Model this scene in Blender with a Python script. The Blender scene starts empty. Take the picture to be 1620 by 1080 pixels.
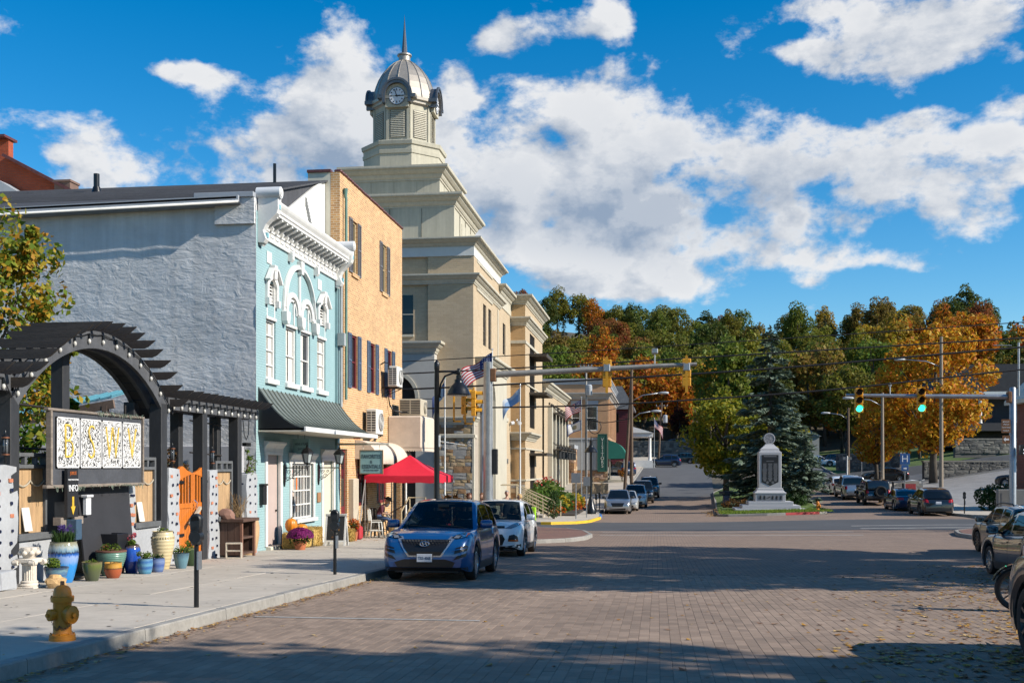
import bpy,bmesh,math,random
import numpy as np
from mathutils import Vector,Matrix,noise as mnoise
R=math.radians
PI=math.pi
SC=bpy.context.scene
COL=SC.collection
rng=random.Random(7)
cam_d=bpy.data.cameras.new("camera")
cam=bpy.data.objects.new("camera",cam_d);COL.objects.link(cam)
cam.location=(0,0,1.65)
cam.rotation_euler=(R(90),0,math.atan(230/1750))
cam_d.sensor_width=36.0
cam_d.lens=36.0*1750/1620
cam_d.shift_y=(738-540)/1620
cam_d.clip_start=0.1
cam_d.clip_end=3000
SC.camera=cam
SC.view_settings.view_transform='Standard'
SC.view_settings.look='None'
SC.view_settings.exposure=0.45
SC.view_settings.gamma=1.0
SC.view_settings.use_curve_mapping=False
SC.cycles.max_bounces=6
SC.cycles.diffuse_bounces=1
SC.cycles.glossy_bounces=3
SC.cycles.transparent_max_bounces=6
SC.cycles.transmission_bounces=3
SC.cycles.caustics_reflective=False
SC.cycles.caustics_refractive=False
SC.cycles.use_denoising=True
SC.cycles.sample_clamp_indirect=6.0
SUN_DIR=Vector((0.840,-0.160,0.520)).normalized()
sun_d=bpy.data.lights.new("sun",'SUN')
sun_d.energy=5.0
sun_d.angle=R(0.53)
sun_d.color=(1.0,0.93,0.82)
sun=bpy.data.objects.new("sun",sun_d);COL.objects.link(sun)
sun.rotation_euler=SUN_DIR.to_track_quat('Z','Y').to_euler()
sun.location=(40,-15,40)
SUN_EL=math.asin(SUN_DIR.z)
SUN_AZ=math.atan2(SUN_DIR.x,SUN_DIR.y)
def build_world():
 w=bpy.data.worlds.new("World");SC.world=w;w.use_nodes=True
 nt=w.node_tree;nt.nodes.clear();L=nt.links.new
 def N(t,**k):
  n=nt.nodes.new(t)
  for a,b in k.items():setattr(n,a,b)
  return n
 def setv(sock,v):
  if isinstance(v,(int,float,tuple)):sock.default_value=v
  else:L(v,sock)
 def mth(op,a,b=None,c=None,clamp=False):
  n=N('ShaderNodeMath',operation=op,use_clamp=clamp)
  for i,v in enumerate((a,b,c)):
   if v is not None:setv(n.inputs[i],v)
  return n.outputs[0]
 def vmath(op,a,b=None,sc=None):
  n=N('ShaderNodeVectorMath',operation=op)
  setv(n.inputs[0],a)
  if b is not None:setv(n.inputs[1],b)
  if sc is not None:setv(n.inputs['Scale'],sc)
  return n
 def mixc(f,a,b):
  n=N('ShaderNodeMix',data_type='RGBA')
  setv(n.inputs[0],f);setv(n.inputs[6],a);setv(n.inputs[7],b)
  return n.outputs[2]
 def ramp(v,a,b,smooth=True):
  n=N('ShaderNodeMapRange',interpolation_type='SMOOTHSTEP' if smooth else 'LINEAR')
  setv(n.inputs[0],v);n.inputs[1].default_value=a;n.inputs[2].default_value=b
  return n.outputs[0]
 sky=N('ShaderNodeTexSky',sky_type='NISHITA',sun_disc=False,sun_elevation=SUN_EL,sun_rotation=SUN_AZ)
 sky.altitude=200;sky.air_density=1.0;sky.dust_density=0.15;sky.ozone_density=3.0
 hsv=N('ShaderNodeHueSaturation');hsv.inputs['Saturation'].default_value=1.46;hsv.inputs['Hue'].default_value=0.497
 hsv.inputs['Value'].default_value=1.14
 L(sky.outputs[0],hsv.inputs['Color'])
 tc=N('ShaderNodeTexCoord')
 d=vmath('NORMALIZE',tc.outputs['Generated']).outputs[0]
 sx=N('ShaderNodeSeparateXYZ');L(d,sx.inputs[0])
 X,Y,Z=sx.outputs
 az=mth('ARCTAN2',X,Y)
 el=mth('ARCSINE',Z)
 stretch=vmath('MULTIPLY',d,(1.0,1.0,1.55)).outputs[0]
 def cloud_noise(off,detail=10.0,scale=6.6,rough=.58,dist=.12):
  n=N('ShaderNodeTexNoise');n.inputs['Scale'].default_value=scale
  n.inputs['Detail'].default_value=detail;n.inputs['Roughness'].default_value=rough
  n.inputs['Lacunarity'].default_value=2.1;n.inputs['Distortion'].default_value=dist
  L(vmath('ADD',stretch,off).outputs[0],n.inputs['Vector'])
  return n.outputs['Fac']
 O=(3.1,1.7,0.4);o2=(3.1+.022,1.7-.004,0.4+.034)
 n1=mth('ADD',mth('MULTIPLY',cloud_noise(O),.72),mth('MULTIPLY',cloud_noise((7.3,2.2,5.1),6.0,17.0),.28))
 n2=mth('ADD',mth('MULTIPLY',cloud_noise(o2),.72),mth('MULTIPLY',cloud_noise((7.3+.022,2.2-.004,5.1+.034),6.0,17.0),.28))
 tot=None;grey=None
 for(a0,e0,ra,re,wt,gy)in CLOUD_BANKS:
  qa=mth('DIVIDE',mth('SUBTRACT',az,a0),ra)
  qe=mth('DIVIDE',mth('SUBTRACT',el,e0),re)
  r2=mth('ADD',mth('MULTIPLY',qa,qa),mth('MULTIPLY',qe,qe))
  g=mth('POWER',2.718,mth('MULTIPLY',r2,-1.0))
  if wt:
   t=mth('MULTIPLY',g,wt);tot=t if tot is None else mth('ADD',tot,t)
  if gy:
   t=mth('MULTIPLY',g,gy);grey=t if grey is None else mth('ADD',grey,t)
 front=ramp(mth('ABSOLUTE',mth('ADD',az,0.13)),0.50,0.75)
 big=cloud_noise((1.3,8.2,2.0),2.0,2.2)
 wild=mth('MULTIPLY',mth('SUBTRACT',big,0.53),mth('MULTIPLY',front,1.1))
 tot=mth('MINIMUM',tot,CAP)
 cov=mth('ADD',mth('ADD',tot,wild),mth('MULTIPLY',mth('SUBTRACT',n1,0.5),AMP))
 hi=ramp(el,0.02,0.05)
 fac=mth('MULTIPLY',ramp(cov,T0,T1),hi)
 lit=mth('ADD',0.76,mth('MULTIPLY',mth('SUBTRACT',n1,n2),5.2),clamp=True)
 thick=ramp(cov,.30,.80)
 shade=mth('SUBTRACT',lit,mth('MULTIPLY',thick,0.06))
 shade=mth('SUBTRACT',shade,mth('MINIMUM',mth('MULTIPLY',grey,thick),0.6),clamp=True)
 ccol=mixc(shade,(0.32,0.41,0.55,1),(0.93,0.935,0.945,1))
 b1=N('ShaderNodeBackground');b1.inputs[1].default_value=SKY_STRENGTH
 L(hsv.outputs[0],b1.inputs[0])
 b2=N('ShaderNodeBackground');b2.inputs[1].default_value=0.68
 L(ccol,b2.inputs[0])
 mx=N('ShaderNodeMixShader');L(mth('MULTIPLY',fac,0.97),mx.inputs[0]);L(b1.outputs[0],mx.inputs[1]);L(b2.outputs[0],mx.inputs[2])
 out=N('ShaderNodeOutputWorld');L(mx.outputs[0],out.inputs[0])
 w.cycles.sampling_method='MANUAL';w.cycles.sample_map_resolution=512
CAP,AMP,T0,T1=.47,3.4,.20,.52
SKY_STRENGTH=0.098
CLOUD_BANKS=[(-0.2726,0.3109,0.0621,0.038,0.55,0.05),(-0.3226,0.2776,0.0725,0.0283,0.35,0.1),(-0.5063,0.2786,0.0607,0.0176,0.5,0.05),(-0.4221,0.3286,0.0478,0.0088,0.5,0),(-0.3984,0.2627,0.0758,0.0184,0.4,0.1),(-0.5547,0.278,0.0288,0.012,0.4,0),(-0.5112,0.2558,0.0249,0.0089,0.45,0),(-0.4456,0.2413,0.0847,0.0143,0.5,0.05),(-0.306,0.2601,0.0841,0.0209,0.3,0.1),(-0.4762,0.2364,0.0463,0.0101,0.3,0),(-0.1393,0.3706,0.0343,0.0148,0.6,0),(-0.0452,0.3783,0.0193,0.0117,0.5,0),(-0.0907,0.3239,0.0851,0.0305,0.45,0),(-0.0225,0.2966,0.1111,0.0461,0.5,0.05),(0.0777,0.2715,0.127,0.041,0.55,0.3),(0.1686,0.2399,0.1008,0.0357,0.5,0.25),(-0.1592,0.2505,0.0571,0.0528,0.4,0.2),(-0.0225,0.2278,0.0892,0.0268,0.4,0.4),(0.0612,0.225,0.1074,0.0291,0.25,0.55),(0.2449,0.2136,0.0579,0.0277,0.6,0.1),(0.2742,0.2558,0.0473,0.022,0.6,0.1),(-0.0056,0.1674,0.0833,0.0187,0.75,0.1),(-0.0565,0.204,0.0901,0.0196,0.5,0.2),(0.1582,0.1804,0.0363,0.0127,0.6,0),(0.235,0.1707,0.0296,0.0114,0.7,0),(0.0612,0.3683,0.0274,0.017,0.5,0),(0.129,0.3486,0.0212,0.0078,0.45,0),(0.1894,0.3307,0.0555,0.0145,0.6,0.05),(0.2149,0.359,0.0737,0.021,0.55,0.2),(0.2838,0.3315,0.0284,0.0232,0.5,0),(0.1529,0.3823,0.062,0.0117,0.55,0.1),(0.2934,0.2924,0.0235,0.0114,0.5,0),(0.23,0.2875,0.0297,0.0069,0.5,0),(-0.1821,0.3391,0.0125,0.0101,0.42,0),(0.0224,0.3458,0.0333,0.008,0.35,0),(0.1156,0.1985,0.1193,0.0191,0.45,0.2),(-0.1935,0.2977,0.0513,0.031,0.4,0.1),(-0.2275,0.228,0.0341,0.0321,0.3,0.1),(0.0335,0.191,0.0875,0.0141,0.5,0.1),(0.137,0.1601,0.0159,0.0075,0.4,0),(-0.125,0.2073,0.0457,0.0142,0.35,0)]
build_world()
def lerp_pts(p,y):
 if y<=p[0][0]:return p[0][1]
 for(a,b),(c,d)in zip(p,p[1:]):
  if y<=c:return b+(d-b)*(y-a)/(c-a)
 return p[-1][1]
PROF_L=[(-40,1.24),(0,0),(37,-1.12),(50,-1.45),(64.5,-1.62),(77,-1.65),(90,-1.6),(101,-1.25),(149,1.65),(175,3.0),(203,4.2),(240,12.0),(330,36.0),(480,58.0),(900,66)]
PROF_R=[(-40,1.24),(0,0),(37,-1.1),(50,-1.3),(64.5,-1.3),(79,-1.25),(123,.2),(147,1.6),(184,3.),(203,4.2),(240,12.0),(330,36.0),(480,58.0),(900,66)]
def gz(x,y):
 t=min(1,max(0,(x+2)/18));t=t*t*(3-2*t)
 z=lerp_pts(PROF_L,y)*(1-t)+lerp_pts(PROF_R,y)*t
 if y>203:z=4.2+(z-4.2)*lerp_pts([(-.3,1.1),(-.1,1.06),(0,.96),(.09,.79),(.2,.90),(.3,.97)],x/y)
 if y>85:
  r=max(0.0,x-26)*min(1,(y-85)/30.0)
  z+=min(r*0.16,14)*max(0,min(1,(235-y)/60))
 if x<-45:z+=min((-45-x)*0.12*max(0,min(1,(y-60)/60)),18)
 return z
class Fr:
 """wall frame: (s along the wall, z up, d outwards) to world"""
 def __init__(s,kind,pos):s.k=kind;s.p=pos
 def __call__(s,a,z,d):
  if s.k=='x+':return(s.p+d,a,z)
  if s.k=='x-':return(s.p-d,a,z)
  if s.k=='y-':return(a,s.p-d,z)
  return(a,s.p+d,z)
class MB:
 def __init__(s):s.v=[];s.f=[];s.mi=[];s.cur=0
 def add(s,vs,fs):
  o=len(s.v);s.v.extend([tuple(p)for p in vs])
  for f in fs:s.f.append(tuple(i+o for i in f));s.mi.append(s.cur)
  return s
 def box(s,x0,x1,y0,y1,z0,z1):
  if x0>x1:x0,x1=x1,x0
  if y0>y1:y0,y1=y1,y0
  if z0>z1:z0,z1=z1,z0
  v=[(x0,y0,z0),(x1,y0,z0),(x1,y1,z0),(x0,y1,z0),(x0,y0,z1),(x1,y0,z1),(x1,y1,z1),(x0,y1,z1)]
  return s.add(v,[(0,3,2,1),(4,5,6,7),(0,1,5,4),(1,2,6,5),(2,3,7,6),(3,0,4,7)])
 def cbox(s,x0,x1,y0,y1,z0,z1,c=0.01):
  """box with chamfered edges"""
  bm=bmesh.new();bmesh.ops.create_cube(bm,size=1)
  for v in bm.verts:v.co=Vector(((x0+x1)/2+v.co.x*(x1-x0),(y0+y1)/2+v.co.y*(y1-y0),(z0+z1)/2+v.co.z*(z1-z0)))
  bmesh.ops.bevel(bm,geom=bm.edges[:],offset=c,segments=1,affect='EDGES',profile=.5)
  return s.bm(bm)
 def bm(s,bm,M=None):
  bm.verts.ensure_lookup_table()
  if M is not None:bm.transform(M)
  s.add([v.co[:]for v in bm.verts],[[v.index for v in f.verts]for f in bm.faces]if all(v.index>=0 for v in bm.verts)else[])
  bm.free();return s
 def fbox(s,fr,a0,a1,z0,z1,d0,d1):
  p=fr(a0,z0,d0);q=fr(a1,z1,d1)
  return s.box(p[0],q[0],p[1],q[1],p[2],q[2])
 def bar(s,p,q,w,h,up=(0,0,1)):
  p=Vector(p);q=Vector(q);t=(q-p).normalized();u=Vector(up)
  if abs(t.dot(u))>.98:u=Vector((1,0,0))
  a=t.cross(u).normalized()*w/2;b=a.cross(t).normalized()*h/2
  v=[p-a-b,p+a-b,p+a+b,p-a+b,q-a-b,q+a-b,q+a+b,q-a+b]
  return s.add(v,[(0,1,2,3),(7,6,5,4),(0,4,5,1),(1,5,6,2),(2,6,7,3),(3,7,4,0)])
 def tube(s,pts,r,n=8,cap=True):
  pts=[Vector(p)for p in pts]
  rs=r if isinstance(r,(list,tuple))else[r]*len(pts)
  rings=[];prev=None
  for i,p in enumerate(pts):
   t=(pts[min(i+1,len(pts)-1)]-pts[max(i-1,0)]).normalized()
   u=prev if prev is not None else(Vector((0,0,1))if abs(t.z)<.95 else Vector((1,0,0)))
   a=t.cross(u)
   if a.length<1e-4:a=t.cross(Vector((0,1,0)))
   a.normalize();b=a.cross(t).normalized();prev=b
   rings.append([p+(a*math.cos(2*PI*k/n)+b*math.sin(2*PI*k/n))*rs[i]for k in range(n)])
  return s.loft(rings,cap=cap)
 def loft(s,rings,cap=True,closed=True):
  n=len(rings[0]);v=[p for r in rings for p in r];f=[]
  for i in range(len(rings)-1):
   for k in range(n if closed else n-1):
    f.append((i*n+k,i*n+(k+1)%n,(i+1)*n+(k+1)%n,(i+1)*n+k))
  if cap and closed:f.append(tuple(reversed(range(n))));f.append(tuple(range((len(rings)-1)*n,len(rings)*n)))
  return s.add(v,f)
 def lathe(s,prof,c=(0,0,0),n=24,cap=True):
  rings=[[(c[0]+r*math.cos(2*PI*k/n),c[1]+r*math.sin(2*PI*k/n),c[2]+z)for k in range(n)]for r,z in prof]
  return s.loft(rings,cap=cap)
 def disc(s,c,nrm,r,n=20,th=0.01):
  c=Vector(c);nrm=Vector(nrm).normalized()
  return s.tube([c-nrm*th/2,c+nrm*th/2],r,n)
 def prism(s,poly,fn,d0,d1):
  """polygon (a,z) list extruded between depths d0 and d1 through fn(a,z,d)"""
  n=len(poly)
  v=[fn(a,z,d0)for a,z in poly]+[fn(a,z,d1)for a,z in poly]
  f=[tuple(range(n,2*n)),tuple(reversed(range(n)))]+[(i,(i+1)%n,n+(i+1)%n,n+i)for i in range(n)]
  return s.add(v,f)
 def quad(s,a,b,c,d):return s.add([a,b,c,d],[(0,1,2,3)])
 def sweep(s,path,prof,fn):
  """profile (d,z) swept along path of s positions: fn(s,z,d)"""
  rings=[[fn(a,z,d)for d,z in prof]for a in path]
  return s.loft(rings,cap=True)
 def xf(s,M):s.v=[tuple(M@Vector(p))for p in s.v];return s
 def jitter(s,a,seed=1):
  r=random.Random(seed);s.v=[tuple(c+r.uniform(-a,a)for c in p)for p in s.v];return s
 def mesh(s,name,mats,off=(0,0,0),smooth=False,weld=False):
  me=bpy.data.meshes.new(name)
  V=[(p[0]-off[0],p[1]-off[1],p[2]-off[2])for p in s.v]
  me.from_pydata(V,[],s.f)
  for m in(mats if isinstance(mats,(list,tuple))else[mats]):me.materials.append(m)
  if any(s.mi):me.polygons.foreach_set('material_index',s.mi)
  bm=bmesh.new();bm.from_mesh(me)
  if weld:bmesh.ops.remove_doubles(bm,verts=bm.verts[:],dist=1e-4)
  bmesh.ops.recalc_face_normals(bm,faces=bm.faces[:])
  bm.to_mesh(me);bm.free()
  if smooth:
   me.polygons.foreach_set('use_smooth',[True]*len(me.polygons))
   if smooth is not True:
    me.set_sharp_from_angle(angle=R(smooth))
  return me
 def part(s,name,mats,root=None,smooth=False,bevel=0,weld=False,local=False,kind=None,label=None,seg=1):
  off=(0,0,0)if(root is None or local)else wloc(root)
  o=bpy.data.objects.new(name,s.mesh(name,mats,off,smooth,weld));COL.objects.link(o)
  if root is not None:o.parent=root
  if bevel:
   b=o.modifiers.new("bevel",'BEVEL');b.width=bevel;b.segments=seg;b.limit_method='ANGLE';b.angle_limit=R(40)
  if kind:o['kind']=kind
  if label:o['label']=label
  return o
 def struct(s,name,mats,smooth=False,root=None,**k):
  o=s.part(name,mats,root,smooth,**k)
  if root is None:o['kind']='structure'
  return o
def wloc(o):
 p=Vector((0,0,0))
 while o is not None:p+=o.location;o=o.parent
 return p
def tag(o,label,cat,group=None,kind=None):
 o['label']=label;o['category']=cat
 if group:o['group']=group
 if kind:o['kind']=kind
 return o
def thing(name,label,cat,loc=(0,0,0),rz=0,group=None):
 o=bpy.data.objects.new(name,None);COL.objects.link(o)
 o.location=loc;o.rotation_euler=(0,0,rz);o.empty_display_size=.2
 return tag(o,label,cat,group)
CHILD={}
def copy_tree(o,parent=None):
 c=o.copy();COL.objects.link(c)
 if parent is not None:c.parent=parent
 for ch in list(o.children):copy_tree(ch,c)
 return c
def place(proto,loc,rz,label=None,group=None,scale=None):
 c=copy_tree(proto);c.location=loc;c.rotation_euler=(0,0,rz)
 if scale:c.scale=scale if isinstance(scale,tuple)else(scale,)*3
 if label:c['label']=label
 if group:c['group']=group
 return c
def instance(name,me,parent,loc=(0,0,0),rot=(0,0,0),scale=(1,1,1)):
 o=bpy.data.objects.new(name,me);COL.objects.link(o);o.parent=parent
 o.location=loc;o.rotation_euler=rot;o.scale=scale
 return o
def text(name,s,size,loc,rot,m,root=None,ext=0.004,align='CENTER',sx=1.0,space=1.0,off=0.):
 c=bpy.data.curves.new(name,'FONT');c.body=s;c.size=size;c.extrude=ext
 c.align_x=align;c.align_y='CENTER';c.space_character=space;c.offset=off;c.resolution_u=3
 tmp=bpy.data.objects.new('tmp',c);COL.objects.link(tmp)
 me=bpy.data.meshes.new_from_object(tmp.evaluated_get(bpy.context.evaluated_depsgraph_get()))
 bpy.data.objects.remove(tmp);bpy.data.curves.remove(c)
 me.materials.clear();me.materials.append(m);me.name=name
 o=bpy.data.objects.new(name,me);COL.objects.link(o)
 if root is not None:
  o.parent=root;loc=Vector(loc)-wloc(root)
 o.location=loc;o.rotation_euler=rot;o.scale=(sx,1,1)
 return o
ROT_X=(R(90),0,R(90))
ROT_Y=(R(90),0,0)
MAT={}
def mat(name,col,rough=.6,metal=0.,var=.12,scale=3.,bump=0.,bscale=None,spec=.5,coat=0.,island=0.,stain=0.,emit=None,alpha=1.,dirt_col=None,stretch=None,objcol=False,streak=0.,world=False):
 if name in MAT:return MAT[name]
 m=bpy.data.materials.new(name);m.use_nodes=True
 nt=m.node_tree;L=nt.links.new;B=nt.nodes['Principled BSDF']
 B.inputs['Roughness'].default_value=rough;B.inputs['Metallic'].default_value=metal
 B.inputs['Specular IOR Level'].default_value=spec
 if coat:B.inputs['Coat Weight'].default_value=coat;B.inputs['Coat Roughness'].default_value=.04
 tc=nt.nodes.new('ShaderNodeTexCoord');vec=tc.outputs['Object']
 if world:vec=nt.nodes.new('ShaderNodeNewGeometry').outputs['Position']
 if stretch:
  mp=nt.nodes.new('ShaderNodeMapping');mp.inputs['Scale'].default_value=stretch;L(vec,mp.inputs[0]);vec=mp.outputs[0]
 rgb=nt.nodes.new('ShaderNodeRGB');rgb.outputs[0].default_value=(*col,1)
 cur=rgb.outputs[0]
 if objcol:
  oi=nt.nodes.new('ShaderNodeObjectInfo');cur=oi.outputs['Color']
 def noise(sc,det=5,ro=.6):
  n=nt.nodes.new('ShaderNodeTexNoise');n.inputs['Scale'].default_value=sc;n.inputs['Detail'].default_value=det
  n.inputs['Roughness'].default_value=ro;L(vec,n.inputs['Vector']);return n.outputs['Fac']
 def mul(colr,fac_sock,lo,hi):
  r=nt.nodes.new('ShaderNodeMapRange');r.inputs[1].default_value=.25;r.inputs[2].default_value=.75
  r.inputs[3].default_value=lo;r.inputs[4].default_value=hi;L(fac_sock,r.inputs[0])
  x=nt.nodes.new('ShaderNodeVectorMath');x.operation='SCALE';L(colr,x.inputs[0]);L(r.outputs[0],x.inputs['Scale']);return x.outputs[0]
 if var:
  cur=mul(cur,noise(scale),1-var,1+var)
  cur=mul(cur,noise(scale*7.3,3),1-var*.6,1+var*.6)
 if island:
  g=nt.nodes.new('ShaderNodeNewGeometry')
  r=nt.nodes.new('ShaderNodeMapRange');r.inputs[3].default_value=1-island;r.inputs[4].default_value=1+island;L(g.outputs['Random Per Island'],r.inputs[0])
  x=nt.nodes.new('ShaderNodeVectorMath');x.operation='SCALE';L(cur,x.inputs[0]);L(r.outputs[0],x.inputs['Scale']);cur=x.outputs[0]
 if stain:
  r=nt.nodes.new('ShaderNodeMapRange');r.inputs[1].default_value=.52;r.inputs[2].default_value=.75
  L(noise(scale*.6,8,.7),r.inputs[0])
  mm=nt.nodes.new('ShaderNodeMath');mm.operation='MULTIPLY';mm.inputs[1].default_value=stain;L(r.outputs[0],mm.inputs[0])
  mx=nt.nodes.new('ShaderNodeMix');mx.data_type='RGBA';L(mm.outputs[0],mx.inputs[0]);L(cur,mx.inputs[6])
  dc=dirt_col or tuple(c*.35 for c in col);mx.inputs[7].default_value=(*dc,1);cur=mx.outputs[2]
 if streak:
  mp=nt.nodes.new('ShaderNodeMapping');mp.inputs['Scale'].default_value=(3,3,.16);L(tc.outputs['Object'],mp.inputs[0])
  n=nt.nodes.new('ShaderNodeTexNoise');n.inputs['Scale'].default_value=1.6;n.inputs['Detail'].default_value=7;n.inputs['Roughness'].default_value=.65;L(mp.outputs[0],n.inputs['Vector'])
  cur=mul(cur,n.outputs['Fac'],1-streak,1+streak*.5)
 L(cur,B.inputs['Base Color'])
 if bump:
  b=nt.nodes.new('ShaderNodeBump');b.inputs['Strength'].default_value=1.0;b.inputs['Distance'].default_value=bump
  L(noise(bscale or scale*8,6),b.inputs['Height']);L(b.outputs[0],B.inputs['Normal'])
 if emit:
  B.inputs['Emission Color'].default_value=(*emit[0],1);B.inputs['Emission Strength'].default_value=emit[1]
 MAT[name]=m;return m
def brick_mat(name,c1,c2,mortar,bw=.215,bh=.075,mw=.01,rough=.85,bump=.006,off=.5,var=.15,plan=False,painted=False,bias=0.):
 if name in MAT:return MAT[name]
 m=bpy.data.materials.new(name);m.use_nodes=True
 nt=m.node_tree;L=nt.links.new;B=nt.nodes['Principled BSDF'];B.inputs['Roughness'].default_value=rough
 B.inputs['Specular IOR Level'].default_value=.3
 tc=nt.nodes.new('ShaderNodeTexCoord');sp=nt.nodes.new('ShaderNodeSeparateXYZ');L(tc.outputs['Object'],sp.inputs[0])
 cb=nt.nodes.new('ShaderNodeCombineXYZ')
 if plan:L(sp.outputs[1],cb.inputs[0]);L(sp.outputs[0],cb.inputs[1])
 else:
  ad=nt.nodes.new('ShaderNodeMath');L(sp.outputs[0],ad.inputs[0]);L(sp.outputs[1],ad.inputs[1])
  L(ad.outputs[0],cb.inputs[0]);L(sp.outputs[2],cb.inputs[1])
 t=nt.nodes.new('ShaderNodeTexBrick');L(cb.outputs[0],t.inputs['Vector'])
 t.offset=off;t.inputs['Scale'].default_value=1;t.inputs['Brick Width'].default_value=bw;t.inputs['Row Height'].default_value=bh
 t.inputs['Mortar Size'].default_value=mw;t.inputs['Mortar Smooth'].default_value=.25;t.inputs['Bias'].default_value=bias
 t.inputs['Color1'].default_value=(*c1,1);t.inputs['Color2'].default_value=(*c2,1);t.inputs['Mortar'].default_value=(*mortar,1)
 n=nt.nodes.new('ShaderNodeTexNoise');n.inputs['Scale'].default_value=.9;n.inputs['Detail'].default_value=8;n.inputs['Roughness'].default_value=.68
 L(tc.outputs['Object'],n.inputs['Vector'])
 r=nt.nodes.new('ShaderNodeMapRange');r.inputs[1].default_value=.28;r.inputs[2].default_value=.72;r.inputs[3].default_value=1-var;r.inputs[4].default_value=1+var
 L(n.outputs['Fac'],r.inputs[0])
 x=nt.nodes.new('ShaderNodeVectorMath');x.operation='SCALE';L(t.outputs['Color'],x.inputs[0]);L(r.outputs[0],x.inputs['Scale'])
 L(x.outputs[0],B.inputs['Base Color'])
 b=nt.nodes.new('ShaderNodeBump');b.invert=True;b.inputs['Distance'].default_value=bump;b.inputs['Strength'].default_value=1
 L(t.outputs['Fac'],b.inputs['Height'])
 b2=nt.nodes.new('ShaderNodeBump');b2.inputs['Distance'].default_value=bump*.8;n2=nt.nodes.new('ShaderNodeTexNoise');n2.inputs['Scale'].default_value=40;n2.inputs['Detail'].default_value=4
 L(tc.outputs['Object'],n2.inputs['Vector']);L(n2.outputs['Fac'],b2.inputs['Height']);L(b.outputs[0],b2.inputs['Normal']);L(b2.outputs[0],B.inputs['Normal'])
 MAT[name]=m;return m
def foliage_mat(name,cols=None,rough=.6,trans=.45):
 """leaves: colour from the object or from a ramp picked per leaf"""
 if name in MAT:return MAT[name]
 m=bpy.data.materials.new(name);m.use_nodes=True
 nt=m.node_tree;L=nt.links.new;B=nt.nodes['Principled BSDF'];B.inputs['Roughness'].default_value=rough;B.inputs['Specular IOR Level'].default_value=.25
 g=nt.nodes.new('ShaderNodeNewGeometry')
 if cols:
  r=nt.nodes.new('ShaderNodeValToRGB');r.color_ramp.interpolation='CONSTANT' if len(cols)>2 else 'LINEAR'
  e=r.color_ramp.elements
  while len(e)<len(cols):e.new(.5)
  for i,c in enumerate(cols):e[i].position=i/len(cols);e[i].color=(*c,1)
  L(g.outputs['Random Per Island'],r.inputs[0]);cur=r.outputs[0]
 else:
  oi=nt.nodes.new('ShaderNodeObjectInfo')
  h=nt.nodes.new('ShaderNodeHueSaturation');L(oi.outputs['Color'],h.inputs['Color'])
  a=nt.nodes.new('ShaderNodeMapRange');a.inputs[3].default_value=.465;a.inputs[4].default_value=.535;L(g.outputs['Random Per Island'],a.inputs[0]);L(a.outputs[0],h.inputs['Hue'])
  ml=nt.nodes.new('ShaderNodeMath');ml.operation='MULTIPLY';ml.inputs[1].default_value=17.3;L(g.outputs['Random Per Island'],ml.inputs[0])
  fr=nt.nodes.new('ShaderNodeMath');fr.operation='FRACT';L(ml.outputs[0],fr.inputs[0])
  b=nt.nodes.new('ShaderNodeMapRange');b.inputs[3].default_value=.55;b.inputs[4].default_value=1.45;L(fr.outputs[0],b.inputs[0]);L(b.outputs[0],h.inputs['Value'])
  tc=nt.nodes.new('ShaderNodeTexCoord');n=nt.nodes.new('ShaderNodeTexNoise');n.inputs['Scale'].default_value=.35;n.inputs['Detail'].default_value=3
  L(tc.outputs['Object'],n.inputs['Vector'])
  mx=nt.nodes.new('ShaderNodeMix');mx.data_type='RGBA';mx.blend_type='MIX'
  rr=nt.nodes.new('ShaderNodeMapRange');rr.inputs[1].default_value=.5;rr.inputs[2].default_value=.68;rr.inputs[4].default_value=.55;L(n.outputs['Fac'],rr.inputs[0]);L(rr.outputs[0],mx.inputs[0])
  L(h.outputs[0],mx.inputs[6]);mx.inputs[7].default_value=(.16,.13,.015,1);cur=mx.outputs[2]
 L(cur,B.inputs['Base Color'])
 t=nt.nodes.new('ShaderNodeBsdfTranslucent');L(cur,t.inputs[0])
 ms=nt.nodes.new('ShaderNodeMixShader');ms.inputs[0].default_value=trans
 L(B.outputs[0],ms.inputs[1]);L(t.outputs[0],ms.inputs[2]);L(ms.outputs[0],nt.nodes['Material Output'].inputs[0])
 MAT[name]=m;return m
WHITE=mat('white_paint',(.72,.71,.675),.5,var=.07,scale=2,stain=.25)
CREAMP=mat('cream_trim',(.62,.57,.46),.6,var=.06,scale=1.2,stain=.1)
BLACKP=mat('black_paint',(.012,.013,.015),.42,var=.2,scale=6)
BLACKM=mat('black_metal',(.014,.015,.017),.3,metal=.3,var=.2,scale=8)
GALV=mat('galvanised_steel',(.34,.36,.38),.42,metal=.75,var=.2,scale=4,stain=.15)
GALVD=mat('weathered_mast_steel',(.30,.285,.26),.6,metal=.3,var=.2,scale=3,stain=.35,dirt_col=(.16,.08,.03))
GLASS=mat('window_glass',(.016,.02,.024),.06,var=.35,scale=.8,spec=.7)
GLASSD=mat('dark_glass',(.006,.008,.01),.04,var=.2,scale=1,spec=.55)
CHROME=mat('chrome',(.75,.76,.78),.16,metal=1.,var=.03)
RUBBER=mat('tyre_rubber',(.014,.014,.014),.75,var=.25,scale=9)
DARKP=mat('dark_plastic',(.018,.018,.019),.55,var=.15,scale=12)
WOODPOLE=mat('pole_wood',(.125,.085,.058),.85,var=.3,scale=2,stretch=(6,6,.5),bump=.01,bscale=12)
WOODPALE=mat('pale_pole_wood',(.27,.215,.16),.85,var=.25,scale=2,stretch=(6,6,.5),bump=.01,bscale=12)
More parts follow.
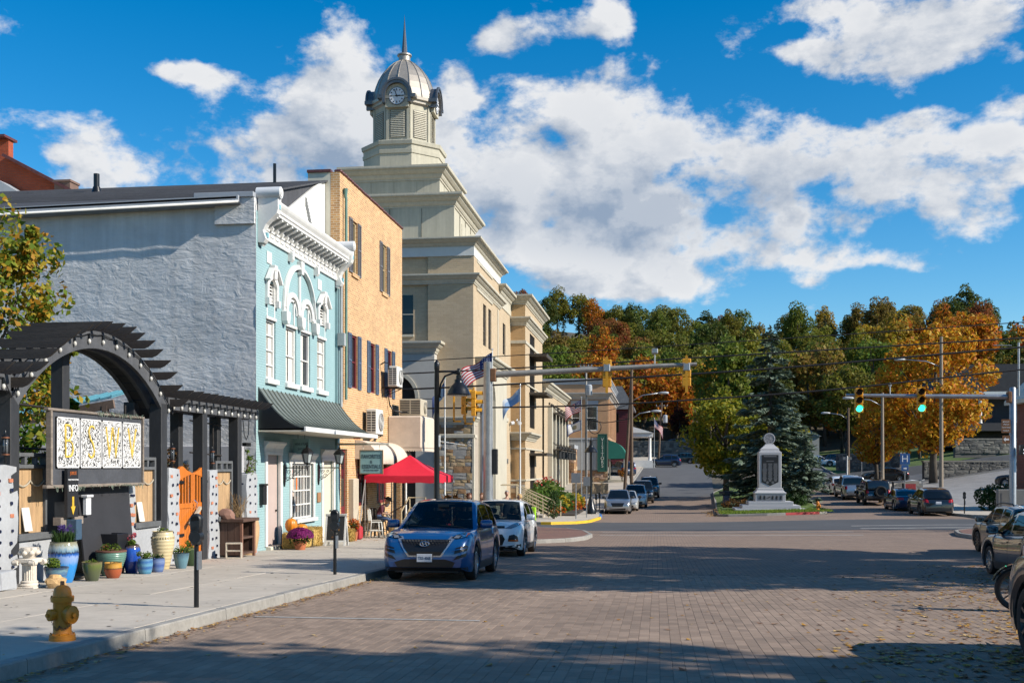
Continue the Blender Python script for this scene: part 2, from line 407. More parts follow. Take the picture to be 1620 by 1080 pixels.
# ================================================================== GROUND
ASPH=mat('asphalt',(.085,.088,.094),.88,var=.16,scale=.5,bump=.004,bscale=60,stain=.15)
ASPHD=mat('asphalt_fresh',(.062,.065,.071),.9,var=.14,scale=.4,bump=.004,bscale=60)
CONC=mat('sidewalk_concrete',(.44,.388,.322),.85,world=True,var=.14,scale=.8,bump=.003,bscale=40,stain=.32,dirt_col=(.29,.26,.225),island=.05)
CURBM=mat('kerb_concrete',(.27,.255,.23),.9,var=.22,scale=2.0,bump=.006,bscale=14,stain=.45,dirt_col=(.10,.095,.085))
SOIL=mat('ground_soil',(.10,.085,.06),.95,var=.3,scale=.2)
LAWN=mat('lawn_turf',(.075,.12,.022),.9,var=.35,scale=.5,bump=.03,bscale=10)
FOREST=mat('forest_floor',(.075,.06,.035),.95,var=.35,scale=.15)
PAVE_FAR=brick_mat('far_pavers',(.25,.18,.136),(.212,.155,.12),(.14,.11,.092),.25,.125,.008,rough=.85,bump=.002,off=.5,var=.14,plan=True)
PAVER=mat('paver',(.25,.18,.132),.82,var=.2,scale=.35,bump=.0025,bscale=70,island=.17,stain=.42,world=True)
JOINT=mat('joint_sand',(.13,.105,.088),.95,var=.25,scale=4)
REDBRICK=brick_mat('red_pavers',(.22,.115,.085),(.19,.10,.08),(.12,.10,.09),.2,.1,.01,plan=True)
YELLOW=mat('yellow_kerb_paint',(.66,.40,.02),.7,var=.15,scale=3,stain=.3)
BLUEK=mat('blue_kerb_paint',(.05,.16,.38),.7,var=.15,scale=3,stain=.3)
REDK=mat('red_kerb_paint',(.42,.05,.05),.7,var=.15,scale=3,stain=.3)
WHITELINE=mat('worn_white_line',(.36,.35,.33),.8,var=.25,scale=2,stain=.5)
def drape(xl,xr,y0,y1,dz,step=1.0,nx=8):
 """sheet between xl(y) and xr(y) laid on the terrain"""
 m=MB();ny=max(1,int(math.ceil((y1-y0)/step)))
 xl=xl if callable(xl)else(lambda y,c=xl:c);xr=xr if callable(xr)else(lambda y,c=xr:c)
 v=[]
 for j in range(ny+1):
  y=y0+(y1-y0)*j/ny;a=xl(y);b=xr(y)
  for i in range(nx+1):
   x=a+(b-a)*i/nx;v.append((x,y,gz(x,y)+dz))
 f=[(j*(nx+1)+i,j*(nx+1)+i+1,(j+1)*(nx+1)+i+1,(j+1)*(nx+1)+i)for j in range(ny)for i in range(nx)]
 return m.add(v,f)
def ground_sheet():
 m=MB()
 xs=[-900,-500,-300,-200]+list(range(-150,151,5))+[200,300,500,900]
 ys=[-60,-30]+list(range(-20,250,3))+list(range(252,500,12))+[560,700,950]
 v=[(x,y,gz(x,y)-.12)for y in ys for x in xs];n=len(xs)
 f=[(j*n+i,j*n+i+1,(j+1)*n+i+1,(j+1)*n+i)for j in range(len(ys)-1)for i in range(n-1)]
 m.add(v,f);m.struct('ground',SOIL,smooth=True)
ground_sheet()
def XR(y):
 return 5.75+max(0,.222*(min(y,42)-10))if y>10 else 5.75
ROADBASE=drape(-5.85,XR,-25,25,-.005,1,12).struct('road',JOINT)
drape(lambda y:-5.85,XR,25,41,0.0,1,12).struct('road',PAVE_FAR)
drape(lambda y:lerp_pts([(41,-5.85),(41.6,-4.2),(43,-3.3),(45,-2.85),(48,-2.8),(52,-3.4),(54.5,-4.2)],y),lambda y:lerp_pts([(41,12.6),(44,12.7),(49,12.7),(54.5,14.5)],y),41,54.5,0.0,1,12).struct('road',PAVE_FAR)
drape(-60,75,54.5,65.2,0.0,1.2,60).struct('cross_street',ASPHD)
drape(lambda y:lerp_pts([(65,-3.9),(69,-3.5),(77,-4.1),(103,-3.2)],y),17.8,65.2,72.5,0.0,1,12).struct('road',PAVE_FAR)
drape(lambda y:lerp_pts([(69,-3.5),(77,-4.1),(103,-3.2)],y),lambda y:lerp_pts([(72,3.9),(90,4.6),(103,5.2)],y),72.5,101,0.0,1,8).struct('road',PAVE_FAR)
drape(lambda y:lerp_pts([(103,-3.2),(118,-2.65),(150,-1.7),(200,1.5)],y),lambda y:lerp_pts([(101,5.1),(131,6.25),(200,9)],y),101,205,0.0,2,8).struct('uphill_road',ASPH)
drape(lambda y:lerp_pts([(72,10.7),(82,11.35),(110,13)],y),lambda y:lerp_pts([(72,17.6),(90,18),(110,19.5)],y),72.5,110,0.0,1,8).struct('road',PAVE_FAR)
drape(lambda y:lerp_pts([(110,13),(118,12),(130,11.6),(170,13)],y),lambda y:lerp_pts([(110,20),(117,60),(127,60),(128,20),(170,24)],y),110,170,0.0,1,12).struct('upper_street',ASPH)
def pavers():
 PW,PL,J=.125,.25,.0015
 root=ROADBASE
 cand=[]
 for i,cx in enumerate(np.arange(-5.85+PW/2,12,PW)):
  off=(i%2)*PL/2
  for y in np.arange(4.0+off,25.0,PL):
   if cx+PW/2>XR(y):continue
   if cx<-.60*y-1.0 or cx>.34*y+1.0:continue
   cand.append((math.hypot(cx,y-0),cx,y))
 def vis(c):return c[2]>8.3 and-.60*c[2]<c[1]<.31*c[2]
 cand.sort(key=lambda c:(not vis(c),c[0]))
 near=cand[:300];rest=cand[300:]
 r=random.Random(3)
 def unit(mb,cx,y,dz,tilt):
  a,b=PW/2-J,PL/2-J;c=.006
  z=lambda X,Y:gz(X,Y)+dz+tilt*(X-cx)
  c=.002;v=[(cx-a,y-b,z(cx,y)-.02),(cx+a,y-b,z(cx,y)-.02),(cx+a,y+b,z(cx,y)-.02),(cx-a,y+b,z(cx,y)-.02),(cx-a,y-b,z(cx-a,y-b)-c),(cx+a,y-b,z(cx+a,y-b)-c),(cx+a,y+b,z(cx+a,y+b)-c),(cx-a,y+b,z(cx-a,y+b)-c),(cx-a+c,y-b+c,z(cx-a,y-b)),(cx+a-c,y-b+c,z(cx+a,y-b)),(cx+a-c,y+b-c,z(cx+a,y+b)),(cx-a+c,y+b-c,z(cx-a,y+b))]
  mb.add(v,[(8,9,10,11),(4,5,9,8),(5,6,10,9),(6,7,11,10),(7,4,8,11),(0,1,5,4),(1,2,6,5),(2,3,7,6),(3,0,4,7)])
 protos=[]
 for k in range(8):
  mb=MB();unit(mb,0,0,0,0)
  sl=gz(0,12.0)-gz(0,11.0)
  mb.v=[(x,y,(zz-gz(0,0))if abs(zz)>1e-9 else 0)for x,y,zz in mb.v]
  mb.v=[(x,y,z-(gz(x,y)-gz(0,0))+sl*y)for x,y,z in mb.v]
  protos.append(mb.mesh('paver',PAVER))
 for _,cx,y in near:
  instance('paver',r.choice(protos),root,(cx,y,gz(cx,y)+r.uniform(-.0015,.0015)),(r.uniform(-.004,.004),r.uniform(-.006,.006),0))
 mb=MB()
 for _,cx,y in rest:unit(mb,cx,y,r.uniform(-.0015,.0015),r.uniform(-.006,.006))
 mb.part('paver_field',PAVER,root,kind='stuff')
pavers()
def kerb(path,h=.15,w=.16,side=1,name='kerb',mats=None,length=2.4,root=None,base=-.08):
 """path of (x,y); side=+1 puts the kerb's width to the left of the walking direction"""
 pts=[Vector((x,y,0))for x,y in path]
 segs=[];cum=[0]
 for a,b in zip(pts,pts[1:]):cum.append(cum[-1]+(b-a).length)
 def at(s):
  s=max(0,min(cum[-1],s))
  for i in range(len(pts)-1):
   if s<=cum[i+1]:t=(s-cum[i])/(cum[i+1]-cum[i]);return pts[i].lerp(pts[i+1],t),(pts[i+1]-pts[i]).normalized()
  return pts[-1],(pts[-1]-pts[-2]).normalized()
 n=max(1,round(cum[-1]/length));st=cum[-1]/n
 root=root or(lambda e:(COL.objects.link(e),e)[1])(bpy.data.objects.new(name,None))
 root['kind']='structure'
 r=random.Random(len(path)*31+int(abs(path[0][0]*10)))
 for k in range(n):
  s0=k*st+.006;s1=(k+1)*st-.006;m=MB();rings=[]
  q=max(2,int(st/.6)+1);jz=r.uniform(-.006,.006)
  for i in range(q):
   p,t=at(s0+(s1-s0)*i/(q-1));nrm=Vector((-t.y,t.x,0))*side
   zb=gz(p.x,p.y)
   e=.018
   pr=[(0,base),(0.012,h-e),(e+.006,h),(w-e*.3,h+.002),(w,h-.01),(w,base)]
   rings.append([(p.x+nrm.x*d,p.y+nrm.y*d,zb+z+jz)for d,z in pr])
  m.loft(rings);mm=mats(at((s0+s1)/2)[0])if callable(mats)else(mats or CURBM)
  m.part('kerb_stone',mm,root)
 return root
kerb([(-5.85,-12),(-5.85,37.5),(-5.75,39.3),(-5.2,40.8),(-4.2,41.6),(-3.3,43),(-2.85,45),(-2.78,48),(-3.35,52),(-4.4,54.4),(-6.5,55.6),(-14,56),(-45,56)],side=1)
kerb([(-45,62.5),(-10,62),(-5.9,61.5),(-4.6,62.7),(-3.85,65),(-3.5,69.5),(-3.6,73),(-4.05,77),(-3.2,103),(-2.65,118),(-1.7,150),(1.0,195)],side=1,mats=lambda p:YELLOW if(p.y<69.2 and p.x>-7)else(BLUEK if p.y<74 and p.x>-7 else CURBM))
kerb([(XR(-12),-12),(XR(10),10),(XR(42),42),(12.75,45),(12.55,48.6),(13.1,51.5),(14.4,53.2),(17,54.2),(45,54.4)],side=-1)
kerb([(45,66.5),(20,66.4),(18.2,67.2),(17.6,69),(17.6,90),(19.3,108),(21,112.5),(28,115),(60,116)],side=-1)
kerb([(60,127.5),(24,127.3),(20.6,128.5),(20.2,132),(22,170)],side=-1)
MED=[(3.85,72.6),(4.3,71.7),(7,71.6),(10.0,72.3),(10.9,73.4),(11.35,82),(12.6,105),(11,112),(9.0,115),(7.0,112),(5.1,104),(4.55,90)]
kerb(MED+[MED[0]],side=1,mats=lambda p:REDK if(p.y<73.5 and p.x>7.0)else CURBM,name='median_kerb')
def slab_field(name,xs,ys,keep,th=.15,m=CONC):
 e=bpy.data.objects.new(name,drape(xs[0],xs[-1],ys[0],ys[-1],th-.05,1.5,4).mesh(name,JOINT));COL.objects.link(e);e['kind']='structure'
 r=random.Random(11)
 for x0,x1 in zip(xs,xs[1:]):
  for y0,y1 in zip(ys,ys[1:]):
   if not keep((x0+x1)/2,(y0+y1)/2):continue
   g=.007;mb=MB();dz=r.uniform(-.003,.003);c=.004
   def P(x,y,z):return(x,y,gz(x,y)+th+dz+z)
   a,b,cc,d=x0+g,x1-g,y0+g,y1-g
   v=[P(a,cc,-.1),P(b,cc,-.1),P(b,d,-.1),P(a,d,-.1),P(a,cc,-c),P(b,cc,-c),P(b,d,-c),P(a,d,-c),P(a+c,cc+c,0),P(b-c,cc+c,0),P(b-c,d-c,0),P(a+c,d-c,0)]
   mb.add(v,[(8,9,10,11),(4,5,9,8),(5,6,10,9),(6,7,11,10),(7,4,8,11),(0,1,5,4),(1,2,6,5),(2,3,7,6),(3,0,4,7)])
   mb.part('slab',m,e)
 return e
SW=slab_field('sidewalk',[-11.5,-9.75,-7.9,-6.02],[-8+1.75*i for i in range(31)],lambda x,y:True)
def gum():
 r=random.Random(19);m=MB()
 for k in range(260):
  x,y=r.uniform(-11,-6.2),r.uniform(8,44);q=r.uniform(.012,.035);z=gz(x,y)+.1545
  m.add([(x+q*math.cos(PI*j/4)*r.uniform(.7,1.2),y+q*math.sin(PI*j/4)*r.uniform(.7,1.3),z)for j in range(8)],[tuple(range(8))])
 for k in range(16):
  x,y=r.uniform(-10.8,-6.3),r.uniform(9,40);a=r.uniform(0,PI);p=[Vector((x,y,0))]
  for j in range(9):a+=r.uniform(-.6,.6);p.append(p[-1]+Vector((math.cos(a),math.sin(a),0))*r.uniform(.08,.2))
  for u,v in zip(p,p[1:]):
   n=Vector((-(v-u).y,(v-u).x,0)).normalized()*.004;m.add([(q.x,q.y,gz(q.x,q.y)+.1546)for q in(u-n,u+n,v+n,v-n)],[(0,1,2,3)])
 m.part('gum_spots_and_cracks',mat('grime',(.09,.08,.07),.9),SW,kind='stuff')
gum()
drape(-45,-5.9,46.0,56.0,.148,2,14).struct('corner_pavement',REDBRICK)
drape(-6.1,lambda y:lerp_pts([(40.5,-5.9),(41.8,-4.3),(43,-3.5),(45,-3.02),(48,-2.95),(52,-3.5),(54.4,-4.5),(55.4,-6)],y),40.3,55.4,.146,.7,5).struct('corner_pavement',REDBRICK)
drape(lambda y:-13.2,lambda y:lerp_pts([(61.7,-6),(62.9,-4.8),(65,-4.02),(69.5,-3.65),(73,-3.75),(77,-4.2),(103,-3.36),(118,-2.8),(150,-1.86),(195,.8)],y),61.7,150,.147,1.5,5).struct('far_sidewalk',CONC)
drape(lambda y:-6.5,lambda y:lerp_pts([(150,-1.86),(195,.8)],y),150,195,.147,1.5,3).struct('far_sidewalk',CONC)
drape(-70,-13.2,62.2,150,.05,3,10).struct('plaza',CONC)
drape(lambda y:XR(y)+.16,lambda y:XR(y)+4.6,-12,44,.147,1.5,3).struct('sidewalk',CONC)
drape(lambda y:lerp_pts([(44,12.9),(48.6,12.75),(51.5,13.3),(53,14.4),(54.2,17)],y),45,44,54.2,.147,1,8).struct('corner_pavement',REDBRICK)
drape(lambda y:lerp_pts([(66.6,20),(67.2,18.4),(69,17.8),(90,17.85),(108,19.5),(112,21)],y),lambda y:lerp_pts([(66,45),(80,21.0),(90,21.4),(112,24)],y),66.6,112,.147,1.2,5).struct('far_sidewalk',CONC)
GRAVEL=mat('gravel_lot',(.24,.235,.23),.95,var=.2,scale=.8,bump=.02,bscale=26,stain=.2,dirt_col=(.22,.20,.17))
drape(lambda y:lerp_pts([(80,21.0),(90,21.4),(112,24)],y),58,80,114.5,.12,1.2,14).struct('gravel_lot',GRAVEL)
def poly_sheet(poly,dz,name,m,inset=.14):
 bmm=bmesh.new();c=Vector((sum(p[0]for p in poly)/len(poly),sum(p[1]for p in poly)/len(poly),0))
 pts=[Vector((x,y,0))for x,y in poly];pts=[p+(c-p).normalized()*inset for p in pts]
 mb=MB();cols=[]
 n=len(pts);K=8
 rings=[[(lambda q:(q.x,q.y,gz(q.x,q.y)+dz+(.06 if k<K-1 else 0)))(c.lerp(p,(k+1)/K))for p in pts]for k in range(K)]
 mb.loft(rings,cap=False);mb.add([(c.x,c.y,gz(c.x,c.y)+dz+.06)]+rings[0],[(0,i+1,(i+1)%n+1)for i in range(n)])
 mb.struct(name,m)
poly_sheet(MED,.13,'median_lawn',LAWN)
drape(20.7,90,128.5,200,.03,3,20).struct('hillside_lawn',LAWN)
drape(-60,-6.6,150,205,.03,3,10).struct('hillside_lawn',LAWN)
drape(-320,320,203,470,.02,6,60).struct('wooded_hill',FOREST,smooth=True)
def stripe(pts,w,name='road_marking',m=WHITELINE,dz=.006):
 a,b=Vector((*pts[0],0)),Vector((*pts[1],0));t=(b-a).normalized();nn=Vector((-t.y,t.x,0))*w/2
 mb=MB();n=max(1,int((b-a).length));rings=[[(q.x,q.y,gz(q.x,q.y)+dz)for q in(a.lerp(b,i/n)-nn,a.lerp(b,i/n)+nn)]for i in range(n+1)]
 mb.loft(rings,cap=False,closed=False);mb.struct(name,m)
stripe([(-5.6,14.9),(-2.4,14.9)],.1)
stripe([(9.8,55.6),(17,56.4)],.35);stripe([(9.8,58.2),(17,59)],.3)
stripe([(-2.6,52.8),(9,52.8)],.25);stripe([(-2.6,50.3),(9,50.3)],.25)
# ================================================================== LEFT SIDE OF THE STREET: teal shop, brick building
TEAL=brick_mat('teal_painted_brick',(.30,.45,.465),(.29,.435,.45),(.245,.385,.40),.22,.075,.008,rough=.65,bump=.004,var=.07)
STUCCO=None
def stucco_mat():
 """trowelled grey stucco: long scrapes, patches and drips in the relief"""
 m=bpy.data.materials.new('grey_stucco');m.use_nodes=True;nt=m.node_tree;L=nt.links.new;B=nt.nodes['Principled BSDF']
 B.inputs['Roughness'].default_value=.8;B.inputs['Specular IOR Level'].default_value=.25
 tc=nt.nodes.new('ShaderNodeTexCoord')
 def ns(sc,st,det=6,ro=.6,dist=0):
  mp=nt.nodes.new('ShaderNodeMapping');mp.inputs['Scale'].default_value=st;L(tc.outputs['Object'],mp.inputs[0])
  n=nt.nodes.new('ShaderNodeTexNoise');n.inputs['Scale'].default_value=sc;n.inputs['Detail'].default_value=det;n.inputs['Roughness'].default_value=ro;n.inputs['Distortion'].default_value=dist
  L(mp.outputs[0],n.inputs['Vector']);return n.outputs['Fac']
 def mr(s,a,b,c,d):
  r=nt.nodes.new('ShaderNodeMapRange');r.inputs[1].default_value=a;r.inputs[2].default_value=b;r.inputs[3].default_value=c;r.inputs[4].default_value=d;L(s,r.inputs[0]);return r.outputs[0]
 def op(o,a,b):
  n=nt.nodes.new('ShaderNodeMath');n.operation=o;L(a,n.inputs[0])if not isinstance(a,float)else setattr(n.inputs[0],'default_value',a)
  L(b,n.inputs[1])if not isinstance(b,float)else setattr(n.inputs[1],'default_value',b);return n.outputs[0]
 big=ns(.7,(1,1,1.4),5,.6,.6);mid=ns(2.2,(1,1,1.8),5,.6,1.2);brickish=ns(3.0,(.8,.8,3.5),3,.5,.3);fine=ns(14,(1,1,1),4,.6)
 h=op('ADD',op('MULTIPLY',big,.8),op('ADD',op('MULTIPLY',mid,.75),op('ADD',op('MULTIPLY',brickish,.32),op('MULTIPLY',fine,.10))))
 b=nt.nodes.new('ShaderNodeBump');b.inputs['Distance'].default_value=.06;b.inputs['Strength'].default_value=.7;L(h,b.inputs['Height']);L(b.outputs[0],B.inputs['Normal'])
 mx=nt.nodes.new('ShaderNodeMix');mx.data_type='RGBA';mx.inputs[6].default_value=(.55,.55,.555,1);mx.inputs[7].default_value=(.66,.66,.66,1)
 L(mr(big,.3,.7,0,1),mx.inputs[0])
 st=ns(1.2,(2.2,2.2,.10),7,.65);pa=ns(.35,(1,1,1.2),8,.7);s1=nt.nodes.new('ShaderNodeVectorMath');s1.operation='SCALE';L(mx.outputs[2],s1.inputs[0]);L(op('MULTIPLY',mr(st,.3,.7,.84,1.08),mr(pa,.35,.65,.88,1.08)),s1.inputs['Scale'])
 L(s1.outputs[0],B.inputs['Base Color']);return m
STUCCO=stucco_mat()
ORANGE=brick_mat('orange_buff_brick',(.62,.35,.145),(.43,.22,.088),(.62,.50,.34),.23,.085,.013,rough=.85,bump=.006,var=.16)
ROOFD=mat('dark_shingle_roof',(.062,.064,.072),.9,var=.3,scale=2,stretch=(.4,6,1),bump=.01,bscale=30)
REDWOOD=mat('dark_red_paint',(.16,.018,.022),.5,var=.15,scale=4)
SHBLUE=mat('slate_blue_shutter',(.075,.115,.18),.6,var=.15,scale=5)
SHGREY=mat('grey_shutter',(.14,.135,.14),.6,var=.15,scale=5)
COPPER=mat('green_copper',(.10,.21,.18),.6,var=.25,scale=5,stain=.3)
TILECAP=mat('glazed_cap_tile',(.11,.035,.03),.4,var=.3,scale=6)
BEIGEC=mat('beige_canvas',(.62,.52,.42),.85,var=.08,scale=2,stain=.25,dirt_col=(.30,.21,.14),bump=.006,bscale=5)
BROWNC=mat('brown_canvas',(.20,.13,.09),.9,var=.1,scale=2)
SEAM=mat('weathered_standing_seam',(.165,.185,.165),.5,metal=.15,var=.2,scale=1.4,stain=.3,dirt_col=(.07,.08,.07))
CURTAIN=mat('net_curtain',(.60,.58,.53),.9,var=.1,scale=8,stretch=(1,8,.3))
PINKDOOR=mat('pale_rose_door',(.47,.37,.335),.55,var=.06,scale=2)
CREAMDOOR=mat('cream_door',(.60,.565,.45),.55,var=.06,scale=2)
def wall_with_holes(m,fr,s0,s1,z0,z1,holes,rev=.14):
 """outer skin of a wall with openings and their reveals. holes: (a0,a1,z0,z1)"""
 ss=sorted({s0,s1,*[min(max(h[0],s0),s1)for h in holes],*[min(max(h[1],s0),s1)for h in holes]})
 zs=sorted({z0,z1,*[min(max(h[2],z0),z1)for h in holes],*[min(max(h[3],z0),z1)for h in holes]})
 for a,b in zip(ss,ss[1:]):
  for c,d in zip(zs,zs[1:]):
   ca,cz=(a+b)/2,(c+d)/2
   if any(h[0]<ca<h[1]and h[2]<cz<h[3]for h in holes):continue
   m.quad(fr(a,c,0),fr(b,c,0),fr(b,d,0),fr(a,d,0))
 for a,b,c,d in holes:
  for p,q in(((a,c),(a,d)),((a,d),(b,d)),((b,d),(b,c)),((b,c),(a,c))):
   m.quad(fr(p[0],p[1],0),fr(q[0],q[1],0),fr(q[0],q[1],-rev),fr(p[0],p[1],-rev))
 return m
def sash_window(root,fr,a0,a1,z0,z1,frame=WHITE,fw=.07,bars=(),mull=(),depth=.10,curtain=False,sill=None,glass=None,name='window'):
 """frame with sash bars (heights) and mullions (positions), set back in its opening; pane, sill and curtain are its own pieces"""
 m=MB()
 for x0,x1,y0,y1 in((a0,a0+fw,z0,z1),(a1-fw,a1,z0,z1),(a0+fw,a1-fw,z0,z0+fw),(a0+fw,a1-fw,z1-fw,z1)):
  m.fbox(fr,x0,x1,y0,y1,-depth-.05,-depth+.05)
 for z in bars:m.fbox(fr,a0+fw,a1-fw,z-.022,z+.022,-depth-.035,-depth+.03)
 for a in mull:m.fbox(fr,a-.016,a+.016,z0+fw,z1-fw,-depth-.03,-depth+.022)
 f=m.part(name,frame,root,bevel=.006)
 g=MB();g.fbox(fr,a0+fw*.6,a1-fw*.6,z0+fw*.6,z1-fw*.6,-depth-.03,-depth-.018);g.part('pane',glass or GLASS,f)
 if curtain:
  c=MB();n=14;w=(a1-a0-2*fw)
  for lo,hi in(((0,.44),(.54,1))if curtain==2 else((0,.6),)):
   rings=[[fr(a0+fw+w*(lo+(hi-lo)*i/n),z,-depth-.016+.003*(i%2))for z in(z0+fw,z1-fw)]for i in range(n+1)]
   c.loft(rings,cap=False,closed=False)
  c.part('curtain',CURTAIN,f)
 if sill:
  s=MB();s.fbox(fr,a0-.08,a1+.08,z0-.15,z0,-.06,sill);s.part('sill',frame,f,bevel=.012)
 return f
TX=-11.4
tf=Fr('x+',TX);tside=Fr('y-',30.46)
teal=thing('teal_shop','teal painted brick shop with white bracketed cornice, arched windows and grey stucco side','building',(-11.4,30.46,-.78))
W=[(31.28,32.10,4.25,6.02),(33.02,34.02,4.25,6.02),(34.45,35.45,4.25,6.02),(36.20,37.16,4.25,6.02)]
vents=[(31.34,32.04,6.50,7.12),(36.26,37.10,6.50,7.12)]
doors=[(31.30,32.46,-.85,2.0),(36.80,38.05,-1.1,1.85)]
shopwin=(33.5,35.7,-.02,1.75)
m=MB();wall_with_holes(m,tf,30.47,38.25,-1.4,9.0,W+vents+doors+[shopwin],.16)
m.fbox(tf,38.25,38.62,-1.4,8.9,-.5,-.10)
m.fbox(tf,38.62,38.89,-1.4,8.9,-.5,0)
m.part('front_wall',TEAL,teal)
m=MB()
xs=[TX-.0-30*i/60 for i in range(61)];zs=[-1.2+10.4*i/30 for i in range(31)]
def roof_z(x):return 9.18+(x+11.78)*.018
v=[(x,30.46+.05*mnoise.noise(Vector((x*.8,z*.9,3)))+.025*mnoise.noise(Vector((x*2.4,z*2.9,8))),min(z,roof_z(x)+.05))for x in xs for z in zs]
n=len(zs);m.add(v,[(i*n+j,i*n+j+1,(i+1)*n+j+1,(i+1)*n+j)for i in range(60)for j in range(n-1)])
m.add([(TX,30.46,-1.2),(TX,30.46,9.1),(TX,30.475,9.1),(TX,30.475,-1.2)],[(0,1,2,3)])
m.part('side_wall',STUCCO,teal,smooth=True)
m=MB();m.box(-41.3,-11.6,30.6,30.62,-1.4,9.0);m.box(-41.4,-41.2,30.6,38.9,-1.4,11.8);m.box(-41.2,-12.3,38.7,38.9,-1.4,11.6)
m.part('inner_wall',mat('inner_wall',(.2,.2,.2),.9),teal)
m=MB();m.box(-30,-11.75,30.28,30.46,-1.2,2.25);m.part('plinth',mat('pale_lilac_paint',(.40,.40,.43),.8,var=.1,stain=.3),teal,bevel=.02)
m=MB();L0,L1=-41,-11.85
m.add([(L0,30.1,roof_z(L0)+.12),(L1,30.1,9.32),(L1,38.9,12.03),(L0,38.9,12.03+(L0-L1)*.0008),(L0,30.1,roof_z(L0)+.06),(L1,30.1,9.26),(L1,38.9,11.97),(L0,38.9,11.97)],[(0,1,2,3),(7,6,5,4),(0,4,5,1),(1,5,6,2),(2,6,7,3),(3,7,4,0)])
roof=m.part('roof',ROOFD,teal)
m=MB()
for k in range(1,26):
 y=30.1+8.8*k/26;z=9.32+(12.03-9.32)*k/26
 m.add([(L0,y,z+.002),(L1,y,z+.002),(L1,y+.02,z+.02),(L0,y+.02,z+.02),(L0,y+.02,z+.0),(L1,y+.02,z+.0)],[(0,1,2,3),(3,2,5,4)])
m.part('shingle_courses',ROOFD,roof,kind='stuff')
FASC=mat('pale_fascia',(.33,.35,.38),.5,var=.06,scale=1)
m=MB();m.add([(L0,30.1,roof_z(L0)-.14),(-11.8,30.1,9.18),(-11.8,30.1,9.36),(L0,30.1,roof_z(L0)+.1),(L0,30.2,roof_z(L0)-.14),(-11.8,30.2,9.18),(-11.8,30.2,9.36),(L0,30.2,roof_z(L0)+.1)],[(0,1,2,3),(7,6,5,4),(0,4,5,1),(1,5,6,2),(2,6,7,3),(3,7,4,0)]);m.part('fascia',FASC,teal)
m=MB();m.tube([(L0,30.05,roof_z(L0)-.14),(-11.78,30.05,9.16)],.035,8);m.part('gutter',WHITE,teal,smooth=True)
m=MB();m.add([(L0,30.12,roof_z(L0)-.12),(-11.8,30.12,9.2),(-11.8,30.45,9.12),(L0,30.45,roof_z(L0)-.2)],[(0,1,2,3)]);m.part('soffit',FASC,teal)
m=MB();m.tube([(-19.2,36,11.0),(-19.2,36,11.75)],.1,10);m.tube([(-19.2,36,11.0),(-19.2,36,11.3)],[.2,.12],10);m.part('vent_pipe',BLACKM,teal,smooth=40)
m=MB();m.tube([(-13.6,38.2,11.7),(-13.6,38.2,12.5)],.06,8);m.part('vent_pipe',BLACKM,teal)
m=MB();m.prism([(32.8,9.0),(38.88,9.0),(38.88,12.0),(38.26,11.76)],Fr('x+',-11.95),-.1,0);g=m.part('gable',WHITE,teal);m=MB();m.prism([(30.4,9.3),(32.8,9.0),(38.3,11.78),(38.88,12.0)],Fr('x+',-11.98),-.05,0);m.part('roof_end',ROOFD,teal)
m=MB();m.bar((-11.92,32.8,9.03),(-11.92,38.3,11.81),.08,.09);m.part('gable_trim',WHITE,g)
for k in range(9):
 m=MB();m.box(-11.95,-11.925,36.62+.075*k,36.67+.075*k,10.35-.10*k+.2,10.55-.10*k+.4);m.part('louver',mat('louver_grey',(.2,.2,.19),.6),g)
m=MB();m.box(-12.6,-11.42,30.36,30.75,8.6,9.35);m.part('parapet_stub',STUCCO,teal)
m=MB();m.box(-13.2,-11.42,30.3,30.8,9.35,9.5);m.part('parapet_cap',FASC,teal,bevel=.01)
c=MB();c.sweep([30.75,38.4],[(0,8.28),(.06,8.28),(.08,8.38),(.04,8.41),(.04,8.54),(.08,8.57),(.08,8.62),(.03,8.65),(.03,8.92),(.47,8.92),(.47,8.99),(.51,9.02),(.51,9.09),(.57,9.18),(.60,9.25),(.60,9.30),(.0,9.33)],tf)
corn=c.part('cornice',WHITE,teal,bevel=.008)
bp=[(0,8.60),(.12,8.60),(.15,8.66),(.13,8.72),(.2,8.77),(.36,8.82),(.42,8.86),(.42,8.92),(0,8.92)]
b0=MB();b0.prism([(d,z)for d,z in bp],lambda d,z,a:(TX+.03+d,0+a,z),-.055,.055);bme=b0.mesh('bracket',WHITE,wloc(corn))
NB=17
for k in range(NB):
 y=31.0+(38.15-31.0)*k/(NB-1);instance('bracket',bme,corn,(0,y,0))
pm=MB();pm.box(TX+.04,TX+.07,-.15,.15,8.43,8.52);pme=pm.mesh('frieze_panel',WHITE,wloc(corn))
for k in range(NB-1):instance('frieze_panel',pme,corn,(0,31.22+(38.15-31.0)*k/(NB-1),0))
for y in(30.78,33.3,35.9,38.42):
 d=MB();d.prism([(0,8.05),(.10,8.02),(.16,8.10),(.16,8.3),(.12,8.34),(0,8.34)],lambda dd,z,a:(TX+dd,y+a,z),-.09,.09);d.part('pendant',WHITE,corn)
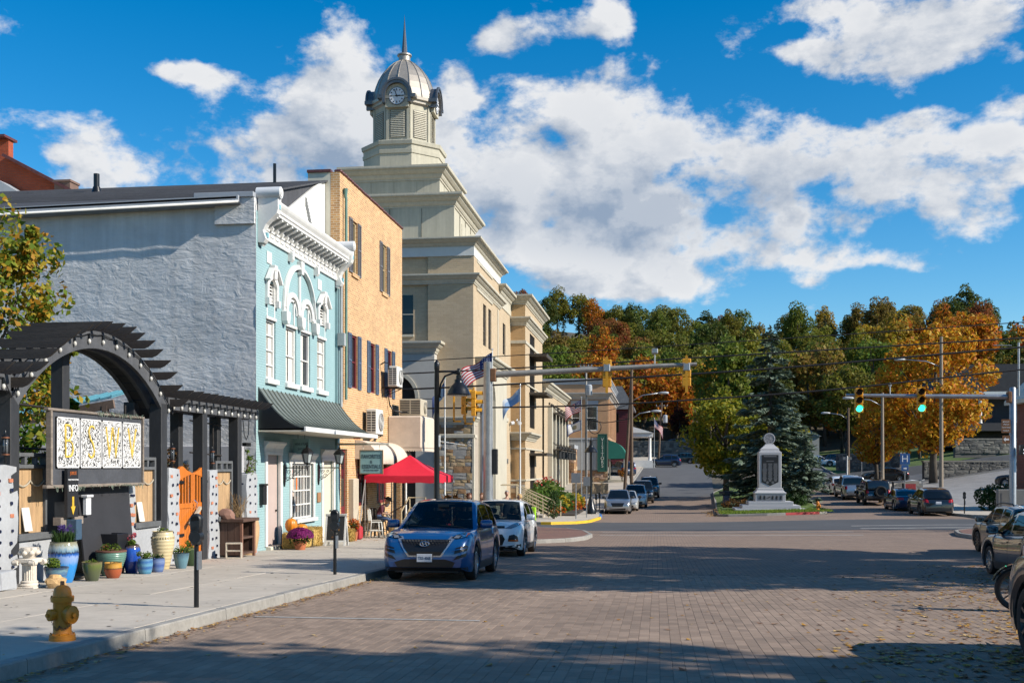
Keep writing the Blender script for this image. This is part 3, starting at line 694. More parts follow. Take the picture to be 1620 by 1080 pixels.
for y in(30.72,38.45):
 d=MB();d.prism([(0,8.1),(.18,8.08),(.26,8.2),(.17,8.45),(.26,8.62),(.42,8.78),(.58,8.92),(.62,9.05),(.62,9.42),(0,9.42)],lambda dd,z,a:(TX+dd,y+a,z),-.13,.13)
 e=d.part('end_block',WHITE,teal,bevel=.015)
 d=MB();d.tube([(TX-.03,y-.06,9.52),(TX+.68,y-.06,9.52)],.17,20);d.part('scroll_cap',mat('pale_grey_cap',(.62,.63,.64),.5,var=.05),e,smooth=40)
 d=MB();d.disc((TX+.69,y-.06,9.52),(1,0,0),.13,20,.02);d.disc((TX+.70,y-.06,9.52),(1,0,0),.06,14,.03);d.part('rosette',WHITE,e)
 for zz in(8.3,9.1):
  d=MB();d.box(TX+.2,TX+.63 if zz>9 else TX+.27,y-.06,y+.06,zz-.05,zz+.09);d.part('inset',mat('teal_trim',(.20,.42,.47),.6),e)
for i,(a0,a1,z0,z1)in enumerate(W):
 sash_window(teal,tf,a0,a1,z0,z1,bars=(z0+.86,)if i in(1,2)else(z0+.42,z0+.86,z0+1.3),curtain=2 if i!=2 else 1,sill=.10)
 m=MB();m.fbox(tf,a0-.02,a1+.02,z1-.01,z1+.07,-.06,.035);m.part('lintel_strip',WHITE,teal)
for i,(a0,a1,z0,z1)in enumerate(vents):
 ac=(a0+a1)/2;hw=(a1-a0)/2
 f=MB();f.fbox(tf,a0,a0+.05,6.08,z1,-.12,.01);f.fbox(tf,a1-.05,a1,6.08,z1,-.12,.01);f.fbox(tf,a0+.05,a1-.05,z0-.06,z0,-.14,.0)
 vt=f.part('vent',WHITE,teal,bevel=.006)
 for k in range(6):
  l=MB();z=z0+.03+.10*k;l.add([tf(a0+.05,z,-.05),tf(a1-.05,z,-.05),tf(a1-.05,z+.08,-.13),tf(a0+.05,z+.08,-.13),tf(a0+.05,z-.012,-.05),tf(a1-.05,z-.012,-.05),tf(a1-.05,z+.068,-.13),tf(a0+.05,z+.068,-.13)],[(0,1,2,3),(7,6,5,4),(0,4,5,1),(3,2,6,7)]);l.part('louver',WHITE,vt)
 b=MB();b.fbox(tf,a0,a1,z0,z1,-.2,-.15);b.part('vent_back',BLACKP,vt)
 def hood(r0,r1,n=14):
  out=[(ac-hw-.13,6.58)]
  out+=[(ac-hw-.13,7.16),(ac-.22,7.50),(ac+.22,7.50),(ac+hw+.13,7.16),(ac+hw+.13,6.58),(ac+hw-.0,6.58)]
  out+=[(ac+hw*math.cos(t),6.92+.26*math.sin(t))for t in[PI*k/n for k in range(n+1)]]
  out+=[(ac-hw,6.58)]
  return out
 h=MB();h.prism(hood(0,0),tf,-.02,.09);hd=h.part('window_hood',WHITE,teal,bevel=.012)
 h=MB()
 for p,q in(((ac-hw-.2,7.13),(ac-.2,7.5)),((ac-.2,7.5),(ac+.2,7.5)),((ac+.2,7.5),(ac+hw+.2,7.13))):h.bar(tf(*p,.11),tf(*q,.11),.16,.07,(0,0,1))
 h.part('hood_moulding',WHITE,hd)
 h=MB();h.prism([(ac-.09,7.2),(ac+.09,7.2),(ac+.13,7.62),(ac-.13,7.62)],tf,0,.18);h.part('keystone',WHITE,hd,bevel=.01)
 for sg in(-1,1):
  h=MB();h.prism([(ac+sg*(hw+.065)-.075,6.42),(ac+sg*(hw+.065)+.075,6.42),(ac+sg*(hw+.065)+.09,6.62),(ac+sg*(hw+.065)-.09,6.62)],tf,0,.14);h.part('hood_corbel',WHITE,hd)
ac=34.24;yl,yr=32.68,35.80
def arch_ring(cy,hw,z0,rise,wd,n=18,point=False):
 def curve(h,r):
  if not point:return[(cy-h*math.cos(PI*k/n),z0+r*math.sin(PI*k/n))for k in range(n+1)]
  pts=[]
  for k in range(n+1):
   t=-1+2*k/n;pts.append((cy+h*t,z0+r*math.sqrt(max(0,1-abs(t)**2.15))))
  return pts
 o=curve(hw,rise);i=curve(hw-wd,rise-wd);return o+i[::-1]
m=MB();m.prism(arch_ring(ac,1.58,6.55,1.52,.15,28,True),tf,.0,.09);m.fbox(tf,ac-1.58,ac-1.43,6.22,6.55,0,.09);m.fbox(tf,ac+1.43,ac+1.58,6.22,6.55,0,.09)
arch=m.part('pointed_arch',WHITE,teal,bevel=.01)
m=MB();m.prism(arch_ring(ac,1.50,6.55,1.44,.06,28,True),tf,.09,.13);m.part('arch_moulding',WHITE,arch)
m=MB();m.fbox(tf,ac-.06,ac+.06,6.5,7.95,0,.07);m.part('arch_mullion',WHITE,arch,bevel=.01)
m=MB();m.prism([(ac-.10,7.78),(ac+.10,7.78),(ac+.15,8.2),(ac-.15,8.2)],tf,0,.16);m.part('keystone',WHITE,arch,bevel=.01)
for a0,a1 in((33.02,34.02),(34.45,35.45)):
 c0=(a0+a1)/2
 m=MB();m.prism(arch_ring(c0,.66,6.45,.66,.17,18),tf,0,.10);m.part('round_arch',WHITE,arch,bevel=.012)
 m=MB();m.fbox(tf,a0,a1,6.10,6.40,.0,.02);m.part('spandrel_panel',TEAL,arch)
 m=MB();m.prism(arch_ring(c0,.47,6.42,.47,.07,16),tf,0,.05);m.part('inner_arch',WHITE,arch)
 m=MB();m.fbox(tf,c0+.14,c0+.22,6.1,6.88,0,.05);m.part('arch_mullion',WHITE,arch)
for yy in(32.76,34.24,35.72):
 m=MB();m.prism([(yy-.17,6.42),(yy+.17,6.42),(yy+.13,6.12),(yy+.07,6.02),(yy-.07,6.02),(yy-.13,6.12)],tf,0,.20);m.part('arch_corbel',WHITE,arch,bevel=.02)
for yy in(31.52,36.44):
 m=MB();m.fbox(tf,yy-.19,yy+.19,7.65,8.0,0,.03);p=m.part('plaque',WHITE,teal,bevel=.01)
 m=MB()
 for k in range(4):m.disc(tf(yy+.07*math.cos(PI/2*k+.78),7.825+.07*math.sin(PI/2*k+.78),.035),(1,0,0),.04,10,.012)
 m.part('plaque_rosette',WHITE,p)
for i,(a0,a1,z0,z1)in enumerate(doors):
 m=MB();zb=-.72 if i==0 else-.95
 m.fbox(tf,a0-.02,a1+.02,zb-.3,zb+.02,-.3,.16);m.part('door_step',CREAMP,teal,bevel=.015)
 m=MB();m.fbox(tf,a0+.01,a1-.01,zb+.02,z1,-.13,-.08)
 dr=m.part('door',PINKDOOR if i==0 else CREAMDOOR,teal)
 m=MB();m.tube([tf(a1-.16,zb+1.05,-.02),tf(a1-.16,zb+1.05,-.07)],.03,10);m.part('handle',BLACKM,dr)
 t=MB();t.fbox(tf,a0-.14,a0+.02,zb+.02,z1,-.04,.05);t.fbox(tf,a1-.02,a1+.14,zb+.02,z1,-.04,.05);t.fbox(tf,a0-.18,a1+.18,z1,z1+.10,-.04,.05)
 t.sweep([a0-.22,a1+.22],[(0,z1+.10),(.04,z1+.10),(.05,z1+.20),(.10,z1+.28),(.16,z1+.34),(.16,z1+.40),(0,z1+.42)],tf)
 t.part('door_trim',WHITE,teal,bevel=.008)
a0,a1,z0,z1=shopwin
f=sash_window(teal,tf,a0,a1,z0,z1,fw=.06,bars=[z0+.45*k for k in(1,2,3)],mull=[a0+.06+(a1-a0-.12)*k/7 for k in range(1,7)],depth=.10)
t=MB();t.fbox(tf,a0-.15,a0,z0,z1,-.04,.05);t.fbox(tf,a1,a1+.15,z0,z1,-.04,.05);t.fbox(tf,a0-.22,a1+.22,z0-.12,z0,-.04,.13)
t.sweep([a0-.2,a1+.2],[(0,z1),(.04,z1),(.05,z1+.12),(.10,z1+.2),(.16,z1+.27),(.16,z1+.33),(0,z1+.35)],tf);t.part('window_trim',WHITE,f,bevel=.008)
for a,z,w,h,col in((34.0,.95,.22,.62,(.55,.42,.34)),(34.45,1.1,.2,.5,(.62,.16,.03)),(33.85,1.5,.3,.12,(.35,.02,.04)),(34.2,.45,.9,.5,(.10,.075,.06)),(35.1,.9,.25,1.0,(.30,.27,.24))):
 m=MB();m.fbox(tf,a-w/2,a+w/2,z-h/2,z+h/2,-.117,-.111);m.part('window_display',mat('display_%d%d'%(a*100,z*100),col,.7),f)
def awn(t):
 return(1.42*t,3.92-1.16*(1-(1-t)**1.9))
NA=9;m=MB();ys=(30.62,38.72)
rings=[[(TX+awn(k/NA)[0],y,awn(k/NA)[1])for y in ys]for k in range(NA+1)]
rings2=[[(TX+awn(k/NA)[0]-.02,y,awn(k/NA)[1]-.05)for y in ys]for k in range(NA+1)]
m.loft(rings,cap=False,closed=False);m.loft(rings2,cap=False,closed=False)
aw=m.part('awning',SEAM,teal,smooth=30)
sm=MB();pts=[(TX+awn(k/NA)[0],0,awn(k/NA)[1]+.018)for k in range(NA+1)]
for p,q in zip(pts,pts[1:]):sm.bar(p,q,.022,.045)
sme=sm.mesh('seam',SEAM,wloc(aw))
for k in range(22):instance('seam',sme,aw,(0,ys[0]+.02+(ys[1]-ys[0]-.04)*k/21,0))
m=MB();m.prism([(awn(k/NA)[0],awn(k/NA)[1])for k in range(NA+1)]+[(0,2.74)],lambda d,z,a:(TX+d,a,z),30.62,30.66);m.part('awning_end',BLACKP,aw)
m=MB();m.box(TX+.02,TX+1.40,30.6,38.74,2.66,2.70);m.part('awning_soffit',CREAMP,aw)
m=MB();m.box(TX+1.38,TX+1.45,30.58,38.76,2.66,2.80);m.part('awning_fascia',WHITE,aw,bevel=.01)
m=MB();m.disc((TX+1.0,37.6,2.65),(0,0,1),.13,16,.05);m.part('alarm_beacon',mat('red_plastic',(.45,.02,.02),.35),aw)
def sconce():
 r=thing('wall_lantern','','lantern',(0,0,0),0,'black wall lanterns on the teal shop front')
 m=MB();m.box(0,.05,-.05,.05,-.45,.08);m.prism([(-.05,-.45),(.05,-.45),(0,-.58)],lambda a,z,d:(d,a,z),0,.05);m.tube([(.02,0,.08),(.02,0,.2)],[.02,.003],6);m.part('backplate',BLACKM,r,local=True)
 m=MB();m.tube([(.04,0,0),(.75,0,0)],.018,8);m.tube([(.75,0,-.1),(.75,0,.12)],[.012,.03],8)
 for cx,cz,rr in((.17,-.14,.075),(.25,-.28,.085),(.13,-.34,.06),(.34,-.12,.05)):
  m.tube([(cx+rr*(1-k/26)*math.cos(k*.42),0,cz+rr*(1-k/26)*math.sin(k*.42))for k in range(20)],.009,5)
 m.tube([(.06,0,-.42),(.2,0,-.36),(.4,0,-.2),(.6,0,-.02)],.009,5);m.part('bracket',BLACKM,r,smooth=True,local=True)
 m=MB()
 for k in range(6):
  a=PI/3*k;m.bar((.75+.10*math.cos(a),.10*math.sin(a),.14),(.75+.17*math.cos(a),.17*math.sin(a),.44),.016,.016)
 m.lathe([(.10,.12),(.11,.15)],(.75,0,0),6);m.lathe([(.21,.44),(.20,.47),(.13,.56),(.05,.62),(.03,.68),(.012,.70),(.012,.76),(.002,.8)],(.75,0,0),6);m.part('frame',BLACKM,r,local=True)
 m=MB();m.lathe([(.095,.14),(.16,.44)],(.75,0,0),6);m.part('pane',mat('frosted_lamp_glass',(.38,.42,.42),.25,spec=.6,var=.1),r,local=True)
 return r
s0=sconce();s0.location=(TX,32.82,1.62);s0['label']='black scrolled wall lantern between the rose door and the barred shop window'
place(s0,(TX,36.28,1.62),0,'black scrolled wall lantern between the barred shop window and the cream door')
m=MB();m.fbox(tf,30.72,30.98,.55,1.1,0,.14);m.prism([(30.70,1.1),(31.0,1.1),(31.0,1.16),(30.7,1.16)],tf,0,.17);o=m.part('letterbox',BLACKP,None,bevel=.01);tag(o,'small black letterbox on the teal wall beside the rose door','letterbox')
m=MB();m.fbox(tf,36.15,36.5,.45,.78,0,.05);o=m.part('notice_plaque',mat('wood_plaque',(.33,.17,.08),.6),None,bevel=.01);tag(o,'small wooden notice plaque under the second wall lantern','plaque')
SIGNT=mat('sign_teal',(.25,.41,.42),.6,var=.05);SIGNB=mat('sign_ink',(.035,.06,.08),.6)
def shop_sign(name,label,x0,x1,y,z0,z1,lines,border):
 r=thing(name,label,'sign',((x0+x1)/2,y,z0))
 m=MB();m.box(x0,x1,y-.02,y+.02,z0,z1);m.part('panel',SIGNT,r)
 m=MB();b=.03
 for q in((x0-b,x0,z0-b,z1+b),(x1,x1+b,z0-b,z1+b),(x0,x1,z0-b,z0),(x0,x1,z1,z1+b)):m.box(q[0],q[1],y-.035,y+.035,q[2],q[3])
 m.part('frame',border,r)
 for s,zf,sz,sx in lines:text('lettering',s,sz,((x0+x1)/2,y-.024,z0+(z1-z0)*zf),ROT_Y,SIGNB,r,.003,sx=sx)
 return r
sg=shop_sign('hanging_shop_sign','small teal shop sign hanging under the awning above the barred window',-11.33,-10.85,33.6,2.08,2.50,[('HERB & PURE',.66,.11,.62),('SHOP',.3,.11,.8)],SIGNT)
m=MB();m.tube([(-11.2,33.6,2.5),(-11.2,33.6,2.66)],.008,6);m.tube([(-10.98,33.6,2.5),(-10.98,33.6,2.66)],.008,6);m.part('hanger',BLACKM,sg)
sg=shop_sign('projecting_sign','teal FAVORITES ESSENTIALS sign in a brown frame on a white arm',-10.55,-9.75,38.6,1.42,2.22,[('FAVORITES',.74,.20,.72),('&',.5,.16,.8),('ESSENTIALS',.29,.20,.66),('IN THE PARK SHOP',.13,.07,.9)],mat('brown_sign_frame',(.20,.14,.08),.7))
m=MB();m.bar((-11.4,38.6,2.46),(-9.5,38.6,2.46),.06,.07);m.tube([(-10.45,38.6,2.25),(-10.45,38.6,2.45)],.01,6);m.tube([(-9.85,38.6,2.25),(-9.85,38.6,2.45)],.01,6);m.part('arm',CREAMP,sg)
m=MB();m.tube([(TX+.1,38.72,9.0),(TX+.1,38.72,3.8)],.055,10);m.box(TX+.0,TX+.25,38.6,38.84,6.0,6.45);o=m.part('downpipe',mat('pale_pipe',(.34,.36,.36),.5),teal,smooth=40)
ob=thing('brick_building','tall orange buff brick building with shuttered windows beside the teal shop','building',(-11.4,38.9,-1.0))
of=Fr('x+',-11.4)
upw=[(40.52,41.26,8.95,10.95),(45.10,45.92,8.95,10.98)]
midw=[(40.38,41.26,4.62,6.62),(43.12,43.98,4.62,6.62),(45.94,46.80,4.62,6.62)]
gnd_h=[(39.05,39.85,-1.4,2.3),(41.25,42.75,.15,2.35),(44.25,45.85,.15,2.35),(47.05,48.50,-1.8,2.45)]
m=MB();wall_with_holes(m,of,38.91,48.74,-2.0,12.32,upw+midw+gnd_h,.2)
m.part('front_wall',ORANGE,ob)
m=MB();m.box(-41,-11.6,48.54,48.74,-2,11.9);m.prism([(-41,-1),(-11.75,-1),(-11.75,12.32),(-12.6,12.32),(-12.6,11.9),(-41,11.9)],Fr('y-',38.91),-.2,0);m.box(-41,-11.6,39.1,48.5,11.6,11.7)
m.part('side_wall',mat('cream_render',(.62,.58,.47),.8,var=.1,scale=.6,stain=.12),ob)
m=MB();m.box(-11.75,-11.4,38.905,38.909,8.6,12.32);m.part('return_brick',ORANGE,ob)
ct=MB();ct.cbox(-11.62,-11.34,-.145,.145,12.32,12.42,.03);cme=ct.mesh('cap_tile',TILECAP,wloc(ob))
for k in range(33):instance('cap_tile',cme,ob,(0,39.05+.3*k,rng.uniform(-.01,.012)))
m=MB()
for k in range(3):m.box(-12.62+.3*k,-12.62+.3*k+.29,38.85,39.12,12.32,12.42)
m.part('coping',TILECAP,ob)
def shutter(root,y0,y1,z0,z1,m_):
 s=MB();w=.05
 s.fbox(of,y0,y0+w,z0,z1,.0,.045);s.fbox(of,y1-w,y1,z0,z1,0,.045)
 for zz in(z0,(z0+z1)/2-.03,z1-.07):s.fbox(of,y0+w,y1-w,zz,zz+.07,0,.045)
 sh=s.part('shutter',m_,root)
 n=int((z1-z0)/.07);l=MB()
 for k in range(n):
  z=z0+.03+(z1-z0-.06)*k/n;l.add([of(y0+w,z,.035),of(y1-w,z,.035),of(y1-w,z+.055,.008),of(y0+w,z+.055,.008)],[(0,1,2,3)])
 l.part('slats',m_,sh,kind='stuff')
BUFFW=mat('buff_window_paint',(.48,.36,.19),.6,var=.08)
for a0,a1,z0,z1 in upw:
 sash_window(ob,of,a0,a1,z0,z1,frame=BUFFW,bars=(z0+1.0,),depth=.12)
 m=MB();m.fbox(of,a0-.1,a1+.1,z0-.14,z0,-.05,.06);m.part('sill',ORANGE,ob)
 shutter(ob,a0-.44,a0-.02,z0-.02,z1+.02,SHGREY);shutter(ob,a1+.02,a1+.44,z0-.02,z1+.02,SHGREY)
for a0,a1,z0,z1 in midw:
 sash_window(ob,of,a0,a1,z0,z1,frame=REDWOOD,bars=(z0+1.0,),depth=.10)
 shutter(ob,a0-.46,a0-.02,z0-.02,z1+.03,SHBLUE);shutter(ob,a1+.02,a1+.46,z0-.02,z1+.03,SHBLUE)
for a0,a1,z0,z1 in gnd_h[1:3]:
 sash_window(ob,of,a0,a1,z0,z1,frame=REDWOOD,fw=.11,bars=(z0+1.5,),mull=((a0+a1)/2,),depth=.10)
m=MB();m.fbox(of,39.07,39.83,-1.0,2.28,-.14,-.08);d=m.part('door',REDWOOD,ob);m=MB();m.fbox(of,39.2,39.7,.2,2.0,-.08,-.07);m.part('pane',GLASS,d)
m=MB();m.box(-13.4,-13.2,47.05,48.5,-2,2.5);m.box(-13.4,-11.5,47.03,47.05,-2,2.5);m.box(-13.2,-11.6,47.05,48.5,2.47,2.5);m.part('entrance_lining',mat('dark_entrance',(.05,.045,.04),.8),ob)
m=MB();m.box(-13.2,-13.1,47.3,48.3,-1.4,.9);d=m.part('door',BLACKP,ob);m=MB();m.box(-13.1,-13.09,47.5,48.1,-.3,.8);m.part('pane',GLASS,d)
m=MB();m.lathe([(.05,0),(.05,4.0)],(-11.2,48.62,-1.5),10);m.part('downpipe',WHITE,ob,smooth=40)
m=MB();m.tube([(-11.28,39.3,11.5),(-11.28,39.3,8.5),(-11.28,39.3,4.1)],.05,10);m.tube([(-11.3,39.3,11.45),(-11.3,39.3,11.8)],[.05,.09],8);m.part('downpipe',COPPER,ob,smooth=40)
for y0,y1 in((40.9,43.75),(44.1,46.95)):
 prof=[(.02+.85*math.sin(PI/2*k/8),1.95+.72*math.cos(PI/2*k/8))for k in range(9)]
 m=MB();rings=[[(-11.4+d,y,z)for y in(y0,y1)]for d,z in prof];m.loft(rings,cap=False,closed=False)
 for y in(y0,y1):m.add([(-11.4+d,y,z)for d,z in prof]+[(-11.4,y,1.95)],[tuple(range(10))])
 a=m.part('barrel_awning',BEIGEC,ob,smooth=40)
 m=MB();n=16
 for k in range(n):
  ya=y0+(y1-y0)*k/n;yb=y0+(y1-y0)*(k+1)/n
  m.add([(-10.53,ya,1.96),(-10.53,yb,1.96),(-10.53,yb-.02,1.78),(-10.53,(ya+yb)/2,1.74),(-10.53,ya+.02,1.78)],[(0,1,2,3,4)])
 m.part('valance',BEIGEC,a)
m=MB();rings=[[(-11.4+.02+.8*math.sin(PI/2*k/8),y,1.93+.68*math.cos(PI/2*k/8))for y in(43.75,44.1)]for k in range(9)];m.loft(rings,cap=False,closed=False);m.part('awning_divider',BROWNC,ob)
m=MB();m.cbox(-11.4,-9.92,46.05,48.75,2.42,3.82,.06)
bx=m.part('canvas_box',BEIGEC,ob,smooth=30)
m=MB();n=14
for(pa,pb)in(((-11.38,46.04),(-9.91,46.04)),((-9.91,46.04),(-9.91,48.76))):
 for k in range(n):
  t0,t1=k/n,(k+1)/n;q=lambda t:(pa[0]+(pb[0]-pa[0])*t,pa[1]+(pb[1]-pa[1])*t)
  a,b=q(t0),q(t1);c_=q((t0+t1)/2);m.add([(*a,2.45),(*b,2.45),(*b,2.34),(*c_,2.29),(*a,2.34)],[(0,1,2,3,4)])
m.part('scalloped_edge',BEIGEC,bx)
m=MB();m.cbox(-11.4,-11.2,40.05,40.75,-.35,1.2,.02);o=m.part('meter_box',mat('beige_enamel',(.50,.43,.33),.5),None);tag(o,'tall beige utility box on the orange brick pier by the red door','utility box')
def ac_unit(w,h,d,body):
 r=thing('air_conditioner','','air conditioner',(0,0,0),0,'air conditioners on the orange brick building')
 m=MB();m.cbox(0,d,-w/2,w/2,0,h,.02);m.part('casing',body,r,local=True,bevel=.006)
 m=MB();c=(d+.004,w*.14,h*.5)
 m.tube([(d-.01,c[1],c[2]),(d+.03,c[1],c[2])],h*.36,24)
 f=m.part('fan_guard',mat('fan_dark',(.12,.12,.12),.5),r,local=True,smooth=30)
 m=MB()
 for k in range(1,6):
  rr=h*.36*k/5;m.tube([(d+.035,c[1]+rr*math.cos(PI*j/12),c[2]+rr*math.sin(PI*j/12))for j in range(25)],.006,4,cap=False)
 for k in range(8):m.bar((d+.035,c[1],c[2]),(d+.035,c[1]+h*.36*math.cos(PI*k/4),c[2]+h*.36*math.sin(PI*k/4)),.008,.008)
 m.part('wire_guard',body,f,local=True)
 m=MB();m.box(.04,d-.04,-w/2-.004,-w/2+.02,h*.08,h*.92);g=m.part('side_grille',mat('grille_dark',(.05,.05,.05),.6),r,local=True)
 for k in range(9):
  m=MB();z=h*.1+h*.8*k/8;m.box(.03,d-.03,-w/2-.018,-w/2,z-.012,z+.012);m.part('slat',body,g,local=True)
 m=MB();m.box(.04,d-.04,-w/2-.02,-w/2,h*.08,h*.92)if False else m.box(d*.48,d*.52,-w/2-.02,-w/2,h*.08,h*.92);m.part('grille_bar',body,g,local=True)
 return r
ACW=mat('ac_white',(.68,.67,.62),.45,var=.06,stain=.1);ACB=mat('ac_beige',(.50,.44,.33),.5,var=.06,stain=.15)
a1=ac_unit(1.05,.98,.42,ACW);a1.location=(-11.25,42.5,2.92);a1['label']='white air conditioner outdoor unit low on the brick wall above the striped awnings'
m=MB()
for y in(-.35,.35):m.bar((-.15,y,-.03),(.46,y,-.03),.05,.05);m.bar((-.15,y,-.35),(.4,y,-.04),.03,.03)
m.part('wall_bracket',BLACKM,a1,local=True)
a2=ac_unit(.95,.85,.40,ACW);a2.location=(-11.1,45.35,4.98);a2['label']='white air conditioner outdoor unit hung between the blue shuttered windows'
m=MB()
for y in(-.32,.32):m.bar((-.3,y,-.03),(.44,y,-.03),.05,.05);m.bar((-.3,y,-.35),(.4,y,-.04),.03,.03)
m.tube([(-.28,-.6,.9),(-.1,-.62,1.0),(.05,-.55,.95),(.05,-.5,.7)],.03,7);m.part('wall_bracket',BLACKM,a2,local=True)
a3=ac_unit(1.3,.72,.95,ACB);a3.location=(-11.05,47.4,3.86);a3['label']='large beige air conditioner standing on top of the canvas box'
m=MB();m.tube([(-11.3,46.0,4.3),(-11.2,46.2,4.05),(-10.9,46.4,4.0),(-10.7,46.7,4.0)],.03,7);m.tube([(-11.33,45.9,4.9),(-11.33,46.0,4.5),(-11.3,46.1,4.2)],.025,6);o=m.part('refrigerant_hose',BLACKM,ob,smooth=True)
rb=thing('red_brick_building','red brick gable and chimney showing above the roof behind the teal shop','building',(-33,50,10))
REDB=brick_mat('red_brick',(.42,.085,.035),(.34,.065,.03),(.22,.10,.07),.22,.08,.010,var=.18)
rf=Fr('y-',50)
m=MB();m.prism([(-44,2),(-27.9,2),(-27.9,14.85),(-31.2,16.6),(-31.2,17.5),(-44,17.5)],rf,-.4,0);m.part('gable_wall',REDB,rb)
m=MB();m.bar((-31.25,49.9,16.66),(-27.7,49.9,14.80),.7,.14);m.box(-44,-31.1,49.5,50.6,17.5,17.62);m.part('coping',TILECAP,rb)
m=MB();m.box(-28.6,-27.8,49.6,50.4,14.4,15.25);m.box(-28.65,-27.75,49.55,50.45,15.25,15.35);m.part('chimney_stub',mat('brown_brick',(.16,.10,.08),.9),rb)
m=MB();m.prism([(-33.2,14.6),(-29.9,14.6),(-31.0,15.25),(-32.2,15.25)],rf,.05,1.2);m.part('skylight',mat('grey_sheet',(.35,.37,.40),.5),rb)
# ================================================================== PERGOLA FRONT AND THE SIDEWALK
CHAR=mat('charcoal_stain',(.026,.027,.030),.62,var=.3,scale=2,stretch=(1,1,.4),bump=.003,bscale=20)
CHARL=mat('weathered_grey_beam',(.075,.078,.085),.65,var=.3,scale=3,stain=.2,bump=.004,bscale=16)
RAFT=mat('rafter_brown_black',(.040,.033,.029),.75,var=.4,scale=3,stretch=(.4,4,4),bump=.005,bscale=14)
RENDER=mat('pale_grey_render',(.36,.37,.385),.88,var=.12,scale=1.4,stain=.22,dirt_col=(.21,.21,.21),bump=.012,bscale=5)
BOTTLE=mat('bottle_end_blue',(.012,.018,.05),.18,var=.3,spec=.6)
TERRA=mat('terracotta_chip',(.48,.17,.09),.8,var=.25)
BOARDW=mat('board_pine',(.42,.27,.14),.75,var=.22,scale=2.5,stretch=(3,3,.6),stain=.2,dirt_col=(.28,.10,.06))
GATEW=mat('orange_varnished_wood',(.56,.155,.018),.42,var=.2,scale=3,stretch=(4,4,.5),coat=.2)
PX=-11.1
pf=Fr('x+',PX)
def zg(x,y):return gz(x,y)+.15
perg=thing('pergola','black timber pergola with a round arch and stepped rafters in front of the grey wall','pergola',(PX,21,zg(PX,21)))
for(x,y,z1,w)in((PX-.14,18.0,3.08,.27),(PX-.14,23.86,3.08,.30),(PX-.14,26.18,2.98,.27),(PX-.14,28.48,2.98,.27),(-11.75,20.6,3.95,.26),(-11.75,23.6,3.1,.26),(-11.75,25.95,3.0,.24),(-11.75,28.35,3.0,.24),(-11.75,18.0,3.1,.26)):
 m=MB();m.box(x-w/2,x+w/2,y-w/2,y+w/2,gz(x,y),z1);m.part('post',CHAR,perg,bevel=.012)
CY,CZ,RO=21.03,0.0,4.36
def arch_beam(x0,x1,name):
 n=26;a0=math.acos(3.2/RO);o=[];i_=[]
 for k in range(n+1):
  t=a0+(PI-2*a0)*k/n
  o.append((CY-RO*math.cos(t),CZ+RO*math.sin(t)));i_.append((CY-(RO-.35)*math.cos(t),CZ+(RO-.35)*math.sin(t)))
 m=MB()
 for k in range(n):
  m.prism([i_[k],i_[k+1],o[k+1],o[k]],lambda a,z,d:(d,a,z),x0,x1)
 return m.part(name,CHARL,perg,weld=True,bevel=.006)
arch_beam(PX-.09,PX,'arch_beam');arch_beam(-11.8,-11.71,'arch_beam');arch_beam(PX-.36,PX-.27,'arch_beam')
for k in range(22):
 t0,t1=[math.acos(3.2/RO)+(PI-2*math.acos(3.2/RO))*q/22 for q in(k+.04,k+.96)];m=MB();m.loft([[(x,CY-r*math.cos(t),CZ+r*math.sin(t))for t,r in((t0,RO-.33),(t1,RO-.33),(t1,RO-.30),(t0,RO-.30))]for x in(-11.7,-11.47)]);m.part('soffit_board',CHAR,perg)
for x0 in(PX-.09,PX-.36,-11.8):
 m=MB();m.box(x0,x0+.09,24.1,29.85,2.96,3.24);m.part('beam',CHARL,perg,bevel=.006)
 m=MB();m.box(x0,x0+.09,12.5,17.95,2.96,3.24);m.part('beam',CHARL,perg,bevel=.006)
rp=[(-12.06,.0),(-11.94,-.14),(-10.86,-.14),(-10.76,-.10),(-10.66,-.02),(-10.6,.035),(-12.1,.035)]
rm=MB();rm.prism([(x+11.1,z)for x,z in rp],lambda a,z,d:(a,d,z),-.025,.025);rme=rm.mesh('rafter',RAFT)
wl=wloc(perg)
for k in range(17):
 t=R(44)+R(92)*k/16;y=CY-(RO+.02)*math.cos(t);z=CZ+(RO+.02)*math.sin(t)+.12
 instance('rafter',rme,perg,(PX-wl.x+rng.uniform(-.05,.03),y-wl.y,z-wl.z),(0,rng.uniform(-.01,.01),rng.uniform(-.01,.01)))
for k in range(13):
 instance('rafter',rme,perg,(PX-wl.x+rng.uniform(-.05,.03),24.45+.44*k-wl.y,3.38-wl.z),(0,rng.uniform(-.01,.01),rng.uniform(-.01,.01)))
for k in range(9):
 instance('rafter',rme,perg,(PX-wl.x+rng.uniform(-.05,.03),17.7-.44*k-wl.y,3.38-wl.z),(0,0,rng.uniform(-.01,.01)))
for y,z1,ya,yb in((18.85,3.2,18.1,21.7),(23.0,3.0,22.0,23.8),(27.85,2.85,26.4,28.4)):
 m=MB();m.tube([(-11.6,y,.6),(-11.6,y,z1)],.022,8)
 for zz in(1.95,2.75):m.tube([(-11.6,ya,zz+.06),(-11.6,yb,zz)],.02,8);m.tube([(-11.6,y-.04,zz),(-11.6,y+.04,zz)],.034,8)
 m.part('pipe_trellis',mat('rusty_black_pipe',(.035,.028,.024),.6,metal=.3,var=.4,scale=5),perg,smooth=40)
wallg=thing('garden_wall','pale grey rendered garden wall with bottle studded pillars and boarded windows','wall',(PX,21,zg(PX,21)))
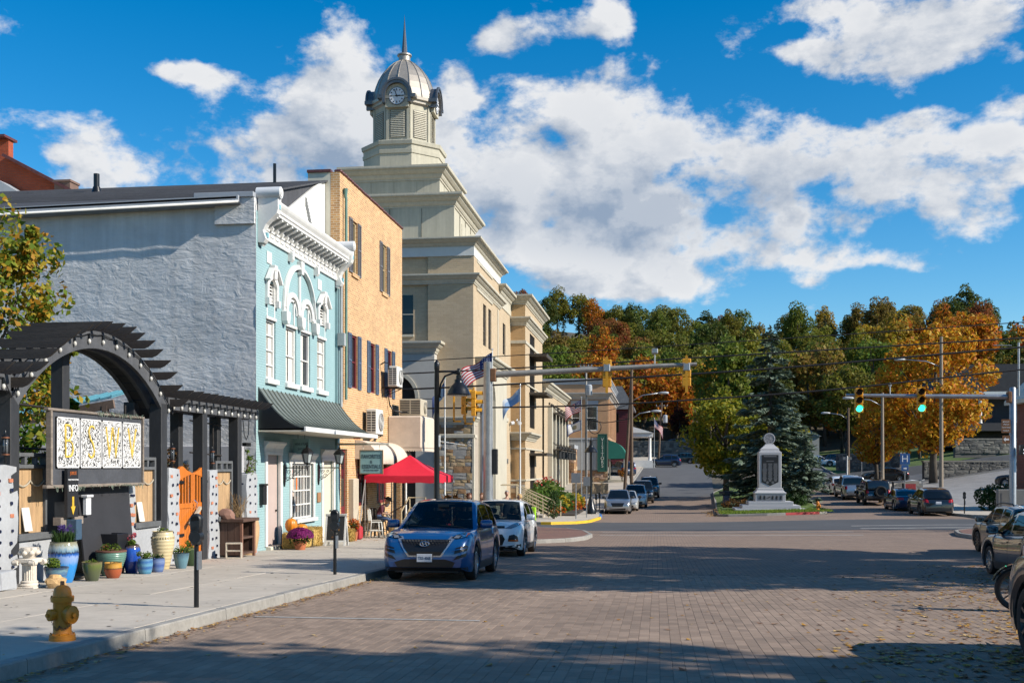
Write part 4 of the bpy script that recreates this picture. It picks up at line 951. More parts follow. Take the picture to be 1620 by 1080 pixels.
def pillar(y0,y1,z1,x=PX,depth=.5,seed=1):
 r=random.Random(seed);m=MB();z0=gz(x,y0)
 ny,nz=5,12;pts=[]
 prof=[(-depth,y0),(-depth*.5,y0-.015),(0,y0),(.01,(y0+y1)/2),(0,y1),(-depth,y1)]
 rings=[]
 for k in range(nz+1):
  z=z0+(z1-z0)*k/nz;s=1 if k<nz else .9
  rings.append([(x+d+r.uniform(-.018,.018),(y0+y1)/2+((yy-(y0+y1)/2)*s)+r.uniform(-.015,.015),z+(r.uniform(-.03,.05)if k==nz else 0))for d,yy in prof])
 m.loft(rings);p=m.part('pillar',RENDER,wallg,smooth=50)
 m=MB();c=MB()
 for k in range(int((z1-z0)/.22)):
  for yy in(y0+(y1-y0)*.28,y0+(y1-y0)*.75):
   z=z0+.2+.22*k+r.uniform(-.03,.03);y=yy+r.uniform(-.04,.04)
   if z>z1-.06:continue
   if r.random()<.78:m.tube([(x-.03,y,z),(x+.035,y,z)],r.uniform(.026,.036),9)
   else:c.box(x,x+.028,y-.06,y+.05,z-.03,z+.035)
   if r.random()<.5:m.tube([(x-.08-r.random()*.3,y0-.03,z+.08),(x-.08-r.random()*.3,y0+.03,z+.08)],.03,9)
 m.part('bottle_ends',BOTTLE,p,kind='stuff')
 if c.v:c.part('brick_chips',TERRA,p,kind='stuff')
 return p
pillar(17.25,18.06,1.66,seed=1);pillar(19.9,20.12,.9,x=PX-.1,seed=2);pillar(22.2,22.46,1.25,seed=3);pillar(24.08,24.68,1.60,seed=4);pillar(26.41,26.97,1.55,seed=5);pillar(28.82,29.62,1.46,x=PX+.05,seed=6);pillar(16.2,17.2,.0,x=PX+.15,seed=8)
m=MB()
for y0,y1 in((18.06,19.2),(22.45,24.1),(26.97,28.85)):
 m.cbox(PX-.45,PX-.02,y0,y1,gz(PX,(y0+y1)/2),.42,.02)
m.cbox(PX-.5,PX-.05,12,17.3,-.2,1.3,.02)
m.part('low_wall',RENDER,wallg,smooth=30)
for i,(y0,y1,z0,z1)in enumerate(((18.10,19.14,.46,1.62),(22.46,23.60,.44,1.58),(27.0,28.12,.38,1.52))):
 f=MB();w=.07
 f.fbox(pf,y0,y0+w,z0,z1+.28,-.18,-.06);f.fbox(pf,y1-w,y1,z0,z1+.28,-.18,-.06);f.fbox(pf,y0+w,y1-w,z1,z1+w,-.18,-.06);f.fbox(pf,y0+w,y1-w,z1+.28-w,z1+.28,-.18,-.06)
 for t in(.33,.67):f.fbox(pf,y0+(y1-y0)*t-.03,y0+(y1-y0)*t+.03,z1+w,z1+.28-w,-.16,-.07)
 f.fbox(pf,y0-.04,y1+.04,z0-.12,z0,-.2,.04)
 fr_=f.part('window_frame',mat('grey_weathered_frame',(.10,.105,.11),.75,var=.25,scale=4),wallg,bevel=.008)
 nb=4
 for k in range(nb):
  b=MB();a=y0+w+(y1-y0-2*w)*k/nb;e=y0+w+(y1-y0-2*w)*(k+1)/nb;b.fbox(pf,a+.004,e-.004,z0,z1,-.15,-.12);b.part('plank',BOARDW,fr_)
 b=MB();b.tube([pf(y0+w+(y1-y0-2*w)*k/20,z1-.22-.10*abs(math.sin(2*PI*k/20))**.8,-.10)for k in range(21)],.018,6);b.part('rope_swag',mat('rope',(.38,.33,.25),.9),fr_)
for y,zz,lab in((18.47,.50,'small white printed notice leaning in the boarded window at the left end of the wall'),(22.86,.46,'small white printed notice leaning in the boarded window right of the black panel')):
 m=MB();m.add([pf(y-.12,zz,-.03),pf(y+.12,zz,-.03),pf(y+.12,zz+.42,-.10),pf(y-.12,zz+.42,-.10),pf(y-.12,zz,-.045),pf(y+.12,zz,-.045),pf(y+.12,zz+.42,-.115),pf(y-.12,zz+.42,-.115)],[(0,1,2,3),(7,6,5,4),(0,4,5,1),(1,5,6,2),(2,6,7,3),(3,7,4,0)])
 o=m.part('notice',mat('notice_paper',(.66,.63,.58),.7,var=.05),None);tag(o,lab,'notice')
m=MB();m.box(-11.3,-11.25,19.16,20.16,-.6,1.75);m.box(-11.6,-11.55,20.1,22.3,-.5,1.75);m.part('opening_shade_sheets',BLACKP,wallg)  # black sheets put the shade of the wall opening into colour
m=MB();m.add([pf(19.85,-.42+.05,.30),pf(21.85,-.49+.08,.30),pf(22.1,1.3,.02),pf(20.0,1.3,.02),pf(19.85,-.37,.27),pf(21.85,-.41,.27),pf(22.1,1.3,-.02),pf(20.0,1.3,-.02)],[(0,1,2,3),(7,6,5,4),(0,4,5,1),(1,5,6,2),(2,6,7,3),(3,7,4,0)])
o=m.part('black_panel',mat('matt_black_board',(.022,.022,.026),.7,var=.15,scale=2),None);tag(o,'large matt black board leaning under the BSWV sign','board')
m=MB();m.fbox(pf,20.02,20.2,.72,1.06,.14,.22);m.fbox(pf,20.0,20.24,1.06,1.11,.11,.25);o=m.part('leaflet_box',mat('white_plastic',(.62,.63,.65),.4),None,bevel=.01);tag(o,'small white leaflet box fixed to the black board','leaflet box')
inf=thing('info_stand','narrow black INFO sign with a yellow down arrow left of the black board','sign',(-10.75,19.2,zg(-10.75,19.2)))
m=MB();m.box(-10.78,-10.72,19.04,19.42,.72,1.62);pn=m.part('panel',mat('black_sign',(.016,.016,.018),.5),inf)
m=MB();m.tube([(-10.75,19.24,zg(-10.75,19.2)),(-10.75,19.24,.75)],.025,8);m.box(-10.9,-10.6,19.1,19.4,zg(-10.75,19.2),zg(-10.75,19.2)+.03);m.part('stand',BLACKM,inf)
text('lettering','JUBILEE',.085,(-10.715,19.24,1.53),ROT_X,mat('rust_letter',(.45,.12,.03),.6),inf,.003,sx=.8)
text('lettering','MOUNTAINS FIREHOUSE',.04,(-10.715,19.24,1.41),ROT_X,mat('white_letter',(.75,.75,.75),.6),inf,.003,sx=.8)
text('lettering','INFO',.17,(-10.715,19.24,1.25),ROT_X,mat('white_letter',(.75,.75,.75),.6),inf,.004,sx=.85)
m=MB();af=Fr('x+',-10.72);m.prism([(19.20,1.10),(19.26,1.10),(19.26,.92),(19.31,.92),(19.23,.76),(19.15,.92),(19.20,.92)],af,0,.008);m.part('arrow',mat('yellow_letter',(.62,.38,.03),.6),inf)
m=MB();m.box(-10.8,-10.6,19.14,19.34,.3,.68);m.part('leaflet_holder',mat('smoky_blue_plastic',(.05,.09,.14),.15),inf,bevel=.01)
m=MB();m.box(-10.95,-10.8,18.95,19.75,.58,.72);m.part('crossbar',mat('old_timber',(.22,.18,.15),.85,var=.3),inf)
bs=thing('bswv_sign','framed BSWV banner sign of four carved black and white panels with yellow letters','sign',(-10.85,20.45,1.3))
m=MB();sf=Fr('x+',-10.82)
m.fbox(sf,18.66,22.24,1.32,2.66,-.05,-.02);m.part('tarp_back',mat('grey_tarp',(.060,.063,.072),.6,var=.2,scale=2,stain=.2,dirt_col=(.10,.10,.11),bump=.02,bscale=3),bs)
m=MB();m.fbox(sf,18.55,22.3,2.66,2.71,-.08,.02);m.fbox(sf,18.5,22.3,1.26,1.32,-.08,.02);m.fbox(sf,18.62,18.68,1.32,2.66,-.08,.03);m.fbox(sf,22.22,22.27,1.32,2.66,-.08,.02);m.part('frame',mat('driftwood',(.20,.165,.135),.85,var=.35,scale=4,stretch=(1,.5,3)),bs,bevel=.01)
def carved_mat():
 m=bpy.data.materials.new('carved_black_white');m.use_nodes=True;nt=m.node_tree;L=nt.links.new;B=nt.nodes['Principled BSDF'];B.inputs['Roughness'].default_value=.6
 tc=nt.nodes.new('ShaderNodeTexCoord');n=nt.nodes.new('ShaderNodeTexNoise');n.inputs['Scale'].default_value=12;n.inputs['Detail'].default_value=6;n.inputs['Distortion'].default_value=2.6;n.inputs['Roughness'].default_value=.65
 L(tc.outputs['Object'],n.inputs['Vector'])
 r=nt.nodes.new('ShaderNodeValToRGB');e=r.color_ramp.elements;e[0].position=.46;e[0].color=(.02,.02,.02,1);e[1].position=.52;e[1].color=(.72,.71,.69,1);L(n.outputs['Fac'],r.inputs[0]);L(r.outputs[0],B.inputs['Base Color']);return m
CARVED=carved_mat();YEL=mat('yellow_letter_gold',(.66,.46,.08),.5);INKW=mat('white_panel_edge',(.70,.69,.68),.6)
for k,ch in enumerate('BSWV'):
 y0=18.83+.83*k;y1=y0+.79
 m=MB();m.fbox(sf,y0,y1,1.63,2.56,-.02,.012);p=m.part('letter_panel',CARVED,bs)
 m=MB()
 for q in((y0,y0+.02,1.63,2.56),(y1-.02,y1,1.63,2.56),(y0,y1,1.63,1.65),(y0,y1,2.54,2.56)):m.fbox(sf,*q,-.02,.018)
 m.part('panel_border',INKW,p)
 text('letter',ch,.98,(-10.80,(y0+y1)/2,2.09),ROT_X,YEL,p,.012,sx=.72 if ch!='W' else .58,off=-.026)
m=MB();r=random.Random(5)
for k in range(140):
 top=r.random()<.5;y=r.uniform(18.7,22.2)if not top else r.uniform(20.3,22.2);z=1.28 if not top else 2.72
 a=Vector((-10.80,y,z));m.tube([a,a+Vector((r.uniform(.0,.05),r.uniform(-.05,.05),r.uniform(-.10,.03)))],.006,3)
m.part('ivy_fringe',mat('faded_garland',(.16,.20,.15),.8,var=.3),bs,kind='stuff')
gt=thing('orange_gate','orange varnished wooden double gate with arched tops between bottle pillars','gate',(PX,25.5,zg(PX,25.5)))
zb=zg(PX,25.5)+.04
for sg,ya,yb in((0,24.72,25.53),(1,25.56,26.37)):
 m=MB();gf=Fr('x+',PX-.1)
 m.fbox(gf,ya,ya+.09,zb,1.5,0,.06);m.fbox(gf,yb-.09,yb,zb,1.5,0,.06);m.fbox(gf,ya+.09,yb-.09,zb,zb+.16,0,.06);m.fbox(gf,ya+.09,yb-.09,.66,.78,0,.06)
 n=10;top=[];bot=[]
 for k in range(n+1):
  t=k/n;q=t if sg==0 else 1-t
  top.append((ya+(yb-ya)*t,1.56+.09*math.sin(q*PI*1.5)+.03*math.sin(q*9)));bot.append((ya+(yb-ya)*t,1.30+.16*math.sin(q*PI/2)))
 m.prism(top+bot[::-1],gf,-.005,.065)
 lf=m.part('gate_leaf',GATEW,gt,bevel=.008)
 for k in range(3):
  b=MB();y=ya+.09+(yb-ya-.18)*(k+1)/4;b.fbox(gf,y-.03,y+.03,.78,1.48,.01,.05);b.part('bar',GATEW,lf)
 for k in range(5):
  b=MB();a=ya+.09+(yb-ya-.18)*k/5;e=ya+.09+(yb-ya-.18)*(k+1)/5;b.fbox(gf,a+.004,e-.004,zb+.14,.68,.005,.04);b.part('plank',GATEW,lf)
 b=MB()
 for zz in(.0,1.25):b.fbox(gf,ya if sg==0 else yb-.28,ya+.28 if sg==0 else yb,zz,zz+.07,.06,.08)
 b.part('hinge',BLACKM,lf)
m=MB();m.tube([(PX,25.5,.85),(PX+.06,25.55,.78),(PX+.02,25.6,.7),(PX+.05,25.5,.66)],.012,6);m.part('chain',CHROME,gt)
m=MB();m.bar((PX+.1,25.05,.28),(PX+.05,25.75,.66),.07,.07);m.part('prop_bar',mat('pale_timber',(.42,.36,.28),.8),gt)
m=MB();m.tube([(PX+.02,25.5,.6),(PX+.03,25.9,-.3)],.007,5);m.tube([(PX+.02,25.5,.6),(PX+.03,25.0,-.3)],.007,5);m.part('cord',BLACKM,gt)
def lantern(y,lab,z):
 r=thing('pillar_lantern',lab,'lantern',(PX-.05,y,z),0,'lanterns on the garden wall pillars');r.scale=(.52,)*3
 m=MB();m.lathe([(.10,0),(.10,.04),(.045,.06),(.04,.36),(.07,.40)],(0,0,0),12);m.lathe([(.12,1.0),(.09,1.06),(.03,1.1),(.03,1.16),(.01,1.22)],(0,0,0),12)
 for k in range(4):m.bar((.10*math.cos(PI/2*k+.7),.10*math.sin(PI/2*k+.7),.46),(.10*math.cos(PI/2*k+.7),.10*math.sin(PI/2*k+.7),.98),.012,.012)
 m.part('frame',BLACKM,r,smooth=40,local=True)
 m=MB();m.lathe([(.135,.40),(.135,.45)],(0,0,0),14);m.lathe([(.135,.96),(.135,1.01)],(0,0,0),14);m.part('copper_ring',mat('old_copper',(.22,.09,.05),.45,metal=.6,var=.2),r,smooth=40,local=True)
 m=MB();m.lathe([(.085,.45),(.085,.96)],(0,0,0),12);m.part('glass_chimney',mat('clear_lamp_glass',(.10,.11,.12),.08,spec=.6,var=.1),r,smooth=True,local=True)
 return r
lantern(17.78,'black pillar lantern with copper rings left of the BSWV sign',1.64);lantern(24.4,'black pillar lantern with copper rings left of the orange gate',1.56);lantern(26.72,'black pillar lantern with copper rings right of the orange gate',1.52)
sl=thing('string_lights','black string of clear festoon bulbs along the pergola beams','string lights',(PX,21,3))
m=MB();pts=[]
for k in range(27):
 t=R(42)+R(96)*k/26;pts.append((PX+.03,CY-(RO-.06)*math.cos(t),CZ+(RO-.06)*math.sin(t)-(.0 if k%2 else .03)))
pts+=[(PX+.03,24.3+.44*k/2,3.17-(.03 if k%2 else 0))for k in range(26)]
pts=[(PX+.03,13.2+.44*k,3.17)for k in range(11)]+pts
m.tube(pts,.011,5);m.part('cable',BLACKM,sl)
bm1=MB();bm1.tube([(0,0,0),(0,0,-.10)],[.02,.022],7);bs1=bm1.mesh('socket',BLACKM);bm2=MB();bm2.lathe([(.015,-.10),(.034,-.135),(.036,-.16),(.02,-.195),(.004,-.20)],(0,0,0),8);bb1=bm2.mesh('bulb',mat('clear_bulb',(.55,.54,.50),.1,spec=.7,var=.05),smooth=True)
for k,p in enumerate(pts[::2]):
 s=instance('socket',bs1,sl,(p[0]-PX+.0,p[1]-21,p[2]-3));instance('bulb',bb1,s)
sh=thing('garden_shelter','small timber shelter with a blue sheet roof seen through the pergola arch','shelter',(-15.6,28.3,-.7))
m=MB();BL=mat('blue_sheet_roof',(.10,.30,.38),.45,metal=.1,var=.1,scale=1)
m.add([(-18.4,27.4,2.75),(-14.2,27.4,3.48),(-14.2,29.6,3.95),(-18.4,29.6,3.2),(-18.4,27.4,2.72),(-14.2,27.4,3.45),(-14.2,29.6,3.92),(-18.4,29.6,3.17)],[(0,1,2,3),(7,6,5,4),(0,4,5,1),(1,5,6,2),(2,6,7,3),(3,7,4,0)])
rf=m.part('roof',BL,sh)
for k in range(14):
 x=-18.3+4.1*k/13;m=MB();m.bar((x,27.38,2.78+(x+18.4)*.174),(x,29.62,3.24+(x+18.4)*.174),.03,.03);m.part('rib',BL,rf)
BRN=mat('brown_timber',(.15,.105,.08),.8,var=.3,scale=3)
m=MB();m.bar((-18.4,27.45,2.6),(-14.15,27.45,3.3),.08,.22);m.part('rafter_beam',BRN,sh)
for x,z in((-14.4,3.25),(-17.9,2.7)):
 m=MB();m.box(x-.07,x+.07,27.4,27.54,-.9,z);m.part('post',BRN,sh)
m=MB();m.bar((-14.4,27.47,2.5),(-15.1,27.47,3.1),.06,.1);m.part('brace',BRN,sh)
def leaf_cloud(name,m,centers,n,size,seed,spread,root=None,shape='leaf',up=.3,elong=1.6,kind=None,local=False,stuff=False,curl=.18):
 """many small bent leaves scattered about the given clump centres (x,y,z,r)"""
 r=np.random.default_rng(seed);C=np.array(centers,float)
 idx=r.integers(0,len(C),n);c=C[idx]
 d=r.normal(size=(n,3));d/=np.linalg.norm(d,axis=1)[:,None]
 rad=c[:,3]*np.cbrt(r.random(n))**spread
 p=c[:,:3]+d*rad[:,None]
 nr=d*.7+r.normal(size=(n,3))*.7;nr[:,2]+=up;nr/=np.linalg.norm(nr,axis=1)[:,None]
 a=r.normal(size=(n,3));a-=(a*nr).sum(1)[:,None]*nr;a/=np.linalg.norm(a,axis=1)[:,None]
 b=np.cross(nr,a);s=size*r.uniform(.65,1.35,n)
 A=a*(s*elong/2)[:,None];Bv=b*(s/2)[:,None];K=nr*(s*curl)[:,None]
 if shape=='leaf':
  V=np.stack([p-A,p-A*.25+Bv*.85,p+A-K,p-A*.25-Bv*.85],1);F=[[0,1,2,3]];per=4
 else:
  V=np.stack([p-A-Bv,p+A-Bv,p+A+Bv,p-A+Bv],1);F=[[0,1,2,3]];per=4
 V=V.reshape(-1,3)
 if root is not None and not local:V=V-np.array(wloc(root))
 me=bpy.data.meshes.new(name);nv=len(V)
 me.vertices.add(nv);me.vertices.foreach_set('co',V.ravel());me.loops.add(nv);me.loops.foreach_set('vertex_index',np.arange(nv,dtype=np.int32))
 me.polygons.add(n);me.polygons.foreach_set('loop_start',np.arange(0,nv,4,dtype=np.int32));me.polygons.foreach_set('loop_total',np.full(n,4,np.int32))
 me.update(calc_edges=True);me.materials.append(m)
 o=bpy.data.objects.new(name,me);COL.objects.link(o)
 if root is not None:o.parent=root
 if stuff:o['kind']='stuff'
 return o
def blades(name,m,c,rad,n,h,w,seed,root,lean=.35):
 """upright strap leaves from a pot or bed, local to root"""
 r=random.Random(seed);mb=MB()
 for k in range(n):
  a=r.uniform(0,2*PI);q=rad*math.sqrt(r.random());x,y=c[0]+q*math.cos(a),c[1]+q*math.sin(a);hh=h*r.uniform(.6,1.15);b=r.uniform(0,2*PI);l=lean*r.uniform(.2,1)*hh
  dx,dy=math.cos(b)*l+(x-c[0])*.5,math.sin(b)*l+(y-c[1])*.5;px,py=-math.sin(b)*w/2,math.cos(b)*w/2
  mb.add([(x-px,y-py,c[2]),(x+px,y+py,c[2]),(x+dx*.4+px,y+dy*.4+py,c[2]+hh*.6),(x+dx*.4-px,y+dy*.4-py,c[2]+hh*.6),(x+dx,y+dy,c[2]+hh)],[(0,1,2,3),(3,2,4)])
 return mb.part(name,m,root,local=True)
LEAFG=foliage_mat('bright_green_leaf',[(.10,.17,.02),(.15,.22,.03),(.07,.13,.02),(.19,.24,.04)])
LEAFD=foliage_mat('deep_green_leaf',[(.03,.07,.015),(.05,.10,.02),(.04,.08,.025)])
LEAFR=foliage_mat('rusty_leaf',[(.10,.05,.02),(.16,.07,.02),(.06,.06,.02),(.20,.10,.03)])
PURP=foliage_mat('purple_flower',[(.10,.06,.24),(.14,.09,.30),(.07,.04,.18)])
PINKF=foliage_mat('pink_flower',[(.50,.08,.12),(.60,.16,.2),(.42,.05,.07)])
MAG=foliage_mat('magenta_flower',[(.16,.008,.10),(.21,.012,.12),(.12,.006,.085),(.26,.02,.16)])
def glaze(name,bands,rough=.16,drip=.06,spec=.55,horiz=False):
 """glazed pottery: colour bands by height (0 bottom .. 1 top) with runs between them"""
 if name in MAT:return MAT[name]
 m=bpy.data.materials.new(name);m.use_nodes=True;nt=m.node_tree;L=nt.links.new;B=nt.nodes['Principled BSDF'];B.inputs['Roughness'].default_value=rough;B.inputs['Specular IOR Level'].default_value=spec
 tc=nt.nodes.new('ShaderNodeTexCoord');sp=nt.nodes.new('ShaderNodeSeparateXYZ');L(tc.outputs['Generated'],sp.inputs[0])
 mp=nt.nodes.new('ShaderNodeMapping');mp.inputs['Scale'].default_value=(3,3,9)if horiz else(14,14,1.6);L(tc.outputs['Object'],mp.inputs[0])
 n=nt.nodes.new('ShaderNodeTexNoise');n.inputs['Scale'].default_value=2;n.inputs['Detail'].default_value=4;L(mp.outputs[0],n.inputs['Vector'])
 a=nt.nodes.new('ShaderNodeMath');a.operation='MULTIPLY_ADD';L(n.outputs['Fac'],a.inputs[0]);a.inputs[1].default_value=drip*4;L(sp.outputs[2],a.inputs[2])
 s=nt.nodes.new('ShaderNodeMath');s.operation='SUBTRACT';L(a.outputs[0],s.inputs[0]);s.inputs[1].default_value=drip*2
 r=nt.nodes.new('ShaderNodeValToRGB');e=r.color_ramp.elements
 while len(e)<len(bands):e.new(.5)
 for i,(p,c)in enumerate(bands):e[i].position=p;e[i].color=(*c,1)
 L(s.outputs[0],r.inputs[0]);L(r.outputs[0],B.inputs['Base Color']);MAT[name]=m;return m
SOILP=mat('potting_soil',(.035,.025,.018),.95,var=.3,scale=12)
def pot(name,label,x,y,prof,m,n=36,ribs=0,rim=None,cat='plant pot',square=False,k=.56):
 z=zg(x,y);r=thing(name,label,cat,(x,y,z),0,'pots along the garden wall');r.scale=(k,k,k)
 top_r,top_z=prof[-1]
 full=prof+[(top_r-.025,top_z),(top_r-.035,top_z-.08)]
 if square:
  rings=[[(q*sx,q*sy,zz)for sx,sy in((-1,-1),(1,-1),(1,1),(-1,1))]for q,zz in full];mb=MB();mb.loft(rings)
  mb.part('vessel',m,r,local=True,bevel=.012)
  for k in range(ribs):
   b=MB();zz=.04+(top_z-.1)*k/ribs;t=zz/top_z;q=prof[0][0]+(top_r-prof[0][0])*t+.002
   b.loft([[(q*sx,q*sy,zz+dz)for sx,sy in((-1,-1),(1,-1),(1,1),(-1,1))]for dz in(0,.018)],cap=False);b.part('rib',m,r,local=True)
 else:
  mb=MB()
  P=[];K=6
  for i in range(len(prof)-1):
   p0=prof[max(i-1,0)];p1=prof[i];p2=prof[i+1];p3=prof[min(i+2,len(prof)-1)]
   for k in range(K):
    t=k/K;f=lambda a,b,c,d:.5*((2*b)+(-a+c)*t+(2*a-5*b+4*c-d)*t*t+(-a+3*b-3*c+d)*t**3)
    P.append((f(p0[0],p1[0],p2[0],p3[0]),f(p0[1],p1[1],p2[1],p3[1])))
  P.append(prof[-1])
  if ribs:
   P=[(q+.006*math.sin(zz/top_z*ribs*2*PI),zz)for q,zz in[(np.interp(zz,[p[1]for p in P],[p[0]for p in P]),zz)for zz in np.linspace(P[0][1],top_z,ribs*6)]]
  P+=[(top_r-.025,top_z),(top_r-.035,top_z-.08)]
  mb.lathe(P,(0,0,0),n);mb.part('vessel',m,r,local=True,smooth=55)
 if rim:
  b=MB();b.lathe([(top_r-.02,top_z-.03),(top_r+.025,top_z-.035),(top_r+.03,top_z+.01),(top_r,top_z+.025),(top_r-.03,top_z+.01)],(0,0,0),n);b.part('rim',rim,r,local=True,smooth=50)
 b=MB();b.disc((0,0,top_z-.06),(0,0,1),top_r-.03,20,.01)if not square else b.box(-top_r+.03,top_r-.03,-top_r+.03,top_r-.03,top_z-.07,top_z-.06);b.part('soil',SOILP,r,local=True)
 return r,top_r,top_z
def plant(r,z,rad,h,n,size,m,seed,name='plant',up=.5,spread=.8):
 rr=random.Random(seed)
 cs=[(rr.uniform(-rad,rad)*.7,rr.uniform(-rad,rad)*.7,z+h*rr.uniform(.15,.75),rad*rr.uniform(.35,.6))for _ in range(9)]
 return leaf_cloud(name,m,cs,n,size,seed,spread,r,local=True,up=up)
CAST=mat('cast_stone_white',(.62,.55,.46),.85,var=.12,scale=4,stain=.3,dirt_col=(.36,.26,.19),bump=.006,bscale=20)
pc=thing('fluted_pedestal','cream fluted pedestal carrying a carved capital bowl at the far left','pedestal',(-10.42,17.3,zg(-10.42,17.3)));pc.scale=(.64,)*3
m=MB();m.cbox(-.30,.30,-.30,.30,0,.05,.01);m.lathe([(.25,.05),(.26,.09),(.21,.13),(.22,.17),(.18,.2)],(0,0,0),24);m.part('plinth',CAST,pc,local=True,smooth=40)
m=MB();rings=[]
for zz in(.2,.6):
 rings.append([((.165+(.012 if k%2 else-.006))*math.cos(2*PI*k/40),(.165+(.012 if k%2 else-.006))*math.sin(2*PI*k/40),zz)for k in range(40)])
m.loft(rings);m.part('fluted_shaft',CAST,pc,local=True)
m=MB();m.lathe([(.18,.60),(.20,.63),(.19,.66)],(0,0,0),24);m.cbox(-.25,.25,-.25,.25,.66,.78,.02)
for sx in(-1,1):
 for sy in(-1,1):m.tube([(sx*.26,sy*.16,.67),(sx*.26,sy*.29,.67)],.075,12);m.tube([(sx*.16,sy*.26,.67),(sx*.29,sy*.26,.67)],.06,12)
m.part('capital',CAST,pc,local=True,smooth=40)
m=MB();m.lathe([(.14,.78),(.17,.84),(.22,.93),(.235,1.02),(.22,1.06),(.16,1.06)],(0,0,0),24)
for k in range(8):
 a=2*PI*k/8;c=Vector((.215*math.cos(a),.215*math.sin(a),.92));m.lathe([(0.001,-.07),(.055,-.04),(.07,0),(.055,.04),(.001,.07)],c,10);m.tube([c+Vector((0,0,.05)),c*1.08+Vector((0,0,.06-.0)),c*1.1],.022,6)
m.part('carved_bowl',CAST,pc,local=True,smooth=50)
m=MB();m.cbox(-.2,.2,-.25,.25,0,.33,.03);m.xf(Matrix.Translation((-10.62,16.72,zg(-10.6,16.7))));m.jitter(.02,4);o=m.part('stone_block',RENDER,None);tag(o,'pale rendered stone block at the left edge beside the pedestal','stone block')
bm=bmesh.new();bmesh.ops.create_icosphere(bm,subdivisions=3,radius=.16)
for v in bm.verts:v.co*=1+.28*mnoise.noise(v.co*6)+.1*mnoise.noise(v.co*15);v.co.z*=.85;v.co=Vector([round(c*14)/14*.5+c*.5 for c in v.co])
m=MB();m.bm(bm,Matrix.Translation((-9.98,17.35,zg(-10,17.4)+.09)));o=m.part('boulder',mat('tan_rock',(.46,.29,.13),.9,var=.25,scale=6,bump=.02,bscale=9),None,smooth=25);tag(o,'tan sandstone boulder on the sidewalk beside the low blue bowl','boulder')
BLUEG=(.05,.20,.42)
p,tr,tz=pot('glazed_pot','low wide blue glazed bowl of bright green leaves beside the boulder',-10.20,17.75,[(.21,0),(.24,.12),(.31,.36),(.36,.55),(.37,.58)],glaze('bowl_blue',[(0,(.05,.16,.22)),(.35,(.10,.27,.36)),(.6,(.04,.12,.28)),(.8,(.16,.28,.33)),(.95,(.03,.06,.12))],drip=.09,horiz=True));plant(p,tz-.05,.3,.3,420,.06,LEAFG,1)
p,tr,tz=pot('glazed_pot','tall blue glazed pot with white drips and purple flowers, largest of the row',-10.52,18.55,[(.27,0),(.33,.2),(.43,.65),(.46,.95),(.42,1.2),(.40,1.26),(.41,1.30)],glaze('tall_blue',[(0,(.02,.20,.52)),(.42,(.03,.24,.60)),(.50,(.16,.30,.58)),(.63,(.24,.34,.58)),(.68,(.01,.10,.40)),(.74,(.015,.02,.04)),(.79,(.16,.26,.34)),(.88,(.34,.38,.36)),(.95,(.25,.24,.16))],drip=.055))
blades('leaves',LEAFD,(0,0,tz-.05),.3,160,.42,.03,3,p);leaf_cloud('flowers',PURP,[(.28*math.cos(k*2.4)*(k%3)/2.2,.28*math.sin(k*2.4)*(k%3)/2.2,tz+.34+.05*(k%4),.07)for k in range(16)],420,.035,4,1,p,local=True)
p,tr,tz=pot('glazed_pot','olive green glazed pot just right of the tall blue pot',-10.22,19.0,[(.19,0),(.24,.15),(.30,.42),(.31,.58),(.33,.62)],glaze('olive',[(0,(.07,.085,.05)),(.5,(.085,.10,.045)),(.8,(.10,.13,.03)),(.96,(.15,.13,.06))],drip=.1));plant(p,tz-.08,.15,.2,90,.05,LEAFG,2)
p,tr,tz=pot('glazed_pot','small rust orange pot with a mustard rim between the green pots',-10.20,19.75,[(.19,0),(.25,.12),(.29,.3),(.28,.46),(.30,.52)],glaze('rust',[(0,(.30,.07,.03)),(.55,(.36,.085,.03)),(.64,(.10,.06,.03)),(.68,(.48,.24,.04)),(.95,(.50,.26,.05))],drip=.02));plant(p,tz-.12,.12,.12,60,.04,LEAFR,5)
p,tr,tz=pot('glazed_pot','wide ribbed sea green pot with a brown rim',-10.50,20.25,[(.25,0),(.32,.2),(.44,.55),(.46,.72),(.45,.80)],glaze('seagreen',[(0,(.09,.17,.13)),(.4,(.12,.24,.18)),(.75,(.11,.22,.17)),(.95,(.13,.24,.19))],rough=.3,drip=.12),ribs=13,rim=mat('brown_glaze',(.15,.07,.05),.3),k=.61);plant(p,tz-.03,.3,.22,240,.05,LEAFG,6);leaf_cloud('dry_leaves',LEAFR,[(-.15,-.1,tz+.03,.18)],60,.07,8,1,p,local=True)
p,tr,tz=pot('square_planter','tall black woven square planter against the black board',-10.78,20.85,[(.24,0),(.34,1.22)],mat('black_resin',(.012,.013,.017),.4),ribs=26,square=True,cat='planter',k=.66)
p,tr,tz=pot('glazed_pot','cobalt blue glazed pot with pink flowers',-10.5,21.1,[(.19,0),(.25,.2),(.31,.6),(.29,.85),(.24,.98),(.26,1.02)],glaze('cobalt',[(0,(.02,.04,.20)),(.4,(.015,.06,.34)),(.85,(.02,.08,.36)),(.93,(.10,.07,.06))],drip=.05));plant(p,tz-.03,.16,.25,160,.06,LEAFG,7);leaf_cloud('flowers',PINKF,[(.09,-.05,tz+.33,.09),(-.08,.08,tz+.28,.08),(.05,.1,tz+.36,.07),(-.1,-.08,tz+.22,.06)],170,.045,9,.8,p,local=True)
